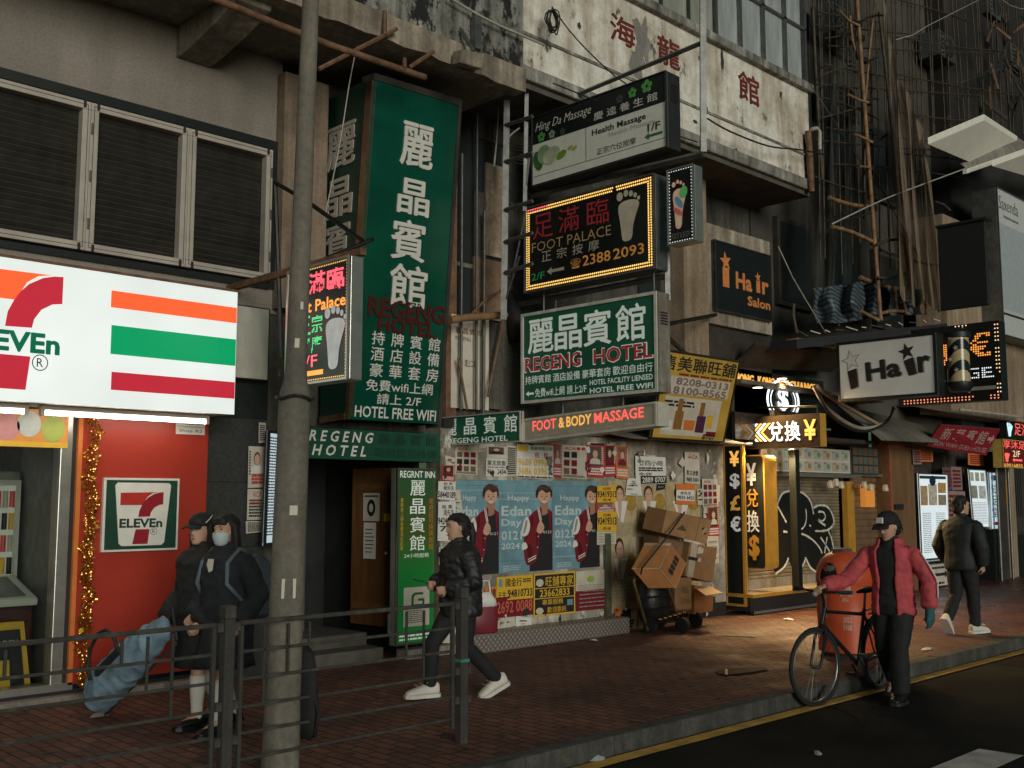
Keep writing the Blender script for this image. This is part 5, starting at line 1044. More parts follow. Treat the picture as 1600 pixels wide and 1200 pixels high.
MB().prism([aY(1145, 574, 8.95), aY(1300, 582, 8.95), aY(1300, 582, 8.95) + V((0, -.4, .3)), aY(1145, 574, 8.95) + V((0, -.4, .3))], (0, 0, .05)).build('upper_canopy', m_darkbrown, ex)
MB().box((13.25, 8.7, 3.4), (17.8, 9.4, 3.46)).build('roof_sheet', m_corr, ex)
# black side panel with the column of currency marks
sp_a, sp_b = 9.22, 8.86
CP = FX(13.5, sp_a, sp_b, .12, 2.52); cp = lightbox('currency_sign', 'narrow black panel edged in yellow with a column of currency symbols', 'sign', CP, .06, m_black, m_gold, .035, m_gold)
for ch, v0, m_ in zip('¥$£€', (.86, .72, .585, .455), (m_goldl, mat('silver_lit_letter', (.6, .6, .57), .4, em=.35), mat('gold_dim_letter', (.7, .38, .08), .4, em=.3), mat('silver_lit_letter', (.6, .6, .57)))): letters(CP, ch, (.35, v0, .82, v0 + .095), m_, cp, bold=.03, d=.006, depth=.012)
# rounded projecting box sign
XB2 = 13.95; by0, by1 = aX(1156, 800, XB2).y, aX(1196, 800, XB2).y; bz1, bz0 = aX(1180, 711, XB2).z, aX(1180, 889, XB2).z
BX = FX(XB2, by0, by1, bz0, bz1); bx = thing('currency_box_sign', (XB2, (by0 + by1) / 2, bz0), 'black upright box sign with rounded orange sides reading exchange characters and a dollar mark', 'sign')
rr_ = lambda i: [(i * .8, i * .18), (1 - .18 - i * 0, i * .18)] + [(1 - .16 + (.16 - i) * math.sin(R(a)), .04 - (.04 - i * .18) * math.cos(R(a))) for a in (20, 45, 70)] + [(1 - i, .05), (1 - i, .95)] + [(1 - .16 + (.16 - i) * math.cos(R(a)), .96 + (.04 - i * .18) * math.sin(R(a))) for a in (20, 45, 70)] + [(.82, 1 - i * .18), (i * .8, 1 - i * .18)]
mb = MB(); mb.prism([BX.pt(u, v, 0) for u, v in rr_(0)], V((.34, 0, 0))); mb.build('casing', m_gold, bx)
BX.shape(MB(), rr_(.05), .004).build('face', m_black, bx)
mw = mat('silver_dot_letter', (.6, .6, .57), .4, em=.2)
letters(BX, '¥', (.3, .73, .7, .93), mw, bx, bold=.03, d=.008, depth=.01); letters(BX, '兌', (.3, .54, .74, .7), m_gold, bx, bold=.02, d=.008, depth=.01); letters(BX, '換', (.3, .32, .76, .51), mw, bx, bold=.01, d=.008, depth=.01); letters(BX, '$', (.36, .08, .74, .29), m_gold, bx, bold=.05, d=.008, depth=.01)
# lit hanging arrow sign and the post that holds it
HX = FX(14.0, 9.13, 7.87, 2.46, 2.95); hx = lightbox('exchange_hanging_sign', 'lit black hanging sign with arrows and exchange characters in white and gold', 'lit sign', HX, .2, mat('sign_brown_black', (.04, .028, .018), .3), m_gold, .0)
gwl = glow('bright_white_letter', (.95, .98, 1), 2.2); gyl = glow('bright_gold_letter', (1, .55, .12), 1.3)
for k in range(4):
    u = .04 + .058 * k; HX.shape(MB(), [(u, .5), (u + .11, .78), (u + .145, .78), (u + .035, .5), (u + .145, .22), (u + .11, .22)], .012).build('chevron', gwl if k % 2 == 0 else gyl, hx)
letters(HX, '兌', (.33, .2, .52, .8), gwl, hx, bold=.03, d=.012); letters(HX, '換', (.55, .2, .75, .8), gwl, hx, bold=.02, d=.012); letters(HX, '¥', (.8, .2, .96, .82), gyl, hx, bold=.03, d=.012)
hp = thing('sign_post', (14.6, 8.65, .3), 'black square post on the yellow edged platform carrying the arrow sign', 'post'); MB().box((14.54, 8.6, .3), (14.66, 8.72, 2.46)).build('post', m_black, hp, bevel=.006); MB().box((14.0, 8.62, 2.96), (14.7, 8.7, 3.04)).build('arm', m_black, hp); MB().tube([(14.1, 7.95, 2.95), (14.1, 7.95, 3.06), (14.1, 9.0, 3.1)], .016, 6).build('hanger_rod', m_blackm, hp)
# raised platform
pf = thing('platform', (14.8, 8.95, 0), 'low dark platform with yellow metal edging in front of the shutter', 'platform')
MB().box((13.52, 8.8, .05), (16.3, 9.3, .28)).build('deck_front', m_ink, pf); MB().box((13.5, 8.76, .28), (16.35, 9.3, .3)).build('deck', mat('platform_deck', (.3, .27, .2), .5, var=.3), pf); MB().box((13.48, 8.73, .255), (16.37, 8.76, .305)).build('edging', m_gold, pf); MB().box((13.48, 8.76, .255), (13.5, 9.3, .305)).build('edging', m_gold, pf)
for xx in (13.56, 16.2): MB().box((xx, 8.82, 0), (xx + .08, 8.9, .05)).build('foot', m_blackm, pf)
q = MB(); q.box((13.6, 8.85, 0), (16.3, 8.95, .05)); q.build('kick_plate', m_chk, pf)
# banknote picture strips and mugs
bk = FY(8.98, aY(1296, 715, 8.98).x - 2.1, aY(1328, 715, 8.98).x, 2.13, 2.53)
b1 = lightbox('banknote_board', 'board of two rows of faded banknote pictures above the shutter', 'board', bk, .04, m_cream, m_conc, 0)
for j in range(2):
    for k in range(9):
        N_ = bk.sub(.02 + .108 * k, .06 + .47 * j, .118 + .108 * k, .47 + .48 * j, .004); q = MB(); N_.quad(q, 0, 0, 1, 1, 0); nn = q.build('banknote', (mat('note_green', (.42, .5, .4), .5, var=.3), mat('note_buff', (.55, .44, .3), .5, var=.3), mat('note_grey', (.45, .46, .42), .5, var=.3))[(k + j) % 3], b1)
        N_.oval(MB(), .62, .5, .2, .28, .002).build('portrait', mat('note_dark', (.22, .24, .2)), nn); q = MB(); N_.quad(q, .08, .72, .4, .86, .002); q.build('figure', mat('note_dark', (.22, .24, .2)), nn)
bd = FY(9.05, aY(1330, 700, 9.05).x + .02, aY(1372, 700, 9.05).x, 2.13, 2.62)
b3 = lightbox('picture_board', 'dim board of dark banknote pictures beside the brown column', 'board', bd, .04, m_darkbrown, m_conc, 0)
for j in range(3):
    for k in range(5): q = MB(); bd.quad(q, .03 + .19 * k, .04 + .32 * j, .2 + .19 * k, .3 + .32 * j, .004); q.build('banknote', mat('note_dim_%d' % ((k + j) % 2), ((.2, .13, .09), (.12, .15, .14))[(k + j) % 2], .5, var=.4), b3)
MB().box((14.3, 9.0, 2.06), (17.4, 9.25, 2.12)).build('shutter_hood', m_alu, ex); MB().box((17.15, 9.15, .75), (17.4, 9.25, 2.0)).build('yellow_post', m_gold, ex)
mugm = mat('mug_cream', (.62, .52, .38), .35, var=.2)
for k, (px, py) in enumerate(((1297, 751), (1306, 748), (1314, 752), (1350, 752), (1360, 756), (1383, 757))):
    p = aY(px, py, 8.9); t = thing('hanging_mug', tuple(p - V((0, 0, .13))), ('small cream mug hanging under the board, ' + ('leftmost', 'second', 'third', 'fourth', 'fifth', 'last, nearest the brown column')[k]), 'mug', 'mugs hanging above the shutter')
    MB().lathe(p, [(.0, -.12), (.055, -.12), (.06, -.1), (.045, -.02), (.035, 0), (.0, 0)], 14).build('body', mugm, t, smooth=40); MB().tube([p + V((-.05, 0, -.02)), p + V((-.085, 0, -.04)), p + V((-.085, 0, -.08)), p + V((-.05, 0, -.1))], .008, 6).build('handle', mugm, t)
    MB().tube([p, p + V((0, 0, .06))], .004, 5).build('hook', m_wire, t)
# second shutter, brown column and doorway
s2 = thing('side_stall', (17.9, 9.2, 0), 'closed side stall with coarse brown shutter slats between exchange shop and brown column', 'shop')
shutter(17.4, 18.4, .1, 2.1, 9.25, mat('brown_shutter', (.22, .14, .08), .5, .2, var=.4, scale=4), s2, pitch=.11); MB().box((17.3, 9.35, 0), (18.4, 9.5, 3)).build('rear_wall', m_darkbrown, s2); MB().box((17.4, 9.1, 2.1), (18.4, 9.35, 2.14)).build('hood', m_alu, s2)
MB().box((17.75, 9.12, 1.55), (18.1, 9.22, 1.95)).build('lamp_box', glow('amber_box', (.8, .3, .05), .5), s2)
cb = thing('brown_doorway', (19, 9.2, 0), 'tall plain brown door panel left of the lit menu board', 'doorway'); MB().box((18.42, 9.02, 0), (19.5, 9.35, 2.62)).build('panel', mat('brown_panel', (.2, .11, .05), .55, var=.4, scale=2, stretch=(3, 3, .4)), cb); MB().box((18.4, 8.98, 2.62), (20.2, 9.3, 2.95)).build('lintel', mat('red_brown_lintel', (.28, .1, .05), .5, var=.3), cb); MB().box((18.62, 8.985, 1.5), (18.95, 9.02, 1.6)).build('plaque', m_ink, cb); MB().box((18.42, 8.97, 0), (18.5, 9.02, 2.62)).build('edge_trim', mat('red_trim', (.3, .1, .06)), cb)
# lit menu boards
m_menu = glow('menu_sheet', (.78, .88, .92), .72)
def menu(F, label, pics, dotm=None):
    t = lightbox('menu_board', label, 'menu board', F, .08, m_menu, m_black, .02, m_alu)
    for (u0, v0, u1, v1, c) in pics: q = MB(); F.quad(q, u0, v0, u1, v1, .004); q.build('food_picture', glow('food_%d' % int(c[0] * 1000 + c[1] * 100), c, .5, var=.8, scale=12), t)
    if dotm: dots(F, rim_dots(F, .018, .045), .012, dotm, t)
    return t
ma, mbp, mc = aY(1433, 741, 9.0), aY(1477, 741, 9.0), aY(1440, 881, 9.0)
M1 = Face((19.62, 9.0, .5), (20.86, 9.0, .5), (19.5, 8.95, 2.18), (20.8, 8.95, 2.18)); t1 = menu(M1, 'large lit menu board with food pictures on top, edged in white dots', [(.06, .64, .3, .86, (.45, .3, .16)), (.33, .64, .62, .88, (.55, .48, .36)), (.66, .64, .94, .76, (.3, .25, .18)), (.66, .78, .94, .9, (.5, .3, .1))], g_ledw)
M1.oval(MB(), .48, .92, .11, .06, .006).build('emblem', mat('emblem_navy', (.01, .03, .07)), t1); q = MB(); M1.quad(q, .05, .94, .95, .975, .004); M1.quad(q, .03, .01, .97, .04, .004); q.build('header_strip', mat('menu_teal', (.02, .07, .09)), t1)
scribble(M1, t1, mat('menu_grey', (.22, .25, .27)), .1, .1, .4, .56, 22, bl=.35); scribble(M1, t1, mat('menu_grey', (.22, .25, .27)), .56, .1, .9, .56, 22, bl=.35)
M2 = Face((21.95, 8.95, 1.12), (22.8, 8.95, 1.1), (21.7, 8.9, 2.3), (22.55, 8.9, 2.3)); t2 = menu(M2, 'second lit menu sheet with pale drawings behind the man in black', [(.08, .8, .28, .95, (.5, .52, .4)), (.36, .8, .6, .95, (.42, .45, .36)), (.68, .8, .92, .95, (.5, .5, .42)), (.06, .5, .42, .72, (.3, .32, .26)), (.5, .5, .92, .72, (.55, .58, .55))]); scribble(M2, t2, mat('menu_grey', (.22, .25, .27)), .08, .06, .92, .44, 14, bl=.3)
A1 = FY(9.0, 19.75, 20.8, .02, .46); a1 = lightbox('arrow_board', 'white floor board with a black arrow pointing right below the lit menu board', 'sign', A1, .05, m_cream, m_alu, .015)
arrow(A1, .1, .34, .95, .68, m_ink, a1, left=False); A1.oval(MB(), .12, .8, .09, .13, .005).build('emblem', m_ink, a1); scribble(A1, a1, m_ink, .28, .74, .9, .88, 1, bl=.7); scribble(A1, a1, m_ink, .35, .08, .8, .2, 1, bl=.8)
SL = FY(8.9, aY(1546, 780, 8.9).x, aY(1562, 780, 8.9).x, aY(1554, 827, 8.9).z, aY(1554, 738, 8.9).z); sl = lightbox('slim_light_sign', 'slim upright blue-white lit sign with black brush characters', 'lit sign', SL, .12, glow('ice_sheet', (.6, .8, .9), .7), m_alu, .015)
column_text(SL, '知足堂', .2, .8, .8, .2, m_ink, sl); SL.oval(MB(), .5, .1, .28, .03, .005).build('red_mark', m_red, sl); SL.oval(MB(), .5, .9, .3, .05, .005).build('emblem', m_blue, sl)
SR = FY(8.9, aY(1559, 860, 8.9).x, aY(1569, 860, 8.9).x, .12, aY(1562, 830, 8.9).z); sr = lightbox('slim_white_sign', 'slim white upright sign with red characters below the blue-white lit sign', 'sign', SR, .1, m_cream, m_alu, .01); column_text(SR, '足底按摩', .15, .85, .95, .05, m_red, sr)
# notices between the menu boards, poles, tiled doorway at the edge
for k, (x0, y0, x1, y1, m_) in enumerate(((1472, 730, 1488, 765, mat('notice_dim', (.12, .09, .09))), (1486, 729, 1504, 766, mat('notice_dim2', (.28, .2, .2))), (1478, 767, 1510, 812, mat('notice_pink', (.35, .24, .22))), (1436, 700, 1458, 722, m_orange), (1426, 702, 1440, 726, m_conc), (1512, 708, 1537, 728, m_orange))):
    o, F = flyer(x0, y0, x1, y1, 8.98, m_, 'dim notice near the menu boards, ' + ('dark, left of the pair', 'pinkish, right of the pair', 'large, below the pair', 'orange with red marks above the large menu', 'grey, above the large menu', 'orange, above the second menu')[k]); scribble(F, o, m_mar, .12, .1, .88, .9, 5)
rw = thing('dark_shopfront', (22, 9.3, 0), 'dark recessed shop entrance behind the man in black and the menu boards', 'shop front'); MB().box((19.5, 9.3, 0), (23.6, 9.4, 3.0)).build('rear_wall', mat('shop_dark_wall', (.06, .045, .04), .7, var=.5), rw); MB().box((23.1, 8.85, 0), (23.5, 9.3, 2.7)).build('pier', m_darkbrown, rw); MB().box((20.9, 9.05, 0), (21.0, 9.3, 2.6)).build('pier', m_darkbrown, rw); MB().box((22.85, 8.9, 0), (22.95, 9.3, 2.6)).build('pier', m_black, rw)
for xx in (23.0, 23.62): MB().tube([(xx, 8.84, 0), (xx, 8.84, 2.7)], .03, 8).build('pole', m_steel, rw, smooth=50)
td = thing('tiled_doorway', (24.4, 9.2, 0), 'tan tiled doorway with barred gate at the right edge under the red neon', 'doorway'); MB().box((23.66, 9.0, 0), (24.4, 9.3, 2.5)).build('tiled_wall', m_tan, td); MB().box((24.4, 9.25, 0), (27, 9.3, 2.5)).build('recess', m_darkbrown, td)
for k in range(7): MB().tube([(24.45 + .1 * k, 9.1, 1.3), (24.45 + .1 * k, 9.1, 2.4)], .016, 6).build('bar', m_ink, td)
MB().box((24.4, 9.05, 0), (26, 9.12, .9)).build('gate', m_black, td); MB().prism([(23.82, 8.98, 1.55), (24.1, 8.98, 1.85), (23.82, 8.98, 2.15), (23.56, 8.98, 1.85)], (0, .015, 0)).build('diamond_notice', m_gold, td)
NS = FX(23.2, 9.0, 8.3, 2.3, 3.05); NS = FY(8.45, aY(1566, 700, 8.45).x, aY(1566, 700, 8.45).x + 1.3, aY(1580, 731, 8.45).z, aY(1580, 687, 8.45).z); nsn = lightbox('red_neon_sign', 'red neon sign with a foot outline and phone number at the right edge', 'lit sign', NS, .2, mat('neon_box_red', (.12, .01, .01), .4, em=.25), mat('yellow_trim', (.5, .35, .08)), .02)
letters(NS, '享沐足', (.05, .68, .97, .97), rdl, nsn); letters(NS, '2/F', (.42, .4, .72, .62), glow('neon_cream', (1, .75, .5), 1.0), nsn); arrow(NS, .4, .2, .8, .37, rdl, nsn); letters(NS, '69016833', (.04, .03, .8, .15), ydl, nsn); foot(NS, .18, .2, .6, .2, rdl, nsn, toes=False)
NT = FY(8.42, NS.bl.x + .15, NS.bl.x + 1.5, NS.tl.z + .02, NS.tl.z + .42); ntn = lightbox('foot_top_sign', 'small black sign with a pale blue foot above the red neon sign', 'lit sign', NT, .15, m_black, m_black, .015); foot(NT, .16, .1, .78, .2, glow('ice_neon', (.6, .9, 1), 1.0), ntn); letters(NT, '足浴', (.35, .2, .9, .85), rdl, ntn)
# red slanted awning sign, shop roofs
RA = Face(aY(1448, 697, 8.45), aY(1541, 712, 8.45), aY(1470, 664, 8.1), aY(1563, 671, 8.1)); ra_ = lightbox('red_awning_sign', 'slanted dark red awning sign with white characters above the dark shop', 'sign', RA, .04, mat('awning_red', (.3, .02, .035), .45, var=.3, em=.05), m_darkbrown, .0)
for k, ch in enumerate('新華賓館'): letters(RA, ch, (.1 + .195 * k, .38, .25 + .195 * k, .9), mat('awning_letter', (.6, .42, .38)), ra_, bold=.02)
arrow(RA, .86, .45, .98, .8, mat('awning_letter', (.6, .42, .38)), ra_, left=False); letters(RA, 'SUN WAH GUESTHOUSE', (.08, .1, .95, .28), mat('awning_letter', (.6, .42, .38)), ra_)
corrugated('corrugated_roof', aY(1308, 632, 8.9), aY(1440, 664, 8.9), aY(1470, 692, 8.2), aY(1378, 688, 8.2), m_corr, 'dark corrugated stall roof below the white hair salon lightbox', 40)
corrugated('corrugated_roof', (19.4, 9.2, 3.5), (26, 9.2, 3.5), (26, 8.3, 3.3), (19.4, 8.3, 3.3), m_corr, 'long dim metal roof over the shops at the right edge', 80)
# salon signs
HS = FY(8.8, 12.78, 14.3, 4.44, 5.5); hs = lightbox('hair_salon_sign', 'square black hair salon sign with orange letters and stars below the white bay', 'sign', HS, .06, m_black, m_steeld, .02)
mso = mat('salon_orange', (.55, .2, .06), .5, em=.14); q = MB(); HS.quad(q, .13, .36, .24, .64, .005); q.build('letter_i', mso, hs); star(HS, .185, .73, .1, mso, hs)
letters(HS, 'Ha', (.36, .38, .64, .62), mso, hs, bold=.06); letters(HS, 'r', (.83, .39, .95, .57), mso, hs, bold=.06); q = MB(); HS.quad(q, .72, .39, .79, .57, .005); q.build('letter_i', mso, hs); star(HS, .755, .62, .055, mso, hs); letters(HS, 'Salon', (.56, .17, .97, .31), mso, hs, bold=.04)
HW = FX(14.7, 7.93, 6.4, 3.16, 4.06); hw = lightbox('salon_lightbox', 'dented white hair salon lightbox with slanted black letters and a star', 'lit sign', HW, .25, mat('dented_white', (.5, .5, .46), .4, var=.18, scale=1.6, bmp=.6, em=.15), m_black, .04, m_black)
HT = Face(HW.pt(.02, .2), HW.pt(.98, .34), HW.pt(.0, .8), HW.pt(.96, .94)); mgr = mat('letter_shadow', (.22, .22, .2))
for mm_, dd, of in ((mgr, .004, .014), (m_ink, .007, 0)):
    HT.shape(MB(), [(.1 + of, .48 - of), (.2 + of, .52 - of), (.2 + of, .0 - of), (.12 + of, -.04 - of)], dd).build('letter_i', mm_, hw); letters(HT, 'Ha', (.3 + of, .1 - of, .66 + of, .62 - of), mm_, hw, bold=.06, d=dd); letters(HT, 'r', (.84 + of, .1 - of, .96 + of, .52 - of), mm_, hw, bold=.06, d=dd); HT.shape(MB(), [(.7 + of, .48 - of), (.8 + of, .54 - of), (.82 + of, .08 - of), (.74 + of, .06 - of)], dd).build('letter_i', mm_, hw)
star(HT, .74, .72, .09, m_ink, hw, .007); star(HT, .15, .76, .11, mgr, hw, .006); star(HT, .15, .76, .095, mat('lightbox_white', (.62, .63, .56)), hw, .008)
bp = thing('barber_pole', (15.3, 6.25, 3.2), 'striped barber pole in black and gold fixed beside the white salon lightbox', 'barber pole')
pb_ = aX(1500, 612, 15.2); pt_ = aX(1498, 516, 15.2); bz0_, bz1_ = pb_.z, pt_.z; cxy = (15.2, pb_.y)
m_bp, nt, b = _mk('barber_stripes'); wv = N(nt, 'ShaderNodeTexWave', wave_type='BANDS', bands_direction='DIAGONAL', wave_profile='SAW'); wv.inputs['Scale'].default_value = 1.6; nt.links.new(coords(nt, (1, 1, 1.3)), wv.inputs['Vector']); r_ = ramp(nt, [(.0, (.012, .016, .02)), (.48, (.012, .016, .02)), (.5, (.45, .36, .2)), (1, (.45, .36, .2))]); nt.links.new(wv.outputs['Fac'], r_.inputs['Fac']); nt.links.new(r_.outputs['Color'], b.inputs['Base Color']); b.inputs['Roughness'].default_value = .2
MB().lathe((*cxy, bz0_ + .14), [(.15, 0), (.15, bz1_ - bz0_ - .26)], 20).build('striped_tube', m_bp, bp, smooth=40); MB().lathe((*cxy, bz0_), [(.0, 0), (.13, 0), (.18, .06), (.18, .13), (.15, .14)], 20).build('lower_cap', m_black, bp, smooth=40); MB().lathe((*cxy, bz1_ - .12), [(.15, 0), (.18, .01), (.18, .08), (.12, .14), (0, .16)], 20).build('upper_cap', m_black, bp, smooth=40)
for k in range(4): 
    zz = bz0_ + .3 + .16 * k; yy = cxy[1] + (.05 if k % 2 else -.03); sF = FX(cxy[0] - .156, yy + .05, yy - .05, zz - .05, zz + .05); star(sF, .5, .5, .42, m_cream, bp, .0)
# amber and red LED exchange sign behind
CE2 = FX(16.5, 7.85, 6.2, 3.2, 4.42); ce = lightbox('exchange_led_sign', 'black LED sign with amber euro symbol and red dotted border behind the salon lightbox', 'lit sign', CE2, .25, mat('black_sheet', (.012, .014, .013)), m_black, .0)
dots(CE2, text_dots(CE2, '€', (.72, .55, .93, .88), .032, bold=.02), .014, g_ledo, ce); dots(CE2, text_dots(CE2, '¢', (.44, .5, .62, .86), .032, bold=.02), .014, g_ledo, ce); dots(CE2, text_dots(CE2, 'GE', (.66, .27, .93, .44), .03, bold=.02), .012, g_ledw, ce); letters(CE2, 'CHAN', (.1, .27, .62, .44), m_alu, ce)
arrow(CE2, .64, .1, .95, .22, mat('arrow_grey', (.3, .3, .27)), ce)
bd_ = [(u / 30, v) for u in range(1, 30) for v in (.025, .06)] + [(u, v / 20) for v in range(2, 20) for u in (.965, .99)] + [(.6 + u / 30, v) for u in range(4) for v in (.95, .98)]
bd_ = [p for p in bd_ if mnoise.noise(V((p[0] * 9, p[1] * 9, 2))) > -.22]; dots(CE2, [p for p in bd_ if p[1] < .1], .013, glow('led_redorange', (1, .3, .16), 1.2), ce); dots(CE2, [p for p in bd_ if p[1] >= .1], .012, glow('led_warm', (1, .68, .4), 1.2), ce)
# black cloth-like panel above and the white medical banner at the edge
BP = FX(17.2, 7.39, 6.6, 4.8, 6.2); bpn = thing('blank_black_panel', tuple(BP.pt(.5, 0)), 'plain black hanging panel, unlit, above the LED exchange sign', 'panel'); q = MB(); BP.slab(q, 0, 0, 1, 1, -.06, 0); q.build('panel', mat('black_cloth', (.01, .014, .015), .6), bpn, bevel=.02); q = MB(); BP.slab(q, -.01, 1.0, 1.04, 1.03, -.22, .04); q.build('top_rail', m_black, bpn)
SX = FY(7.9, aY(1563, 420, 7.9).x, aY(1563, 420, 7.9).x + 3, aY(1585, 528, 7.9).z, aY(1563, 295, 7.9).z); sx = lightbox('pale_sign', 'large pale sign board with slim black lettering at the right edge', 'sign', SX, .5, mat('medicine_sheet', (.58, .6, .6), .4, var=.12, scale=.8), m_steel, .02)
q = MB(); SX.quad(q, 0, .18, 1, .76, .003); q.build('pale_blue_field', mat('sheet_blue', (.42, .47, .49), .4, var=.15), sx); letters(SX, 'Saxenda', (.03, .86, .36, .95), m_ink, sx, d=.005, bold=-.012); letters(SX, 'liraglutide injection', (.1, .8, .36, .83), m_ink, sx, d=.005)
q = MB(); SX.quad(q, 0, .14, 1, .155, .004); q.build('line', m_ink, sx)
# ================================================================== bamboo scaffold, netting, tarpaulin
sc = thing('bamboo_scaffold', (17, 8.2, 3.6), 'bamboo scaffolding poles lashed together in front of the dark building', 'scaffold')
m_bam = mat('bamboo', (.27, .155, .075), .55, var=.45, scale=7); m_bamd = mat('bamboo_shaded', (.075, .055, .035), .6, var=.5, scale=7)  # second copy darkened for poles lying out of the light
def bamboo(a, b, r, m, Yp):
    A, B = aY(*a, Yp), aY(*b, Yp + random.uniform(-.1, .1)); n = max(2, int((B - A).length / .28)); pts = []; rs = []
    wob = V((random.uniform(-.02, .02), 0, random.uniform(-.02, .02)))
    for i in range(n + 1):
        t = i / n; p = A.lerp(B, t) + wob * math.sin(t * math.pi) * 3
        d = (B - A).normalized() * .012; pts += [p - d, p, p + d]; rs += [r * .72, r * .9, r * .72]
    MB().tube(pts, rs, 8).build('bamboo_pole', m, sc, smooth=50)
def lash(p, Yp):
    c = aY(*p, Yp); q = MB()
    for k in range(4): q.tube([c + V((math.cos(a * 1.047) * .06, math.sin(a * 1.047) * .06, (k - 1.5) * .022)) for a in range(6)], .01, 5, closed=True)
    q.build('lashing', m_ink, sc)
for a, b, r, m, yp in (((1336, -40), (1376, 500), .05, m_bam, 7.9), ((1372, -30), (1352, 160), .028, m_bam, 7.9), ((1328, 26), (1340, 92), .03, m_bam, 8.0), ((1352, 150), (1350, 300), .03, m_bamd, 8.0), ((1312, 18), (1342, 40), .03, m_bam, 7.8), ((1326, 148), (1356, 160), .03, m_bam, 7.8), ((1336, 210), (1362, 222), .03, m_bam, 7.8), ((1345, 260), (1362, 264), .03, m_bam, 7.8), ((1270, 12), (1285, 280), .04, m_bamd, 8.3), ((1374, 20), (1400, 260), .04, m_bamd, 8.2), ((1296, 309), (1362, 323), .045, m_bam, 8.0), ((1300, 354), (1364, 378), .045, m_bam, 8.0), ((1345, 434), (1410, 452), .05, m_bam, 8.0), ((1370, 382), (1402, 374), .03, m_bamd, 7.8), ((1372, 434), (1414, 428), .03, m_bamd, 7.8), ((1375, 390), (1475, 416), .03, m_bamd, 8.2), ((1375, 490), (1422, 488), .04, m_bam, 7.9), ((1345, 486), (1372, 500), .04, m_bam, 7.9), ((1230, 534), (1302, 542), .05, m_bam, 8.3), ((1398, 455), (1402, 490), .04, m_bam, 8.0), ((1412, 450), (1416, 490), .04, m_bam, 8.0), ((1444, 470), (1447, 490), .035, m_bam, 8.0), ((1300, 448), (1310, 508), .035, m_bamd, 8.1), ((1240, 476), (1245, 520), .035, m_bamd, 8.1), ((1342, 38), (1380, 24), .025, m_ink, 7.85), ((1350, 95), (1370, 90), .025, m_ink, 7.85), ((1356, 160), (1372, 155), .025, m_ink, 7.85), ((1358, 222), (1386, 210), .025, m_ink, 7.85), ((1290, 345), (1366, 330), .02, m_ink, 7.9), ((1280, 120), (1338, 102), .02, m_bamd, 8.2), ((1282, 185), (1348, 168), .02, m_bamd, 8.2), ((1290, 60), (1330, 48), .02, m_bamd, 8.2), ((1462, 315), (1484, 328), .025, m_bamd, 8.0), ((1466, 360), (1480, 364), .025, m_bamd, 8.0), ((1470, 418), (1486, 424), .025, m_bamd, 8.0)):
    bamboo(a, b, r, m, yp)
for p in ((1341, 38), (1345, 60), (1349, 95), (1356, 160), (1358, 200), (1358, 222), (1360, 264), (1364, 325), (1366, 378), (1372, 440)): lash(p, 7.9)
def netting(name, cols, m, label, Y0=7.9):
    """hanging net: columns of pixels (x_top, y_top, x_bot, y_bot) lofted into a folded curtain"""
    mb = MB(); vs = []; n = 26; K = []
    for i in range(len(cols) - 1):
        for s_ in range(5): K.append([cols[i][j] + (cols[i + 1][j] - cols[i][j]) * s_ / 5 for j in range(4)])
    K.append(list(cols[-1]))
    for ci, (xa, ya, xb, yb) in enumerate(K):
        for j in range(n + 1):
            t = j / n; yy = Y0 + .14 * math.sin(ci * 1.3) + .1 * mnoise.noise(V((ci * .35, t * 2, 1))) + .12 * math.sin(t * 3 + ci * .4)
            vs.append(aY(xa + (xb - xa) * t + 2.5 * math.sin(t * 7 + ci), ya + (yb - ya) * t, yy))
    fs = [(i * (n + 1) + j, (i + 1) * (n + 1) + j, (i + 1) * (n + 1) + j + 1, i * (n + 1) + j + 1) for i in range(len(K) - 1) for j in range(n)]
    return mb._add(vs, fs).build(name, m, smooth=True, label=label, cat='netting')
def net_mat(name, c, alpha):
    m, nt, b = _mk(name); n_ = noise_tex(nt, coords(nt, (3, 3, .5)), 2.2, 5); r_ = ramp(nt, [(.35, (alpha[0],) * 3), (.65, (alpha[1],) * 3)]); nt.links.new(n_.outputs['Fac'], r_.inputs['Fac']); nt.links.new(r_.outputs['Color'], b.inputs['Alpha']); b.inputs['Base Color'].default_value = (*c, 1); b.inputs['Roughness'].default_value = .9; return m
netting('scaffold_net', [(1378, -10, 1398, 420), (1392, 60, 1412, 470), (1402, 120, 1432, 480), (1420, 150, 1448, 470), (1440, 200, 1466, 490), (1446, 230, 1476, 485)], net_mat('net_grey', (.26, .195, .135), (.25, .88)), 'torn grey brown netting hanging on the right side of the bamboo scaffold', 7.7)
for i in range(44):      # thin dim lattice poles over the dark front
    x = 1272 + 8 * i + random.uniform(-5, 5)
    if x < 1630: bamboo((x, -20), (x + (x - 820) * .018 + random.uniform(-4, 4), random.uniform(190, 260) if x > 1440 else random.uniform(250, 440)), .02, m_bamd, 8.4)
for i in range(15):
    y = -5 + 20 * i + random.uniform(-5, 5); x0 = random.uniform(1268, 1300) if i % 3 else 1400; bamboo((x0, y), (min(x0 + random.uniform(90, 260), 1620), y + random.uniform(8, 36)), .018, m_bamd, 8.3)
m_gauze = net_mat('net_gauze', (.05, .058, .05), (.05, .6))
netting('scaffold_net', [(1262, -10, 1262, 470), (1290, -10, 1280, 480), (1320, -10, 1300, 470), (1350, -10, 1330, 440)], m_gauze, 'thin dark green netting between the white bay and the tallest bamboo pole', 8.5)
m_ac = mat('air_conditioner', (.085, .09, .082), .6, var=.4, scale=8)
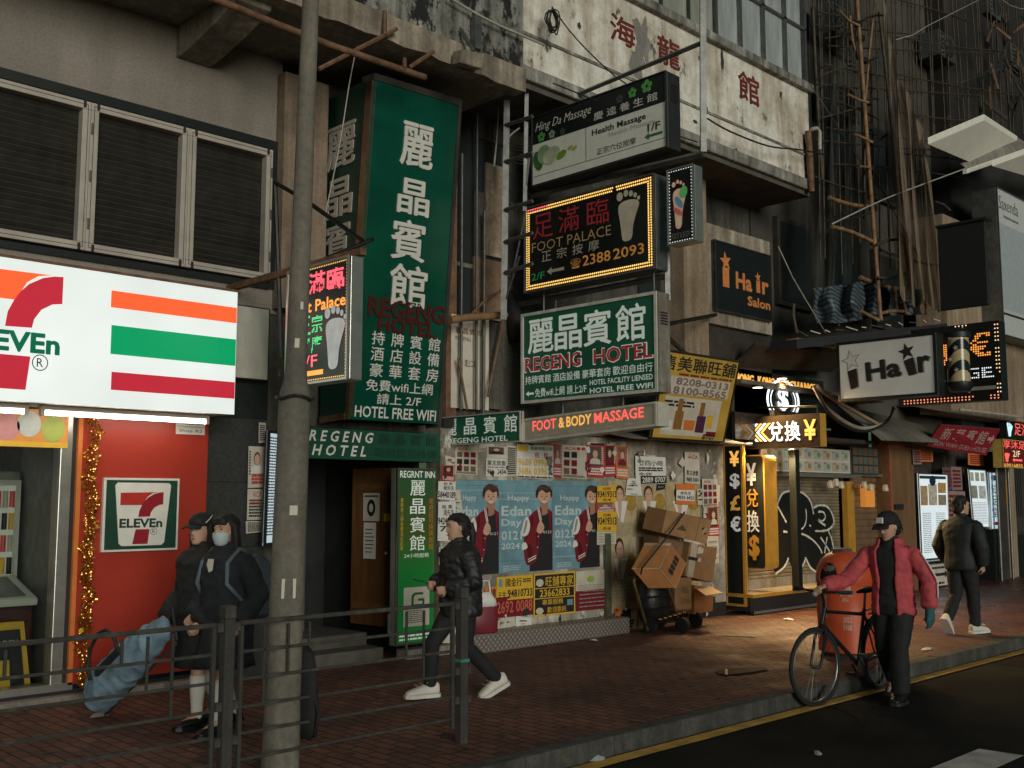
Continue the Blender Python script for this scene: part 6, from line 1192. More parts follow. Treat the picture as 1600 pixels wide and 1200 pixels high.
for k, (px, py) in enumerate(((1308, 62), (1316, 188), (1470, 96), (1545, 30), (1582, 112))):
    c = aY(px, py, 8.9); t = thing('air_conditioner', tuple(c), 'dim air conditioner box on the dark scaffolded wall, ' + ('upper one beside the white bay', 'lower one beside the white bay', 'above the white canopies', 'near the top right corner', 'in the rubble at the right edge')[k], 'air conditioner')
    MB().box((c.x - .4, 8.75, c.z), (c.x + .4, 9.2, c.z + .55)).build('case', m_ac, t, bevel=.02); MB().lathe((c.x + .08, 8.74, c.z + .28), [(.0, -.006), (.2, -.006), (.22, 0), (.0, 0)], 20, 'Y').build('fan_grille', m_dark, t)
    for q_ in range(5): MB().box((c.x - .36, 8.735, c.z + .06 + .1 * q_), (c.x - .2, 8.75, c.z + .09 + .1 * q_)).build('vent_slot', m_ink, t)
for k in range(30):      # splintered boards and hanging scraps at the right edge
    c = aY(random.uniform(1545, 1615), random.uniform(20, 180), random.uniform(7.9, 8.5)); MB().obox(c, (random.uniform(.04, .14), .02, random.uniform(.2, .7)), Matrix.Rotation(random.uniform(-1.2, 1.2), 3, 'Y') @ Matrix.Rotation(random.uniform(-.5, .5), 3, 'X')).build('broken_board', random.choice((m_bamd, m_darkbrown, m_rust, m_ink)), sd)
for k, pp_ in enumerate((((1400, 62), (1450, 40), (1545, -8)), ((1410, 58), (1500, 62), (1610, 20)), ((1500, 130), (1560, 100), (1620, 96)), ((1480, 185), (1500, 150), (1535, 125)), ((1560, -5), (1595, 14), (1625, 10)), ((1290, -5), (1320, 45), (1328, 62)), ((1265, 130), (1380, 300), (1440, 410)), ((1216, 385), (1260, 470), (1290, 520)))):
    P_2 = [aY(a, b_, 8.0) for a, b_ in pp_]; P_2.insert(1, (P_2[0] + P_2[1]) / 2 - V((0, 0, .05))); MB().tube(P_2, .009, 5).build('cable', m_wirew if k in (0, 4, 7) else m_steeld, smooth=True, label='thin sagging cable in the dark scaffold area, ' + ('palest, at the top', 'long dark one at the top right', 'right edge, above the canopies', 'short one over the canopy', 'pale, in the top right corner', 'short one by the bay windows', 'long diagonal one through the scaffold', 'pale one below the white bay corner')[k], cat='cable')
m_tarp, nt, b = _mk('striped_tarpaulin'); wv = N(nt, 'ShaderNodeTexWave', bands_direction='Z'); wv.inputs['Scale'].default_value = 4.2; wv.inputs['Distortion'].default_value = .3; nt.links.new(coords(nt), wv.inputs['Vector']); r_ = ramp(nt, [(.4, (.025, .042, .06)), (.6, (.1, .125, .14))]); nt.links.new(wv.outputs['Fac'], r_.inputs['Fac']); nt.links.new(r_.outputs['Color'], b.inputs['Base Color'])
netting('tarpaulin', [(1270, 450, 1275, 505), (1310, 446, 1312, 505), (1345, 440, 1345, 500), (1378, 444, 1380, 495), (1395, 452, 1400, 492), (1440, 452, 1440, 492)], m_tarp, 'blue and white striped tarpaulin along the foot of the scaffold', 8.05)
kl = thing('scaffold_ledge', (17, 8.1, 4.2), 'black timber ledge under the scaffold with bits of white tape', 'ledge'); MB().prism([aY(1245, 530, 8.1), aY(1480, 505, 7.4), aY(1480, 505, 7.4) + V((0, .7, 0)), aY(1245, 530, 8.1) + V((0, .6, 0))], (0, 0, -.14)).build('ledge', m_ink, kl)
for k in range(12): p = aY(1255 + k * 19, 521 - k * 1.9, 7.95 - k * .05); MB().obox(p, (random.uniform(.1, .35), .01, .015), Matrix.Rotation(random.uniform(-.3, .3), 3, 'Y')).build('tape', m_cream if k % 3 else m_steel, kl)
# ================================================================== lamp post (street light head above the frame)
lpX, lpY = 3.78, 6.0
base = aZ(437, 1212, 0); lpX, lpY = base.x, base.y
m_post = stained('weathered_post_paint', (.29, .255, .2), (.11, .105, .09), scale=2.6, amt=.6, streak=3, specks=((.11, .16, .19), .6))
lp = thing('lamp_post', (lpX, lpY, 0), 'tall weathered lamp post with peeling blue paint in front of the hotel entrance', 'lamp post')
rb = .128
MB().lathe((lpX, lpY, 0), [(.0, 0), (.15, 0), (.15, .02), (.118, .03), (.11, .5), (.1, 2.34), (.096, 2.38), (.074, 2.45), (.068, 2.6), (.054, 5.2), (.045, 8.6), (.0, 8.6)], 28).build('shaft', m_post, lp, smooth=35)
MB().tube([(lpX, lpY, 8.5), (lpX, lpY - .4, 8.9), (lpX, lpY - 1.4, 9.1), (lpX, lpY - 2.2, 9.1)], .05, 10).build('arm', m_post, lp, smooth=50)
hd_ = MB(); hd_.box((lpX - .15, lpY - 2.9, 9.05), (lpX + .15, lpY - 2.1, 9.2)); hd_.build('lamp_head', m_steel, lp, bevel=.03); MB().box((lpX - .12, lpY - 2.85, 9.035), (lpX + .12, lpY - 2.2, 9.049)).build('lamp_lens', glow('street_lamp_lens', (1, .86, .66), 20), lp)
l = bpy.data.lights.new('street_lamp_light', 'AREA'); l.shape = 'RECTANGLE'; l.size = .24; l.size_y = .65; l.energy = 45; l.color = (1, .84, .62); lo = bpy.data.objects.new('street_lamp_light', l); COL.objects.link(lo); lo.parent = lp; lo.location = (0, -2.52, 9.02)
MB().tube([(lpX + .116 * math.cos(a * .3), lpY + .116 * math.sin(a * .3), 2.34 + .01 * math.sin(a)) for a in range(21)], .012, 6, closed=True).build('strap', m_wire, lp)
for (px, py, w_, h_) in ((455, 545, .03, .06), (436, 650, .0, .0), (462, 935, .09, .12), (470, 805, .05, .06), (480, 480, .02, .05)):
    if not w_: continue
    z = aX(px, py, lpX).z; r_ = .112 if z < 2.3 else .0715; a0 = math.atan2(-lpY, -lpX) + (px - 455) * .012
    MB().poly([(lpX + r_ * math.cos(a0 + t), lpY + r_ * math.sin(a0 + t), zz) for t, zz in ((-w_ / r_ / 2, z), (w_ / r_ / 2, z), (w_ / r_ / 2, z + h_), (-w_ / r_ / 2, z + h_))]).build('sticker', m_cream, lp)
for o in bpy.data.objects:          # the old post leans a little down the street
    if o.parent is lp and o.type == 'MESH':
        for v in o.data.vertices: z = v.co.z + o.location.z; v.co.x += .0125 * z; v.co.y -= .0125 * z
# black bag hung on the post
hb_ = thing('hanging_bag', (lpX + .2, lpY - .1, .2), 'limp black bag with straps hanging off the lamp post behind the railing', 'bag')
c0 = aX(470, 1095, lpX + .14); mb = MB(); rings = []
for zz, w_, t_ in ((.34, .03, .02), (.3, .1, .04), (.15, .13, .055), (0, .12, .06), (-.15, .1, .045), (-.22, .05, .02)):
    rings.append([c0 + V((t_ * math.cos(a) , -w_ * math.sin(a) - .05 + zz * .1, zz + .015 * math.sin(3 * a))) for a in [2 * math.pi * k / 14 for k in range(14)]])
mb.loft(rings); mb.build('bag_body', mat('black_fabric', (.014, .014, .015), .85, var=.4, scale=12, bmp=.6), hb_, smooth=True); MB().tube([c0 + V((0, -.02, .3)), c0 + V((-.06, .06, .42)), c0 + V((-.1, .1, .3)), c0 + V((0, -.12, .12)), c0 + V((0, -.2, -.05)), c0 + V((0, -.16, -.2))], .012, 6).build('strap', mat('black_fabric', (.014, .014, .015)), hb_, smooth=True)
# ================================================================== pedestrian railing: posts and panels
RY = 5.68; m_rail = stained('railing_paint', (.075, .072, .06), (.03, .03, .027), scale=4, amt=.5, fine=30, bmp=.2)
def rail_panel(xa, xb, label, gaps):
    t = thing('railing', ((xa + xb) / 2, RY, 0), label, 'railing', 'railing panels along the kerb')
    zz = (.96, .8, .64, .48, .33, .18)
    MB().box((xa, RY - .02, .955), (xb, RY + .02, .98)).build('top_rail', m_rail, t, bevel=.006)
    for z in zz[1:]: MB().box((xa, RY - .008, z - .009), (xb, RY + .008, z + .009)).build('rail', m_rail, t, bevel=.004)
    for x in (xa + .01, xb - .01): MB().box((x - .012, RY - .016, .12), (x + .012, RY + .016, .955)).build('end_bar', m_rail, t, bevel=.005)
    for (x, z0, z1) in gaps: MB().box((x - .008, RY - .008, z0), (x + .008, RY + .008, z1)).build('short_bar', m_rail, t, bevel=.003)
def rail_post(x, label, wood=False):
    t = thing('railing_post', (x, RY, 0), label, 'post', 'railing posts along the kerb'); MB().box((x - .034, RY - .034, 0), (x + .034, RY + .034, 1.0)).build('post', m_rail, t, bevel=.008); MB().box((x - .037, RY - .037, 1.0), (x + .037, RY + .037, 1.075)).build('cap', m_rail, t, bevel=.008)
    for z in (.95, .5, .3):
        for s_ in (-1, 1): MB().box((x + s_ * .034, RY - .02, z - .025), (x + s_ * .075, RY + .02, z + .025)).build('clamp', m_rail, t, bevel=.004)
x1_, x2_ = aY(357, 945, RY).x, aY(722, 940, RY).x
rail_post(x1_, 'railing post with a square cap between the two full railing panels'); rail_post(x2_, 'last railing post at the right, with a green tie, beside the walking woman'); rail_post(2 * x1_ - x2_ + .04, 'railing post left of the view')
MB().box((x2_ - .04, RY - .04, .56), (x2_ + .04, RY + .04, .58)).build('green_tie', mat('tie_green', (.05, .25, .2)), [o for o in bpy.data.objects if o.get('label', '').startswith('last railing')][0])
def sb(xa, xb):
    n = 7; g = []
    for k, (u, a, b_) in enumerate(((.66, .81, .94), (.75, .65, .94), (.84, .49, .94), (.1, .49, .94), (.2, .65, .94), (.29, .81, .94))): g.append((xa + (xb - xa) * u, a, b_))
    return g
xl_ = 2 * x1_ - x2_ + .04
rail_panel(xl_ + .08, x1_ - .08, 'left railing panel in front of the shop and the two girls', sb(xl_ + .08, x1_ - .08)); rail_panel(x1_ + .08, x2_ - .08, 'right railing panel in front of the lamp post and hotel entrance', sb(x1_ + .08, x2_ - .08))
# ================================================================== orange litter bin
bc = V((10.86, 5.86, 0)); m_bin = mat('orange_plastic', (.55, .085, .03), .4, var=.12, scale=6)
bn_ = thing('litter_bin', tuple(bc), 'round orange street litter bin with a dark oval mouth behind the bicycle', 'litter bin')
prof = [(.0, .04), (.27, .04), (.3, .06), (.3, .5), (.296, .78), (.306, .8), (.306, .86), (.29, .95), (.25, 1.03), (.175, 1.1), (.085, 1.128), (.0, 1.132)]
MB().lathe(bc, prof, 32).build('body', m_bin, bn_, smooth=40)
MB().lathe(bc, [(.0, 0), (.25, 0), (.25, .045), (.0, .045)], 24).build('base', m_ink, bn_)
for ang in (math.atan2(-bc.y, -bc.x) - .62, math.atan2(-bc.y, -bc.x) + 2.2):     # oval mouths following the curve
    mb = MB(); pts = []; cz = .86
    for k in range(24):
        a = 2 * math.pi * k / 24; dz = .15 * math.sin(a); da = .4 * math.cos(a); z = cz + dz
        r = next((prof[i][0] + (prof[i + 1][0] - prof[i][0]) * (z - prof[i][1]) / (prof[i + 1][1] - prof[i][1]) for i in range(2, len(prof) - 1) if prof[i][1] <= z <= prof[i + 1][1]),   .3) + .004
        pts.append(V((bc.x + r * math.cos(ang + da), bc.y + r * math.sin(ang + da), z)))
    rc = .315; cen = V((bc.x + rc * math.cos(ang), bc.y + rc * math.sin(ang), cz)); k0 = len(mb.v); mb.v += [tuple(cen)] + [tuple(p) for p in pts]
    for k in range(24): mb.f.append([k0, k0 + 1 + k, k0 + 1 + (k + 1) % 24]); mb.mi.append(0)
    mb.build('mouth', mat('bin_inside', (.006, .006, .007), .9), bn_); MB().tube(pts, .012, 6, closed=True).build('mouth_rim', mat('bin_rim', (.3, .05, .02), .4), bn_, smooth=True)
MB().box((bc.x - .1, bc.y - .05, 1.12), (bc.x + .1, bc.y + .1, 1.155)).build('ash_tray', m_steel, bn_, bevel=.01)
def bin_patch(dang, z0, z1, w, m, name, r=.304):
    a0 = math.atan2(-bc.y, -bc.x) + dang; mb = MB(); n = 6
    for k in range(n):
        ta, tb = a0 + w * (k / n - .5), a0 + w * ((k + 1) / n - .5); mb.poly([(bc.x + r * math.cos(t), bc.y + r * math.sin(t), z) for t, z in ((ta, z0), (tb, z0), (tb, z1), (ta, z1))])
    mb.build(name, m, bn_)
bin_patch(-.5, .93, .98, .3, mat('patch_green', (.12, .2, .15)), 'label', .296)
bin_patch(-.85, .42, .66, .34, mat('pale_print', (.55, .42, .34)), 'emblem', .304); bin_patch(-.85, .46, .62, .2, m_bin, 'emblem_cut', .306)
def bin_text(t, dang, z0, z1, w):
    a0 = math.atan2(-bc.y, -bc.x) + dang; g, fs, asp = text_geo(t, .02); mb = MB(); mb._add([(bc.x + .304 * math.cos(a0 + w * (x - .5)), bc.y + .304 * math.sin(a0 + w * (x - .5)), z0 + (z1 - z0) * y) for x, y, z in g], fs); mb.build('lettering', mat('pale_print', (.55, .42, .34)), bn_)
bin_text('LITTER', .05, .66, .7, .4); bin_text('BIN', .0, .6, .64, .2); bin_text('食環署', .05, .72, .77, .3); bin_text('2823', .05, .38, .44, .3); bin_text('5988', .05, .3, .36, .3); bin_text('廢紙', -.4, .12, .18, .3)
# ================================================================== hand truck with cardboard boxes
m_card = mat('cardboard', (.34, .19, .085), .75, var=.3, scale=4); m_cardo = mat('cardboard_orange', (.42, .18, .06), .65, var=.2, scale=4); m_cardd = mat('cardboard_dark', (.22, .13, .07), .8, var=.3, scale=4); m_tape = mat('parcel_tape', (.4, .32, .22), .3)
cbase = V((11.15, 8.55, 0))
tr = thing('hand_truck', tuple(cbase), 'black hand truck with curved handles leaning among the cardboard boxes', 'hand truck')
hA, hB = aY(990, 908, 8.35), aY(1040, 905, 8.3)
for p, fo in ((hA, (1012, 985)), (hB, (1062, 975))):
    q = aY(*fo, 8.45); MB().tube([p + V((.12, 0, .06)), p + V((.03, 0, .05)), p, p.lerp(q, .5), q], .018, 8).build('side_rail', mat('rail_gold_black', (.16, .1, .03), .4, .3, var=.6, scale=5), tr, smooth=50)
for t in (.35, .6, .85):
    a, b_ = hA.lerp(aY(1012, 985, 8.45), t), hB.lerp(aY(1062, 975, 8.45), t); MB().tube([a, b_], .013, 6).build('cross_bar', m_blackm, tr)
tp_ = MB(); tp_.prism([aZ(1008, 978, .14), aZ(1062, 968, .14), aZ(1088, 958, .14), aZ(1040, 966, .14)], (0, 0, .02)); tp_.build('toe_plate', m_blackm, tr)
for px, py in ((1087, 968), (1016, 978), (1066, 977)):
    c = aZ(px, py, .1); MB().lathe(c, [(.0, -.025), (.06, -.028), (.1, -.02), (.1, .02), (.06, .028), (.0, .025)], 20, 'X').build('wheel', mat('rubber', (.012, .012, .012), .8), tr, smooth=40)
sk = thing('bin_sack', tuple(cbase + V((.1, .2, 0))), 'dark sack slumped behind the hand truck under the orange carton', 'sack'); mb = MB()
cs = aY(1028, 945, 8.55); mb.ball((cs.x, 8.6, .42), (.3, .2, .4), 18, 12); so = mb.build('sack', mat('black_bin_sack', (.012, .013, .013), .35, var=.3, scale=9, bmp=.8), sk, smooth=True)
for k in range(6): MB().obox((cs.x - .25 + .1 * k, 8.32, .2 + .01 * k), (.06, .01, .015), Matrix.Rotation(.1, 3, 'Y')).build('yellow_band', m_gold, sk)
def carton(name_label, pts4, depth_vec, m, Yp, extra=None, group='cardboard boxes on the hand truck'):
    """front face from four pixel corners (tl, tr, br, bl) on plane Yp, thickness along depth_vec"""
    P = [aY(*p, Yp) for p in pts4]; F = Face(P[3], P[2], P[0], P[1]); t = thing('cardboard_box', tuple(F.pt(.5, 0)), name_label, 'box', group)
    MB().prism([F.pt(0, 0), F.pt(1, 0), F.pt(1, 1), F.pt(0, 1)], depth_vec).build('carton', m, t, bevel=.006)
    if extra: extra(F, t)
    return F, t
dv = V((.1, .4, .05))
def ex1(F, t):
    for k in range(2): q = MB(); F.quad(q, .82, .35 - .0 * k, .93, .6, .003); q.build('label', m_tape, t)
    q = MB(); F.shape(q, [(.28, .3), (.5, .3), (.39, .55)], .003); F.shape(q, [(.3, .32), (.48, .32), (.39, .5)], .0035); q.build('print', mat('brown_print', (.1, .06, .035)), t); q = MB(); F.slab(q, .72, 0, .74, 1, 0, .001); q.build('edge', m_cardd, t)
    q = MB(); F.quad(q, .7, .97, .98, 1.0, .003); q.build('tape', mat('blue_tape', (.06, .1, .12)), t)
carton('brown box tilted on top of the stack with a triangle print', ((1042, 797), (1113, 812), (1104, 850), (1034, 833)), dv, m_card, 8.45, ex1)
def ex2(F, t):
    q = MB(); F.quad(q, .06, 0, .28, 1, .003); q.build('tape', mat('clear_tape', (.55, .48, .36), .2), t); q = MB(); F.quad(q, .02, .5, .34, .6, .005); q.build('black_tape', m_ink, t); q = MB(); F.shape(q, [(.3, .72), (.5, .76), (.5, .92), (.42, .88), (.4, .96), (.3, .9)], .004); F.shape(q, [(.34, .5), (.46, .5), (.46, .6), (.4, .62), (.36, .58)], .006); q.build('torn_label', m_cream, t)
carton('brown box with white torn labels and black tape, right of the stack', ((1078, 848), (1121, 856), (1113, 910), (1070, 900)), V((.05, .35, 0)), m_card, 8.5, ex2)
carton('dark flat box wedged behind the orange carton', ((1030, 838), (1082, 848), (1080, 872), (1030, 862)), V((.05, .3, 0)), m_cardd, 8.62)
# orange carton tilted towards the left: three visible sides
A, B_, C_, D_ = aY(1032, 884, 8.12), aY(1072, 878, 8.45), aY(1056, 920, 8.4), aY(1029, 889, 8.1)
oc = thing('cardboard_box', tuple(aY(1030, 918, 8.4)), 'orange carton tipped on edge at the left of the stack with black lettering', 'box', 'cardboard boxes on the hand truck')
c1 = aY(1048, 849, 8.35); c2 = aY(1001, 848 + 0, 8.45); c3 = aY(987, 888, 8.2); c4 = aY(1030, 888, 8.1); c5 = aY(1072, 880, 8.25); c6 = aY(1055, 919, 8.1)
ov = (c1 - c2) ; e1_ = c4 - c3; e2_ = c1 - c4; e3_ = (c6 - c4)
q = MB(); a0 = c4; U, Vv, Wv = (c3 - c4), (c1 - c4), (c6 - c4) * 1.0
q.prism([a0, a0 + U, a0 + U + Vv, a0 + Vv], Wv); q.build('carton', m_cardo, oc, bevel=.006)
OF = Face(a0 + Wv, a0 + Wv + Vv, a0, a0 + Vv); mb = MB(); put_text(mb, OF, '■■■■', .2, .35, .85, .6, d=.004); mb.build('print', m_ink, oc)
for p_, q_ in ((a0, a0 + Vv), (a0 + Wv, a0 + Wv + Vv), (a0, a0 + Wv), (a0, a0 + U)): MB().tube([p_ + V((-.002, -.002, 0)), q_ + V((-.002, -.002, 0))], .007, 5).build('pale_edge', mat('card_edge', (.55, .36, .2), .7), oc)  # lighter strips added to set apart faces of equal shade
OF2 = Face(a0 + U, a0, a0 + U + Vv, a0 + Vv); q = MB(); OF2.quad(q, 0, .9, 1, 1, .003); q.build('tape', m_tape, oc)
def ex3(F, t):
    letters(F, '貨品', (.35, .55, .8, .75), mat('brown_print', (.1, .06, .035)), t); letters(F, '乙大人', (.35, .25, .9, .42), mat('brown_print', (.1, .06, .035)), t)
    for k in range(8): q = MB(); F.shape(q, [(k / 8, 0), ((k + 1) / 8, 0), ((k + .5) / 8, .1)], .003); q.build('border_print', m_ink, t)
carton('upright carton with brown characters standing on the toe plate', ((1056, 904), (1080, 902), (1081, 956), (1054, 956)), V((.03, .35, 0)), m_card, 8.45, ex3)
F5, t5 = carton('open carton with one flap raised, lowest at the right', ((1085, 914), (1115, 918), (1114, 955), (1085, 960)), V((.03, .35, 0)), m_cardo, 8.5)
MB().prism([aY(1087, 920, 8.46), aY(1110, 917, 8.46), aY(1130, 927, 8.1), aY(1103, 931, 8.1)], (0, 0, .006)).build('flap', mat('flap_pale', (.5, .34, .18), .7), t5)
st_ = [aY(1070, 800, 8.4), aY(1040, 842, 8.3), aY(1003, 888, 8.05), aY(1000, 905, 8.3)]; MB().tube(st_, .011, 6).build('elastic_strap', m_ink, label='black elastic strap stretched diagonally over the cardboard boxes', cat='strap', smooth=50)
# ================================================================== litter on the ground
def scrap(px, py, z, s, m, label, name='paper_litter'):
    c = aZ(px, py, z); n = 7; mb = MB(); k0 = [c + V((math.cos(k * 6.283 / n) * s * random.uniform(.6, 1.3), math.sin(k * 6.283 / n) * s * random.uniform(.5, 1.2), random.uniform(.004, .03))) for k in range(n)]
    mb.v += [tuple(c + V((0, 0, .035)))] + [tuple(p) for p in k0]
    for k in range(n): mb.f.append([0, 1 + k, 1 + (k + 1) % n]); mb.mi.append(0)
    mb.build(name, m, label=label, cat='litter')
scrap(932, 1187, RZ, .09, mat('blue_white_paper', (.6, .66, .68)), 'crumpled white paper in the gutter at the bottom'); scrap(927, 1003, 0, .06, m_white, 'small white scrap on the paving below the metal step'); scrap(1232, 969, 0, .08, m_white, 'white scrap on the paving in front of the platform'); scrap(1010, 978, 0, .05, m_white, 'white scrap by the hand truck wheel')
scrap(1448, 1016, 0, .07, m_white, 'white scrap on the wet paving right of the bicycle'); scrap(1278, 1180, RZ, .03, m_conc, 'tiny pale scrap on the road')
fl = thing('flattened_bag', tuple(aZ(1155, 1048, 0)), 'flattened black plastic bag lying on the brick paving', 'bag'); q = MB(); q.poly([aZ(x, y, .012 + .004 * (i % 3)) for i, (x, y) in enumerate(((1118, 1048), (1135, 1044), (1165, 1043), (1195, 1042), (1202, 1045), (1175, 1050), (1140, 1054), (1122, 1053)))]); q.build('bag', mat('black_plastic', (.01, .01, .01), .75, bmp=.4), fl); q = MB(); q.poly([aZ(x, y, .022) for x, y in ((1133, 1045), (1137, 1045), (1137, 1054), (1133, 1054))]); q.build('band', m_gold, fl)
mh = MB(); mh.poly([aZ(x, y, .009) for x, y in ((1130, 991), (1182, 993), (1180, 995), (1128, 993))]); mh.build('paving_slot', m_ink, kind='structure')
# ================================================================== cables and small fittings
def cable(pts, r, m, label, n=7):
    P = []
    for i in range(len(pts) - 1):
        p0, p1, p2, p3 = pts[max(i - 1, 0)], pts[i], pts[i + 1], pts[min(i + 2, len(pts) - 1)]
        for t in (0, .2, .4, .6, .8): P.append(.5 * (2 * p1 + (p2 - p0) * t + (2 * p0 - 5 * p1 + 4 * p2 - p3) * t * t + (-p0 + 3 * p1 - 3 * p2 + p3) * t ** 3))
    P.append(pts[-1]); return MB().tube(P, r, 6).build('cable', m, smooth=True, label=label, cat='cable')
cy_ = lambda Y, *p: [aY(a, b_, Y) for a, b_ in p]
cable(cy_(7.6, (1300, 350), (1380, 312), (1450, 285), (1512, 262)), .012, m_wirew, 'pale wire stretched from the scaffold up to the white canopies')
cable(cy_(8.3, (1272, 606), (1295, 640), (1340, 668), (1380, 662), (1400, 640)), .03, m_wirew, 'thick pale cable sagging in a loop below the salon lightbox'); cable(cy_(8.25, (1272, 603), (1300, 650), (1345, 674), (1385, 660), (1396, 636)), .022, m_wire, 'dark cable sagging beside the thick pale one')
cable(cy_(8.35, (1275, 603), (1305, 625), (1345, 648), (1375, 664)), .03, mat('pipe_buff', (.42, .3, .18), .5), 'buff pipe sloping down right from the exchange shop roof')
cable(cy_(8.1, (1500, 640), (1545, 645), (1600, 652)), .025, m_wirew, 'pale cable under the LED exchange sign at the right edge')
cable(cy_(7.95, (1105, 185), (1140, 205), (1200, 228), (1250, 234), (1290, 242)), .012, m_wire, 'black cable drooping across the lower face of the white bay')
cable(cy_(7.9, (862, 10), (900, 60), (960, 118), (1010, 150)), .008, m_wire, 'thin black wire slanting down past the red characters on the bay'); cable(cy_(7.6, (864, 130), (950, 165), (1040, 205), (1090, 222)), .008, m_wire, 'thin wire crossing in front of the massage lightbox')
cable(cy_(7.85, (700, -5), (760, 30), (815, 55), (850, 70)), .014, m_wirew, 'pale conduit along the mouldy parapet'); cable(cy_(8.2, (560, 60), (546, 130), (530, 230), (505, 350)), .006, m_wirew, 'thin pale wire hanging in front of the dark side of the green lightbox')
cable(cy_(8.9, (775, 50), (778, 180), (772, 260)), .012, m_wirew, 'grey flex hanging down beside the sign frame'); cable(cy_(8.9, (812, 200), (795, 215), (788, 245), (790, 300)), .012, m_wirew, 'pale flex curling round the sign frame upright')
cl_ = thing('cable_coil', tuple(aY(865, 42, 7.9)), 'tangled coil of black cable hanging on the white bay', 'cable coil'); q = MB()
for k in range(7): c = aY(865 + random.uniform(-4, 4), 32 + random.uniform(-5, 5), 7.95); rx_, rz_ = random.uniform(.06, .11), random.uniform(.08, .16); q.tube([c + V((rx_ * math.cos(t * .5236), .02 * math.sin(t + k), rz_ * math.sin(t * .5236))) for t in range(12)], .008, 5, closed=True)
q.build('coil', m_wire, cl_, smooth=True)
twp = thing('twisted_pole_sign', (8.9, 8.3, 5.6), 'short dark spiral striped pole hanging left of the massage lightbox', 'barber pole'); pA, pB = aX(850, 152, 9.3), aX(850, 78, 9.3)
MB().lathe((pA.x, pA.y, pA.z), [(.075, 0), (.075, pB.z - pA.z)], 16).build('striped_tube', m_bp, twp, smooth=40); MB().lathe((pB.x, pB.y, pB.z), [(.09, -.03), (.09, .06), (.0, .08)], 16).build('cap', m_black, twp, smooth=40); MB().tube([pA, pA - V((0, 0, .25))], .012, 6).build('rod', m_steel, twp)
fl_ = thing('floodlight', tuple(aY(740, 100, 7.7)), 'dusty box floodlight fixed under the mouldy parapet', 'lamp'); P = [aY(x, y, 7.7) for x, y in ((722, 76), (758, 84), (755, 108), (720, 98))]; MB().prism(P, (0, .15, .02)).build('housing', stained('floodlight_dust', (.34, .3, .24), (.15, .13, .1), scale=5), fl_, bevel=.02); MB().tube([P[0].lerp(P[1], .5), P[0].lerp(P[1], .5) + V((0, .2, .3))], .02, 6).build('bracket', m_steel, fl_)
MB().box((7.15, 7.85, 6.4), (7.24, 7.93, 6.75)).build('conduit_box', m_steel, label='small grey metal strip on the mouldy parapet', cat='conduit')
rp = thing('drain_pipe', (14.5, 8.0, 5.5), 'white bent drain pipe and rusty joint at the right corner of the white bay', 'pipe'); MB().tube(cy_(8.05, (1268, 202), (1276, 200), (1281, 206), (1281, 234)), .03, 8).build('hook_pipe', m_wirew, rp, smooth=50); MB().tube(cy_(8.1, (1263, 205), (1266, 250), (1268, 300)), .05, 8).build('downpipe', m_rust, rp, smooth=50)
for (a, b_, lab) in (((1040, 507), (1118, 492), 'black diagonal bracket bar right of the green hanging lightbox'), ((1035, 520), (1080, 560), 'black stay bar behind the yellow property banner')): MB().tube([aY(*a, 7.4), aY(*b_, 8.7)], .03, 6).build('bracket_bar', m_black, label=lab, cat='bracket')
bpp = MB().tube(cy_(8.9, (703, 500), (730, 496), (790, 492)), .045, 8).build('bamboo_rod', m_bam, label='bamboo rod fixed across the old wall beside the green lightbox', cat='rod', smooth=50)
ck_ = thing('dark_cloth', tuple(aX(800, 530, 9.0)), 'black cloth bundle hanging at the left end of the sign frame', 'cloth'); q = MB(); rings = []
for py, w_ in ((455, .03), (480, .1), (505, .14), (525, .11), (533, .03)):
    c = aX(803 - (505 - py) * .1, py, 9.05); rings.append([c + V((.06 * math.sin(a), w_ * math.cos(a) * (1 + .2 * math.sin(3 * a)), .02 * math.sin(2 * a))) for a in [2 * math.pi * k / 14 for k in range(14)]])
q.loft(rings); q.build('cloth', mat('black_fabric', (.014, .014, .015)), ck_, smooth=True)
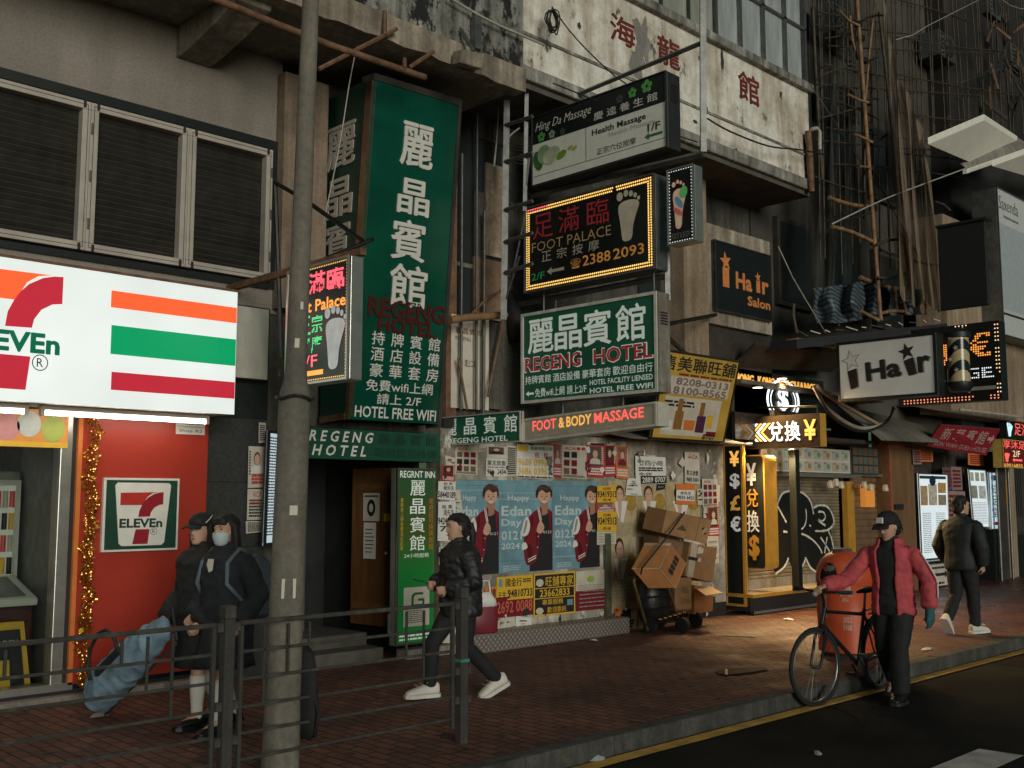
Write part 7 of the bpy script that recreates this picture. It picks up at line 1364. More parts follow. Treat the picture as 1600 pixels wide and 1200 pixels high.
# ================================================================== people
m_skin = mat('skin', (.5, .3, .205), .5, var=.12, scale=14, bmp=.05); m_lip = mat('lips', (.36, .13, .1), .45); m_hair = mat('black_hair', (.014, .012, .011), .68, var=.4, scale=30, stretch=(6, 6, 1)); m_eye = mat('eye_dark', (.015, .012, .012), .2); m_sclera = mat('eye_white', (.6, .58, .55), .3)
def ring(c, rx, ry, ax, ay, n=16, sq=1.0):
    out = []
    for k in range(n):
        a = 2 * math.pi * k / n; ca, sa = math.cos(a), math.sin(a)
        ca = math.copysign(abs(ca) ** sq, ca); sa = math.copysign(abs(sa) ** sq, sa); out.append(V(c) + ax * (rx * ca) + ay * (ry * sa))
    return out
def solid(mb, name, m, parent, vox=.01, smooth=3, folds=0.0, fscale=9.0, fstretch=1.0, label=None):
    """join overlapping closed shells into one continuous skin and add cloth folds"""
    o = mb.build(name, m, parent)
    r = o.modifiers.new('remesh', 'REMESH'); r.mode = 'VOXEL'; r.voxel_size = vox; r.use_smooth_shade = True
    if smooth: s = o.modifiers.new('smooth', 'SMOOTH'); s.factor = .5; s.iterations = smooth
    bpy.context.view_layer.update()
    me = bpy.data.meshes.new_from_object(o.evaluated_get(bpy.context.evaluated_depsgraph_get())); o.modifiers.clear(); old = o.data; o.data = me; bpy.data.meshes.remove(old); me.name = name
    if not me.materials: me.materials.append(m)
    if folds:
        me.update(); nr = [v.normal.copy() for v in me.vertices]
        for v, q in zip(me.vertices, nr):
            p = v.co; f = mnoise.noise(V((p.x * fscale, p.y * fscale, p.z * fscale * fstretch))) + .5 * (1 - abs(mnoise.noise(V((p.x * fscale + p.z * fscale * .7 + 5, p.y * fscale, p.z * fscale * 1.1 + 3)))) * 3); v.co = p + q * folds * f
    me.shade_smooth()
    if label: o['label'] = label
    return o
class Person:
    def __init__(s, label, loc, heading, H, name='person'):
        s.H = H; s.loc = V(loc); s.rot = Matrix.Rotation(R(heading), 3, 'Z'); s.t = thing(name, tuple(loc), label, 'person')
        s.X, s.Y, s.Z = s.rot @ V((1, 0, 0)), s.rot @ V((0, 1, 0)), V((0, 0, 1))
    def w(s, x, y, z): return s.loc + s.rot @ V((x * s.H, y * s.H, z * s.H))
    def pose(s, lean=.0, twist=0.0, hips=None, legs=None, arms=None, head_yaw=0, head_pitch=0, pelvis_x=0.0, drop=0.0, fem=False):
        H = s.H; s.lean, s.fem = lean, fem; s.px = pelvis_x; s.drop = drop
        s.legs = legs; s.arms = arms; s.hy, s.hp = head_yaw, head_pitch
        s.sx = lambda z: pelvis_x + lean * max(0, z - .5)            # forward offset with height
        sw = .108 if fem else .118
        ct, st = math.cos(R(twist)), math.sin(R(twist))
        s.sh = {k: (s.sx(.81) + (-sg * sw) * st, sg * sw * ct, .79 - drop) for k, sg in (('L', 1), ('R', -1))}
        s.hip = {k: (pelvis_x, sg * .05, .515 - drop) for k, sg in (('L', 1), ('R', -1))}
        s.neck = V((s.sx(.84), 0, .835 - drop)); s.headc = V((s.sx(.93) + .012, 0, .925 - drop))
        s.hrot = s.rot @ Matrix.Rotation(R(head_yaw), 3, 'Z') @ Matrix.Rotation(R(head_pitch), 3, 'Y')
        return s
    def hw(s, x, y, z):          # head frame, metres from the head centre for a 1.7 m person
        k = s.H / 1.7; return s.w(*s.headc) + s.hrot @ V((x * k, y * k, z * k))
    def torso(s, mb, g=0.0, z0=.46, z1=.84, gw=None, sq=.85, prof=None):
        H = s.H; P = prof or [(.46, .07, .088), (.51, .082, .1), (.56, .073, .092), (.61, .066, .082 if not s.fem else .074), (.68, .072, .092), (.74, .076, .104), (.79, .066, .112), (.82, .048, .088), (.84, .034, .04)]
        rings = []
        for z, rx, ry in P:
            if z < z0 - 1e-6 or z > z1 + 1e-6: continue
            gg = g * (1 if z < .82 else .6); rings.append(ring(s.w(s.sx(z), 0, z - s.drop), (rx + gg) * H, (ry + (gw if gw is not None else gg)) * H, s.X, s.Y, 20, sq))
        mb.loft(rings)
    def limb(s, mb, pts, rs, n=12): mb.tube([s.w(*p) for p in pts], [r * s.H for r in rs], n)
    def arm_pts(s, k):
        S, E, Wp = V(s.sh[k]), V(s.arms[k][0]), V(s.arms[k][1]); return S, E, Wp
    def body(s, hands=None, vox=.0075):
        H = s.H; mb = MB(); s.torso(mb)
        mb.tube([s.w(*(s.neck - V((0, 0, .03)))), s.w(*s.neck), s.w(*(s.headc - V((.005, 0, .03))))], [.036 * H, .031 * H, .031 * H], 14)
        k = H / 1.7; X, Y, Z = s.hrot @ V((1, 0, 0)), s.hrot @ V((0, 1, 0)), s.hrot @ V((0, 0, 1))
        for z, fx, rx, ry in ():
            pass
        rr = [(-.115, .045, .03, .028), (-.105, .042, .045, .04), (-.085, .03, .062, .052), (-.05, .014, .082, .064), (-.01, .004, .094, .071), (.03, -.002, .1, .075), (.07, -.006, .094, .072), (.1, -.008, .074, .06), (.118, -.008, .04, .035)]
        mb.loft([ring(s.hw(fx, 0, z), rx * k, ry * k, X, Y, 18, .92) for z, fx, rx, ry in rr])
        mb.loft([ring(s.hw(fx, 0, z), rx * k, ry * k, X, Y, 10) for z, fx, rx, ry in ((.018, .09, .008, .008), (-.0, .098, .012, .01), (-.02, .104, .016, .014), (-.034, .1, .014, .017), (-.042, .09, .01, .012))])      # nose
        mb.ball(s.hw(.088, 0, -.062), (.012 * k, .022 * k, .01 * k), 10, 6); mb.ball(s.hw(.078, 0, -.098), (.02 * k, .024 * k, .018 * k), 10, 6)
        for sg in (-1, 1):
            mb.ball(s.hw(.078, sg * .03, .03), (.018 * k, .026 * k, .008 * k), 10, 6); mb.ball(s.hw(-.005, sg * .076, -.005), (.018 * k, .01 * k, .032 * k), 10, 8)
        for q in ('L', 'R'):
            S, E, Wp = s.arm_pts(q)
            s.limb(mb, [S, S.lerp(E, .35), E, E.lerp(Wp, .3), Wp], [.034, .029, .024, .025, .0165])
            s.hand(mb, q, (hands or {}).get(q, .5))
            hp, kn, an, toe = s.leg_pts(q); s.limb(mb, [hp, hp.lerp(kn, .3), kn, kn.lerp(an, .3), kn.lerp(an, .75), an], [.054, .05, .033, .034, .024, .022])
            mb.tube([s.w(*an), s.w(*(an.lerp(toe, .5) + V((0, 0, -.008)))), s.w(*toe)], [.024 * H, .024 * H, .014 * H], 10)
        o = solid(mb, 'body', m_skin, s.t, vox, 2)
        for sg in (-1, 1):
            MB().ball(s.hw(.083, sg * .031, .012), (.009 * k, .014 * k, .0055 * k), 10, 7).build('eye', m_eye, s.t, smooth=True)
            e = MB(); e.tube([s.hw(.09, sg * .014, .032), s.hw(.093, sg * .03, .036), s.hw(.084, sg * .047, .031)], [.003 * k, .004 * k, .002 * k], 6); e.build('eyebrow', m_hair, s.t, smooth=True)
        MB().ball(s.hw(.0975, 0, -.064), (.005 * k, .021 * k, .0055 * k), 12, 6).build('mouth', m_lip, s.t, smooth=True)
        return o
    def leg_pts(s, q):
        L = s.legs[q]; return V(s.hip[q]), V(L[0]), V(L[1]), V(L[2])
    def hand(s, mb, q, curl):
        """palm with four unequal curled fingers and a side thumb"""
        H = s.H; _, E, Wp = s.arm_pts(q); d = (Wp - E).normalized(); dW = (s.rot @ d).normalized(); sg = 1 if q == 'L' else -1
        inw = (s.Y * -sg); inw = (inw - dW * inw.dot(dW)).normalized(); side = dW.cross(inw) * sg           # palm faces the body; side runs towards the thumb
        if s.arms[q][2:]:
            inw = (s.rot @ V(s.arms[q][2])).normalized(); inw = (inw - dW * inw.dot(dW)).normalized(); side = dW.cross(inw) * sg
        W0 = s.w(*Wp); k = H / 1.7
        mb.loft([ring(W0 + dW * a * k, wx * k, wy * k, side, inw, 12) for a, wx, wy in ((-.01, .024, .018), (.02, .034, .016), (.06, .042, .015), (.088, .04, .013), (.095, .03, .008))])
        for f, (off, ln) in enumerate(((.03, .068), (.01, .077), (-.011, .07), (-.03, .055))):
            p = W0 + (dW * .085 + side * off) * k; pts = [p]; ang = 0
            for j, seg in enumerate((.45, .3, .25)):
                ang += curl * (1.0 + .12 * f) * (1.05, 1.15, .7)[j]; p = p + (dW * math.cos(ang) + inw * math.sin(ang)) * ln * seg * k; pts.append(p)
            mb.tube(pts, [.0092 * k, .0088 * k, .008 * k, .0065 * k], 8)
        p = W0 + (dW * .025 + side * .03) * k; mb.tube([p, p + (dW * .025 + side * .028 + inw * .012) * k, p + (dW * .05 + side * .03 + inw * (.02 + .02 * curl)) * k, p + (dW * .07 + side * .022 + inw * (.03 + .03 * curl)) * k], [.013 * k, .011 * k, .0095 * k, .0075 * k], 8)
        return W0
    def hand_pos(s, q): _, E, Wp = s.arm_pts(q); return s.w(*(Wp + (Wp - E).normalized() * .045))
    def jacket(s, m, hem=.48, g=.022, sleeve=.018, name='jacket', folds=.012, cuff=1.0, collar=True, fscale=9):
        mb = MB(); H = s.H; P = [(hem, .07 + g * 1.1, .09 + g * 1.1), (hem + .02, .078 + g, .098 + g), (.58, .076 + g, .094 + g), (.64, .074 + g, .09 + g), (.7, .076 + g, .098 + g), (.75, .077 + g, .106 + g), (.79, .066 + g, .112 + g * .8), (.82, .05 + g * .7, .09 + g * .4), (.845, .034 + g * .6, .04 + g * .7)]
        P = [p for p in P if p[0] >= hem]; s.torso(mb, 0, 0, 1, prof=P)
        for q in ('L', 'R'):
            S, E, Wp = s.arm_pts(q); e = V(Wp).lerp(E, (1 - cuff)); sg = 1 if q == 'L' else -1; s.limb(mb, [S + V((0, -sg * .02, .0)), S + V((0, 0, -.012)), S.lerp(E, .4), E, E.lerp(e, .5), e.lerp(E, .08), e], [.034 + sleeve * .4, .038 + sleeve * .6, .034 + sleeve * .85, .03 + sleeve, .029 + sleeve, .024 + sleeve, .02 + sleeve * .7], 14)
        if collar: mb.loft([ring(s.w(s.sx(.84) + .004, 0, z - s.drop), rx * H, ry * H, s.X, s.Y, 14) for z, rx, ry in ((.825, .05, .055), (.85, .046, .048), (.868, .044, .045), (.872, .03, .03))])
        return solid(mb, name, m, s.t, .011, 3, folds, fscale, .8)
    def trousers(s, m, top=.56, g=.012, end=.0, name='trousers', wide=0.0, folds=.007):
        mb = MB(); s.torso(mb, g, .46, top)
        for q in ('L', 'R'):
            hp, kn, an, toe = s.leg_pts(q); a = an.lerp(kn, end); s.limb(mb, [hp + V((0, 0, .005)), hp.lerp(kn, .35), kn, kn.lerp(a, .4), a.lerp(kn, .04), a], [.058 + g, .054 + g, .037 + g + wide * .5, .036 + g + wide, .029 + g + wide, .027 + g + wide], 14)
        return solid(mb, name, m, s.t, .011, 3, folds, 8, .5)
    def skirt(s, m, z0=.3, top=.56, flare=.04):
        mb = MB(); H = s.H; n = 28; rings = []
        for i in range(8):
            t = i / 7; z = top + (z0 - top) * t; rr = []
            for k in range(n): a = 2 * math.pi * k / n; f = 1 + .06 * t * math.sin(a * 9); rr.append(s.w(s.px + .01, 0, z - s.drop) + s.X * ((.085 + flare * t) * H * f * math.cos(a)) + s.Y * ((.1 + flare * t) * H * f * math.sin(a)))
            rings.append(rr)
        return mb.loft(rings).build('skirt', m, s.t, smooth=True)
    def shoes(s, m, m_sole, big=1.0, name='shoe'):
        H = s.H
        for q in ('L', 'R'):
            _, kn, an, toe = s.leg_pts(q); f = V((toe.x - an.x, toe.y - an.y, toe.z - an.z + .03)); f = f.normalized(); F_ = (s.rot @ f).normalized(); up = (F_.cross(V((0, 0, 1)))).cross(F_).normalized(); sd_ = F_.cross(up)
            A = s.w(*an) - up * (.052 * H); mb = MB(); b_ = big * H; prof = [(-.042, .018, .05), (-.036, .026, .052), (-.01, .029, .056), (.03, .029, .044), (.07, .031, .032), (.1, .028, .024), (.118, .016, .014)]
            mb.loft([[A + F_ * (x * b_) + sd_ * (w_ * b_ * c) + up * (hh * b_ * v + .012 * b_) for c, v in ((-1, 0), (-1, .45), (-.75, .85), (-.3, 1), (.3, 1), (.75, .85), (1, .45), (1, 0))] for x, w_, hh in prof])
            mb.tube([A + up * (.03 * b_) - F_ * .002, A + up * (.075 * b_) - F_ * .004], [.028 * b_, .027 * b_], 12)
            o = mb.build(name, m, s.t, smooth=True); o.modifiers.new('sub', 'SUBSURF').levels = 1; o.modifiers['sub'].render_levels = 2
            so = MB(); so.loft([[A + F_ * (x * b_) + sd_ * (w_ * 1.08 * b_ * c) + up * (v * .016 * b_) for c, v in ((-1, 0), (-1, 1), (1, 1), (1, 0))] for x, w_, hh in [(-.046, .016, 0)] + prof[1:-1] + [(.122, .014, 0)]]); so.build('sole', m_sole, o)
            if m is m_sole or big > 1.05:
                for kx in (.02, .045, .07): q_ = MB(); q_.tube([A + F_ * (kx * b_) + sd_ * (.02 * b_ * c) + up * ((.071 - kx * .22) * b_) for c in (-1, 0, 1)], .0035, 5); q_.build('lace', m_sole, o)
    def socks(s, m, top=.45):
        for q in ('L', 'R'):
            _, kn, an, toe = s.leg_pts(q); a = an.lerp(kn, .82); mb = MB(); s.limb(mb, [an + V((0, 0, -.02)), an, an.lerp(kn, .25), an.lerp(kn, .65), a], [.026, .0265, .029, .038, .0365]); mb.build('sock', m, s.t, smooth=True)
    def hair(s, style='short', m=None):
        m = m or m_hair; k = s.H / 1.7; mb = MB(); X, Y = s.hrot @ V((1, 0, 0)), s.hrot @ V((0, 1, 0))
        rr = [(-.095, -.06, .035, .05), (-.07, -.062, .055, .07), (-.04, -.052, .068, .08), (-.005, -.035, .084, .087), (.03, -.032, .092, .089), (.06, -.024, .102, .088), (.09, -.012, .1, .077), (.115, -.012, .074, .056), (.132, -.014, .036, .03)]
        mb.loft([ring(s.hw(fx, 0, z), rx * k, ry * k, X, Y, 18) for z, fx, rx, ry in rr])
        if style == 'fringe' or style == 'long': mb.loft([ring(s.hw(.07, 0, z), .034 * k, ry * k, X, Y, 12) for z, ry in ((.045, .066), (.075, .07), (.1, .055))])
        if style == 'long':
            for sg in (-1, 1): mb.tube([s.hw(-.01, sg * .075, .05), s.hw(-.02, sg * .088, -.04), s.hw(-.03, sg * .085, -.14), s.hw(-.04, sg * .07, -.24)], [.03 * k, .034 * k, .034 * k, .02 * k], 10)
            mb.loft([ring(s.hw(-.06, 0, z), rx * k, ry * k, X, Y, 14) for z, rx, ry in ((-.3, .02, .06), (-.24, .04, .085), (-.12, .05, .088), (.0, .05, .08))])
        if style == 'ponytail':
            mb.tube([s.hw(-.09, 0, .03), s.hw(-.135, .0, .01), s.hw(-.15, .0, -.06), s.hw(-.145, .0, -.15), s.hw(-.125, 0, -.23)], [.03 * k, .03 * k, .034 * k, .028 * k, .008 * k], 10)
        o = solid(mb, 'hair', m, s.t, .007, 2, .003, 32, .4); sb_ = MB(); n = {'long': 150, 'ponytail': 60, 'fringe': 60}.get(style, 70)
        for i in range(n):                      # loose strands break the outline
            az = random.uniform(1.15, 5.13) if style == 'long' else random.uniform(1.75, 4.53); zz = random.uniform(.0, .12); rr_ = .1 * math.sqrt(max(.05, 1 - ((zz - .03) / .115) ** 2)); p = V((rr_ * math.cos(az) - .012, rr_ * .88 * math.sin(az), zz)); L = random.uniform(.22, .4) if style == 'long' else random.uniform(.03, .09); q = [p]
            for j in range(4): f = (j + 1) / 4; q.append(p + V((-.02 * f * random.random() + .018 * math.cos(az) * f, .02 * math.sin(az) * f + random.uniform(-.008, .008), -L * f + (.012 if L < .1 and j == 0 else 0))))
            sb_.tube([s.hw(*c) for c in q], [.0035 * k, .0032 * k, .003 * k, .0025 * k, .001 * k], 4)
        if style in ('ponytail', 'short'):      # combed strands over the crown
            for i in range(110):
                az = random.uniform(-1.9, 1.9); e0 = V((.093 * math.cos(az) - .006, .084 * math.sin(az), .045 + .03 * math.cos(az) + random.uniform(-.006, .006))); e1 = V((-.1, random.uniform(-.02, .02), .03 + random.uniform(-.02, .03))) if style == 'ponytail' else V((-.1, .07 * math.sin(az), .02)); q = []
                for j in range(6):
                    f = j / 5; c = e0.lerp(e1, f) - V((-.008, 0, .03)); c = V((c.x / .108, c.y / .089, max(c.z, .012 if j else .0) / .106)); c = c.normalized() * (1.0 + random.uniform(.0, .03)) if 0 < j < 5 else c; q.append(s.hw(c.x * .108 - .008, c.y * .089, c.z * .106 + .03))
                sb_.tube(q, [.0016 * k, .003 * k, .0032 * k, .003 * k, .0028 * k, .002 * k], 4)
        sb_.build('loose_hair', m, o); return o
    def cap(s, m, patch=None, back=False):
        k = s.H / 1.7; mb = MB(); X, Y = s.hrot @ V((1, 0, 0)), s.hrot @ V((0, 1, 0))
        mb.loft([ring(s.hw(-.008, 0, z), rx * k, ry * k, X, Y, 22) for z, rx, ry in ((.035, .114, .094), (.06, .116, .096), (.09, .11, .09), (.118, .088, .074), (.138, .054, .048), (.146, .015, .015))])
        o = mb.build('cap', m, s.t, smooth=True); fs = -1 if back else 1
        b_ = MB(); n = 9; up_ = [];
        for j in range(n): a = math.pi * (j / (n - 1) - .5); up_.append((math.cos(a), math.sin(a)))
        rows = [[s.hw(fs * (.09 + .02 * t + (.085 * t) * c), .084 * sn * (1 - .08 * t), .042 - .018 * t - .014 * t * abs(sn)) for c, sn in up_] for t in (0, .35, .7, 1)]
        vs = [p for r_ in rows for p in r_]; fsx = [(i * n + j, i * n + j + 1, (i + 1) * n + j + 1, (i + 1) * n + j) for i in range(3) for j in range(n - 1)]; b_._add(vs, fsx); q = b_.build('brim', m, o, smooth=True); q.modifiers.new('thick', 'SOLIDIFY').thickness = .006
        if patch: F = Face(s.hw(.113, .034, .062), s.hw(.113, -.034, .062), s.hw(.094, .03, .112), s.hw(.094, -.03, .112)); pm = MB(); F.slab(pm, 0, 0, 1, 1, -.01, .006); p_ = pm.build('patch', patch, o); F.shape(MB(), [(.3, .6), (.55, .75), (.8, .6), (.6, .5), (.62, .25), (.45, .4)], .008).build('patch_mark', m_ink, o)
        return o
m_blk = mat('black_cloth_matte', (.013, .0145, .015), .85, var=.4, scale=12, bmp=.3); m_navy = mat('navy_cloth', (.013, .017, .022), .85, var=.35, scale=12, bmp=.3); m_shiny = mat('black_puffer', (.016, .018, .019), .55, var=.4, scale=8, bmp=.2); m_wsock = mat('white_sock', (.62, .6, .55), .85, var=.1); m_wshoe = mat('white_trainer', (.68, .66, .6), .55, var=.15); m_bshoe = mat('black_shoe', (.012, .012, .012), .4); m_grey = mat('grey_sole', (.3, .29, .27), .7)
# --- walking woman in profile
g1, g2 = aZ(668, 1094, 0), aZ(770, 1085, 0); mid = (g1 + g2) / 2; hd_w = math.degrees(math.atan2(g1.y - g2.y, g1.x - g2.x)); sp_ = (g1 - g2).length / 2 / 1.6
wm = Person('person in a black padded jacket and leggings walking left with white chunky trainers', mid, hd_w, 1.6)
wm.pose(lean=.03, fem=True, drop=.018, head_pitch=4, legs={'R': ((sp_ * .78, -.045, .285), (sp_ - .03, -.04, .06), (sp_ + .07, -.042, .03)), 'L': ((-.01, .045, .275), (-sp_ - .01, .04, .085), (-sp_ + .075, .045, .018))},
        arms={'R': ((.0, -.165, .62), (.12, -.1, .6)), 'L': ((-.01, .155, .62), (.115, .08, .585))})
wm.body(hands={'R': .7, 'L': .7}); wm.trousers(m_blk, top=.54, g=.006, folds=.003, name='leggings'); wm.jacket(m_shiny, hem=.455, g=.03, sleeve=.022, folds=.012, fscale=15); wm.socks(m_blk); wm.hair('ponytail'); wm.shoes(m_wshoe, m_wshoe, 1.18)
wc = aX(757, 952, mid.x + .3)
def soft_bag(name, label, c, w_, d_, h_, m, m2, hd):
    t = thing(name, tuple(c - V((0, 0, h_))), label, 'bag'); X, Y = V((math.cos(R(hd)), math.sin(R(hd)), 0)), V((-math.sin(R(hd)), math.cos(R(hd)), 0)); mb = MB()
    mb.loft([ring(c + V((0, 0, z * h_)), w_ * a, d_ * b_, X, Y, 16, .7) for z, a, b_ in ((-1, .8, .8), (-.95, .95, 1), (-.5, 1, 1), (-.1, .95, .8), (0, .9, .5))]); mb.build('bag_body', m, t, smooth=True)
    for s_ in (-1, 1): MB().tube([c + X * (-.5 * w_) + Y * s_ * d_ * .3, c + X * (-.3 * w_) + V((0, 0, .2)), c + X * (.3 * w_) + V((0, 0, .2)), c + X * (.5 * w_) + Y * s_ * d_ * .3], .01, 6).build('handle', m2, t, smooth=True)
    return t, X, Y
t, X, Y = soft_bag('carrier_bag', 'dark red carrier bag with white top carried by the walking woman', wc + V((0, 0, .05)), .13, .05, .26, mat('maroon_bag', (.2, .02, .035), .5, var=.3), m_white, hd_w)
MB().loft([ring(wc + V((0, 0, .05 + z)), .118 * a, .04, X, Y, 12, .7) for z, a in ((-.03, 1.02), (.03, .95), (.1, .45))]).build('white_top', m_white, t, smooth=True)
wp_ = aX(697, 960, mid.x + .05); t, X, Y = soft_bag('paper_bag', 'small pale paper bag held low in front by the walking woman', wp_ + V((0, 0, .08)), .08, .04, .16, m_cream, m_cream, hd_w + 40)
ph = thing('phone', tuple(wm.hand_pos('R')), 'slim phone held in front by the walking woman', 'phone'); MB().obox(wm.hand_pos('R') + wm.X * .06 + V((0, 0, .035)), (.15, .075, .009), wm.rot @ Matrix.Rotation(R(-15), 3, 'Y')).build('phone_body', m_ink, ph, bevel=.003)
# --- two schoolgirls with a denim shopping trolley
gA, gB = aZ(303, 1142, 0), aZ(372, 1138, 0)
ga = Person('person in a black coat and dark cap by the red panel, steering the denim trolley', V((4.06, 7.5, 0)), 186, 1.6)
ga.pose(lean=.05, fem=True, drop=.012, head_yaw=18, legs={'L': ((.06, .05, .285), (.06, .05, .058), (.155, .055, .03)), 'R': ((-.0, -.045, .275), (-.13, -.045, .09), (-.05, -.05, .03))}, arms={'R': ((.0, -.16, .61), (.13, -.13, .5)), 'L': ((-.01, .16, .61), (.12, .13, .49))})
ga.body(hands={'R': 1.0, 'L': 1.0}); ga.skirt(m_blk, z0=.29); ga.socks(m_wsock); ga.jacket(m_blk, hem=.33, g=.034, sleeve=.026, folds=.014); ga.hair('long'); c_ = ga.cap(m_blk); ga.shoes(m_bshoe, m_bshoe, 1.0)
MB().tube([ga.hw(.112 * math.cos(a), .1 * math.sin(a), .06 + .02 * i) for i, a in enumerate([R(d) for d in range(60, 100, 12)])], .004, 5).build('cap_mark', m_white, c_, smooth=True)
gb = Person('person in a navy school coat with a pale blue face mask, nearest the lamp post', V((4.07, 7.17, 0)), 192, 1.6)
gb.pose(lean=.03, fem=True, drop=.01, head_yaw=4, legs={'L': ((.05, .05, .285), (.09, .05, .058), (.185, .055, .03)), 'R': ((.0, -.045, .28), (-.09, -.045, .075), (-.0, -.05, .03))}, arms={'R': ((-.02, -.16, .62), (.09, -.14, .52)), 'L': ((-.03, .165, .62), (.06, .14, .5))})
gb.body(hands={'R': .6, 'L': .6}); gb.skirt(m_navy, z0=.31); gb.socks(m_wsock); gb.jacket(m_navy, hem=.36, g=.028, sleeve=.022, folds=.012); gb.hair('long'); gb.shoes(m_bshoe, m_bshoe, 1.0)
k_ = gb.H / 1.7; mk = MB(); Xh, Yh = gb.hrot @ V((1, 0, 0)), gb.hrot @ V((0, 1, 0))
mk.loft([ring(gb.hw(fx, 0, z), rx * k_, ry * k_, Xh, Yh, 18) for z, fx, rx, ry in ((-.118, .04, .045, .036), (-.1, .045, .058, .052), (-.06, .05, .064, .066), (-.03, .05, .066, .068), (-.012, .05, .06, .062))]); mk.build('face_mask', mat('mask_blue', (.5, .58, .62), .7, var=.08), gb.t, smooth=True)
for sg in (-1, 1): MB().tube([gb.hw(.055, sg * .068, -.03), gb.hw(.03, sg * .077, -.012), gb.hw(-.005, sg * .083, .0)], .003, 5).build('mask_loop', m_white, gb.t)
bk_ = thing('backpack', tuple(gb.w(-.13, .0, .55)), 'dark blue backpack with pale straps on the back of the masked girl', 'backpack'); mb = MB(); mb.loft([ring(gb.w(-.15 + dx, 0, z), .07 * gb.H * a, .1 * gb.H * a, gb.X, gb.Y, 16, .7) for z, a, dx in ((.5, .7, .01), (.52, 1, -.005), (.62, 1.05, -.02), (.72, 1, -.01), (.79, .7, .01), (.8, .4, .015))]); solid(mb, 'bag_body', mat('backpack_blue', (.035, .05, .065), .7, var=.4), bk_, .012, 2, .008)
for sg in (-1, 1): MB().tube([gb.w(-.06, sg * .075, .8), gb.w(.02, sg * .088, .832), gb.w(.085, sg * .085, .77), gb.w(.1, sg * .1, .68), gb.w(.02, sg * .145, .58)], .017, 8).build('strap', mat('strap_pale', (.1, .13, .16), .7), bk_, smooth=True)
q = MB(); F = Face(gb.w(.125, .03, .74), gb.w(.125, -.03, .74), gb.w(.11, .035, .79), gb.w(.11, -.035, .79)); q = MB(); F.shape(q, [(.1, .0), (.45, -.2), (.9, .5), (.85, 1), (.3, 1)], .012); q.build('pale_collar', m_cream, gb.t)
# denim trolley: bag on a tilted frame with wheels
pw, pt2 = aZ(165, 1088, .1), ga.w(.17, .0, .5)
tw = aZ(152, 1097, .09); top_ = (ga.hand_pos('R') + ga.hand_pos('L')) / 2 + V((0, 0, .03)); ax_ = (top_ - tw); L_ = ax_.length; A_ = ax_.normalized(); Sd = V((0, 1, 0)) - A_ * A_.y; Sd.normalize(); Nn = A_.cross(Sd)
if Nn.z < 0: Nn = -Nn
ty = thing('shopping_trolley', tuple(tw), 'denim covered shopping trolley with a black loop handle wheeled past the red panel', 'shopping trolley'); mb = MB()
mb.loft([ring(tw + A_ * (L_ * t) + Nn * off, h_, w_, Nn, Sd, 18, .75) for t, h_, w_, off in ((.08, .07, .12, .05), (.11, .11, .16, .06), (.3, .13, .17, .065), (.55, .12, .16, .065), (.8, .09, .13, .06), (.93, .06, .09, .04), (.97, .02, .06, .04))])
solid(mb, 'denim_bag', mat('denim', (.21, .33, .42), .8, var=.5, scale=7, bmp=.3), ty, .012, 2, .016, 9, .6)
for s_ in (-.13, .13):
    MB().tube([tw + Sd * s_ - Nn * .03, tw + Sd * s_ + A_ * (L_ * .95) - Nn * .03, top_ + Sd * s_ * .9], .011, 8).build('frame_rail', m_steel, ty, smooth=True)
    MB().lathe(tw + Sd * (s_ * 1.35), [(.0, -.02), (.07, -.022), (.088, -.014), (.088, .014), (.07, .022), (.0, .02)], 20, 'Y').build('wheel', mat('trolley_wheel', (.16, .15, .13), .6), ty, smooth=40)
MB().tube([top_ - Sd * .14, top_ + Sd * .14], .013, 8).build('handle_bar', m_ink, ty, smooth=True); MB().tube([tw - Sd * .18, tw + Sd * .18], .01, 8).build('axle', m_steel, ty)
lc = tw + A_ * (L_ * .42) + Nn * .22; Zz = V((0, 0, 1)); MB().tube([lc - A_ * .18, lc - A_ * .24 + Zz * .12, lc - A_ * .2 + Zz * .24, lc - A_ * .08 + Zz * .3, lc + A_ * .06 + Zz * .26, lc + A_ * .2 + Zz * .12, lc + A_ * .26 + Zz * .0], .015, 8).build('loop_handle', m_ink, ty, smooth=True); MB().obox(lc + A_ * .1, (.36, .05, .03), Matrix((A_, Sd, Nn)).transposed()).build('black_bar', m_ink, ty)
MB().lathe(tw + A_ * .1 - Nn * .02, [(.0, -.12), (.06, -.12), (.06, .12), (.0, .12)], 14, 'Y').build('base_tray', m_cream, ty, smooth=40)
# --- man in red jacket pushing a bicycle in the gutter
bF, bR_, bY = 8.64, 9.84, 4.97; wr = .345
mn = Person('person in a red jacket, black cap and teal glove pushing a bicycle along the kerb', V((9.42, 4.6, RZ)), 184, 1.7)
mn.pose(lean=.05, head_yaw=-14, head_pitch=14, legs={'L': ((.075, .05, .285), (.08, .052, .055), (.17, .06, .028)), 'R': ((.02, -.05, .28), (-.12, -.06, .1), (-.045, -.065, .022))}, arms={'R': ((.12, -.2, .64), (.32, -.245, .61), (0, 0, -1)), 'L': ((-.02, .185, .645), (.02, .2, .5))})
mn.body(hands={'R': .75, 'L': .7}); mn.trousers(m_blk, g=.008, wide=.008, folds=.007)
m_rj = mat('red_windbreaker', (.5, .07, .085), .8, var=.35, scale=9, bmp=.5)
iv = MB(); mn.torso(iv, .004, .46, .84); iv.loft([ring(mn.w(mn.sx(.85), 0, z), rx * 1.7, ry * 1.7, mn.X, mn.Y, 14) for z, rx, ry in ((.815, .055, .06), (.845, .05, .052), (.872, .046, .047), (.876, .03, .03))]); solid(iv, 'black_top', m_blk, mn.t, .011, 3, .003)
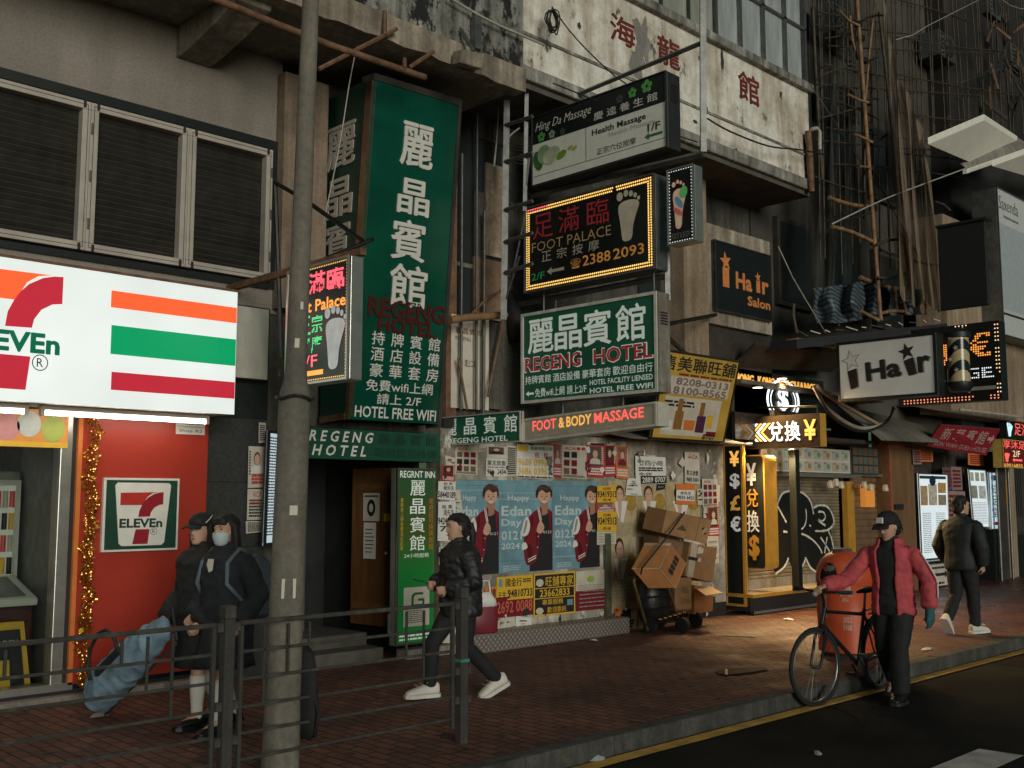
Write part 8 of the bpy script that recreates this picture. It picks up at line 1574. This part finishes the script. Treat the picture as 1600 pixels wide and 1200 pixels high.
# open red jacket: two fronts and a back as one shell, sleeves joined
jk = MB(); H = 1.7
Pj = [(.455, .096, .114), (.47, .1, .12), (.5, .098, .117), (.58, .09, .108), (.66, .088, .108), (.73, .092, .12), (.78, .088, .124), (.805, .086, .118), (.825, .07, .09)]
outer = []; gap = 27
for z, rx, ry in Pj:
    rr = []; n = 30
    for k in range(n + 1):
        a = R(gap + (360 - 2 * gap) * k / n); rr.append(mn.w(mn.sx(z), 0, z) + mn.X * (rx * H * math.cos(a)) + mn.Y * (ry * H * math.sin(a)))
    for k in range(n, -1, -1):
        a = R(gap + (360 - 2 * gap) * k / n); rr.append(mn.w(mn.sx(z), 0, z) + mn.X * ((rx - .012) * H * math.cos(a)) + mn.Y * ((ry - .012) * H * math.sin(a)))
    outer.append(rr)
jk.loft(outer)
for q in ('L', 'R'): S, E, Wp = mn.arm_pts(q); sg = 1 if q == 'L' else -1; mn.limb(jk, [S + V((0, -sg * .02, 0)), S + V((0, 0, -.012)), S.lerp(E, .4), E, E.lerp(Wp, .5), Wp.lerp(E, .1), Wp], [.04, .045, .044, .04, .042, .042, .027], 14)
jk.loft([[mn.w(mn.sx(.84), 0, z) + mn.X * (r_ * H * math.cos(a)) + mn.Y * (r_ * 1.05 * H * math.sin(a)) for a in [R(40 + 280 * k / 14) for k in range(15)]] + [mn.w(mn.sx(.84), 0, z) + mn.X * ((r_ - .012) * H * math.cos(a)) + mn.Y * ((r_ - .012) * 1.05 * H * math.sin(a)) for a in [R(320 - 280 * k / 14) for k in range(15)]] for z, r_ in ((.82, .075), (.845, .066), (.865, .064))])
jo = solid(jk, 'red_jacket', m_rj, mn.t, .009, 1, .010, 11, .45)
for q in ('L', 'R'):
    S, E, Wp = mn.arm_pts(q); sg = 1 if q == 'L' else -1; MB().tube([mn.w(*(p + V((.012, sg * r_, .0)))) for p, r_ in ((S, .05), (S.lerp(E, .5), .056), (E, .053), (E.lerp(Wp, .6), .05))], .007, 6).build('white_stripe', m_white, jo, smooth=True)
mn.socks(m_blk); mn.hair('short'); mn.cap(m_blk, m_white); mn.shoes(m_bshoe, m_ink, 1.08)
gl_ = MB(); hp_ = mn.hand_pos('L'); gl_.ball(hp_, (.05, .042, .075), 14, 10); _, E, Wp = mn.arm_pts('L'); gl_.tube([mn.w(*Wp.lerp(E, .12)), mn.w(*Wp), hp_], [.042, .04, .046], 12)
dW = (mn.rot @ (Wp - E)).normalized()
for f in range(4): c = hp_ + mn.X * (.03 - .02 * f) - V((0, 0, .055)); gl_.tube([c, c - V((0, 0, .03)) + mn.Y * -.012, c - V((0, 0, .045)) + mn.Y * -.035], [.014, .013, .01], 8)
gl_.tube([hp_ + mn.X * .035 + V((0, 0, .01)), hp_ + mn.X * .06 - V((0, 0, .025)), hp_ + mn.X * .058 - V((0, 0, .055)) + mn.Y * -.015], [.016, .014, .01], 8)
solid(gl_, 'teal_glove', mat('teal_knit', (.03, .11, .13), .85, var=.3, scale=40), mn.t, .007, 2)
MB().tube([mn.hw(.092, sg, -.051) for sg in (-.022, -.01, .01, .022)], [.002, .004, .004, .002], 5).build('moustache', m_hair, mn.t)
# --- bicycle
bi = thing('bicycle', ((bF + bR_) / 2, bY, RZ), 'dark bicycle with straight handlebar pushed by the man in the red jacket', 'bicycle')
m_bk = mat('bike_paint', (.018, .02, .022), .3, .3, var=.3); m_rub = mat('rubber', (.012, .012, .012), .8); wz = RZ + wr
FA, RA_ = V((bF, bY, wz)), V((bR_, bY, wz))
fyaw = Matrix.Rotation(R(-9), 3, 'Z')
for c, rot in ((FA, fyaw), (RA_, Matrix.Identity(3))):
    P = lambda r, a: c + rot @ V((r * math.cos(a), 0, r * math.sin(a)))
    ty_ = MB().tube([P(wr - .018, 2 * math.pi * k / 40) for k in range(40)], .02, 8, closed=True).build('wheel', m_rub, bi, smooth=True)
    MB().tube([P(wr - .044, 2 * math.pi * k / 40) for k in range(40)], .01, 6, closed=True).build('rim', mat('rim_alloy', (.35, .35, .34), .3, .9), ty_, smooth=True)
    s_ = MB()
    for k in range(24): a = 2 * math.pi * k / 24; s_.tube([c + rot @ V((.018 * math.cos(a + (.6 if k % 2 else -.6)), .025 * (1 if k % 4 < 2 else -1), .018 * math.sin(a + .6))), P(wr - .05, a)], .0014, 4)
    s_.build('spokes', m_steel, ty_); MB().lathe(c, [(.0, -.045), (.016, -.045), (.022, -.02), (.016, 0), (.022, .02), (.016, .045), (.0, .045)], 12, 'Y').build('hub', m_steel, ty_, smooth=40)
BBk = V((bR_ - .43, bY, wz - .06)); ST = V((bR_ - .27, bY, wz + .44)); HTt, HTb = V((bF + .19, bY, wz + .5)), V((bF + .13, bY, wz + .36))
fm = MB()
for a, b_, r in ((HTt, HTb, .022), (HTt - V((-.005, 0, .03)), ST - V((0, 0, .05)), .017), (HTb, BBk, .021), (BBk, ST, .017), (BBk, RA_ + V((0, .05, 0)), .01), (BBk, RA_ - V((0, .05, 0)), .01), (ST - V((0, 0, .06)), RA_ + V((0, .05, 0)), .009), (ST - V((0, 0, .06)), RA_ - V((0, .05, 0)), .009)): fm.tube([a, b_], r, 10)
fm.build('frame', m_bk, bi, smooth=50); fk = MB(); fd = fyaw @ V((0, 1, 0))
for sg in (-1, 1): fk.tube([HTb - V((.005, 0, .01)), HTb + fd * sg * .055 - V((.012, 0, .05)), FA + fd * sg * .055], [.015, .017, .01], 8)
fk.build('fork', m_bk, bi, smooth=50); hbz = HTt + V((-.05, 0, .15)); MB().tube([HTt, HTt + V((-.012, 0, .07)), hbz], .014, 8).build('stem', m_bk, bi, smooth=50)
MB().tube([hbz - fd * .31 + V((.03, 0, .01)), hbz - fd * .08, hbz + fd * .08, hbz + fd * .31 + V((.03, 0, .01))], .012, 8).build('handlebar', m_bk, bi, smooth=50)
for sg in (-1, 1): MB().tube([hbz + fd * sg * .2 + V((.012, 0, .003)), hbz + fd * sg * .315 + V((.031, 0, .01))], .018, 10).build('grip', mat('grip_teal', (.02, .06, .07), .6) if sg < 0 else m_rub, bi, smooth=50); MB().tube([hbz + fd * sg * .17, hbz + fd * sg * .24 + V((-.05, 0, -.01))], .006, 6).build('brake_lever', m_steel, bi)
MB().ball(hbz + V((-.06, .03, -.02)), (.03, .025, .025), 12, 8).build('front_lamp', mat('lamp_grey', (.3, .3, .28), .3), bi, smooth=True)
sdl = MB(); sc0 = ST + V((.03, 0, .17)); sdl.loft([ring(sc0 + V((x, 0, z)), h_, w_, V((0, 0, 1)), V((0, 1, 0)), 12) for x, w_, h_, z in ((-.15, .015, .012, -.005), (-.08, .025, .02, 0), (.0, .05, .025, .0), (.07, .075, .028, .01), (.11, .06, .022, .015))]); so_ = sdl.build('saddle', m_ink, bi, smooth=True); MB().tube([ST, sc0], .013, 8).build('seat_post', m_steel, bi, smooth=50)
ckm = MB(); ckm.lathe(BBk + V((0, -.05, 0)), [(.0, -.004), (.09, -.004), (.09, .004), (.0, .004)], 28, 'Y'); ck_o = ckm.build('chainring', m_steeld, bi, smooth=40)
for sg, a in ((-1, 2.4), (1, -.74)):
    e_ = BBk + V((.165 * math.cos(a), sg * .075, .165 * math.sin(a))); MB().tube([BBk + V((0, sg * .06, 0)), e_], .011, 8).build('crank', m_steel, ck_o); MB().obox(e_ + V((0, sg * .05, 0)), (.09, .08, .022), Matrix.Identity(3)).build('pedal', m_ink, ck_o)
MB().tube([BBk + V((0, -.05, .09)), RA_ + V((0, -.05, .035))], .004, 5).build('chain', m_steeld, bi); MB().tube([BBk + V((0, -.05, -.09)), RA_ + V((0, -.05, -.035))], .004, 5).build('chain', m_steeld, bi)
MB().tube([RA_ + V(((wr + .03) * math.cos(t), 0, (wr + .03) * math.sin(t))) for t in [R(a) for a in range(20, 165, 12)]], .018, 6).build('rear_mudguard', m_bk, bi, smooth=True); MB().tube([RA_ + V((.02, .06, .4)), RA_ + V((-.02, .06, .42)), RA_ + V((-.28, .05, .4))], .008, 6).build('rack', m_steel, bi); MB().tube([RA_ + V((.1, -.06, .4)), RA_ + V((-.28, -.05, .4))], .008, 6).build('rack', m_steel, bi)
# --- man walking away
fm_ = Person('person in black jacket and trousers with white shoes walking away past the menu boards', aZ(1508, 990, 0), -8, 1.74)
fm_.pose(lean=.02, head_yaw=-22, legs={'R': ((.05, -.045, .285), (.05, -.05, .055), (.14, -.075, .028)), 'L': ((-.02, .05, .27), (-.13, .055, .11), (-.09, .06, .03))}, arms={'R': ((-.02, -.17, .63), (.02, -.15, .5)), 'L': ((-.02, .17, .63), (.05, .15, .52))})
fm_.body(hands={'R': .6, 'L': .6}); fm_.trousers(m_blk, g=.006, wide=.004); fm_.jacket(mat('dark_jacket', (.012, .017, .018), .7, var=.4, scale=9), hem=.46, g=.024, sleeve=.02, folds=.006, fscale=7); fm_.socks(m_blk); fm_.hair('short'); fm_.shoes(m_wshoe, m_wshoe, 1.05)
# tidy helper properties
for o in bpy.data.objects:
    for k in ('_w', '_F'):
        if k in o: del o[k]
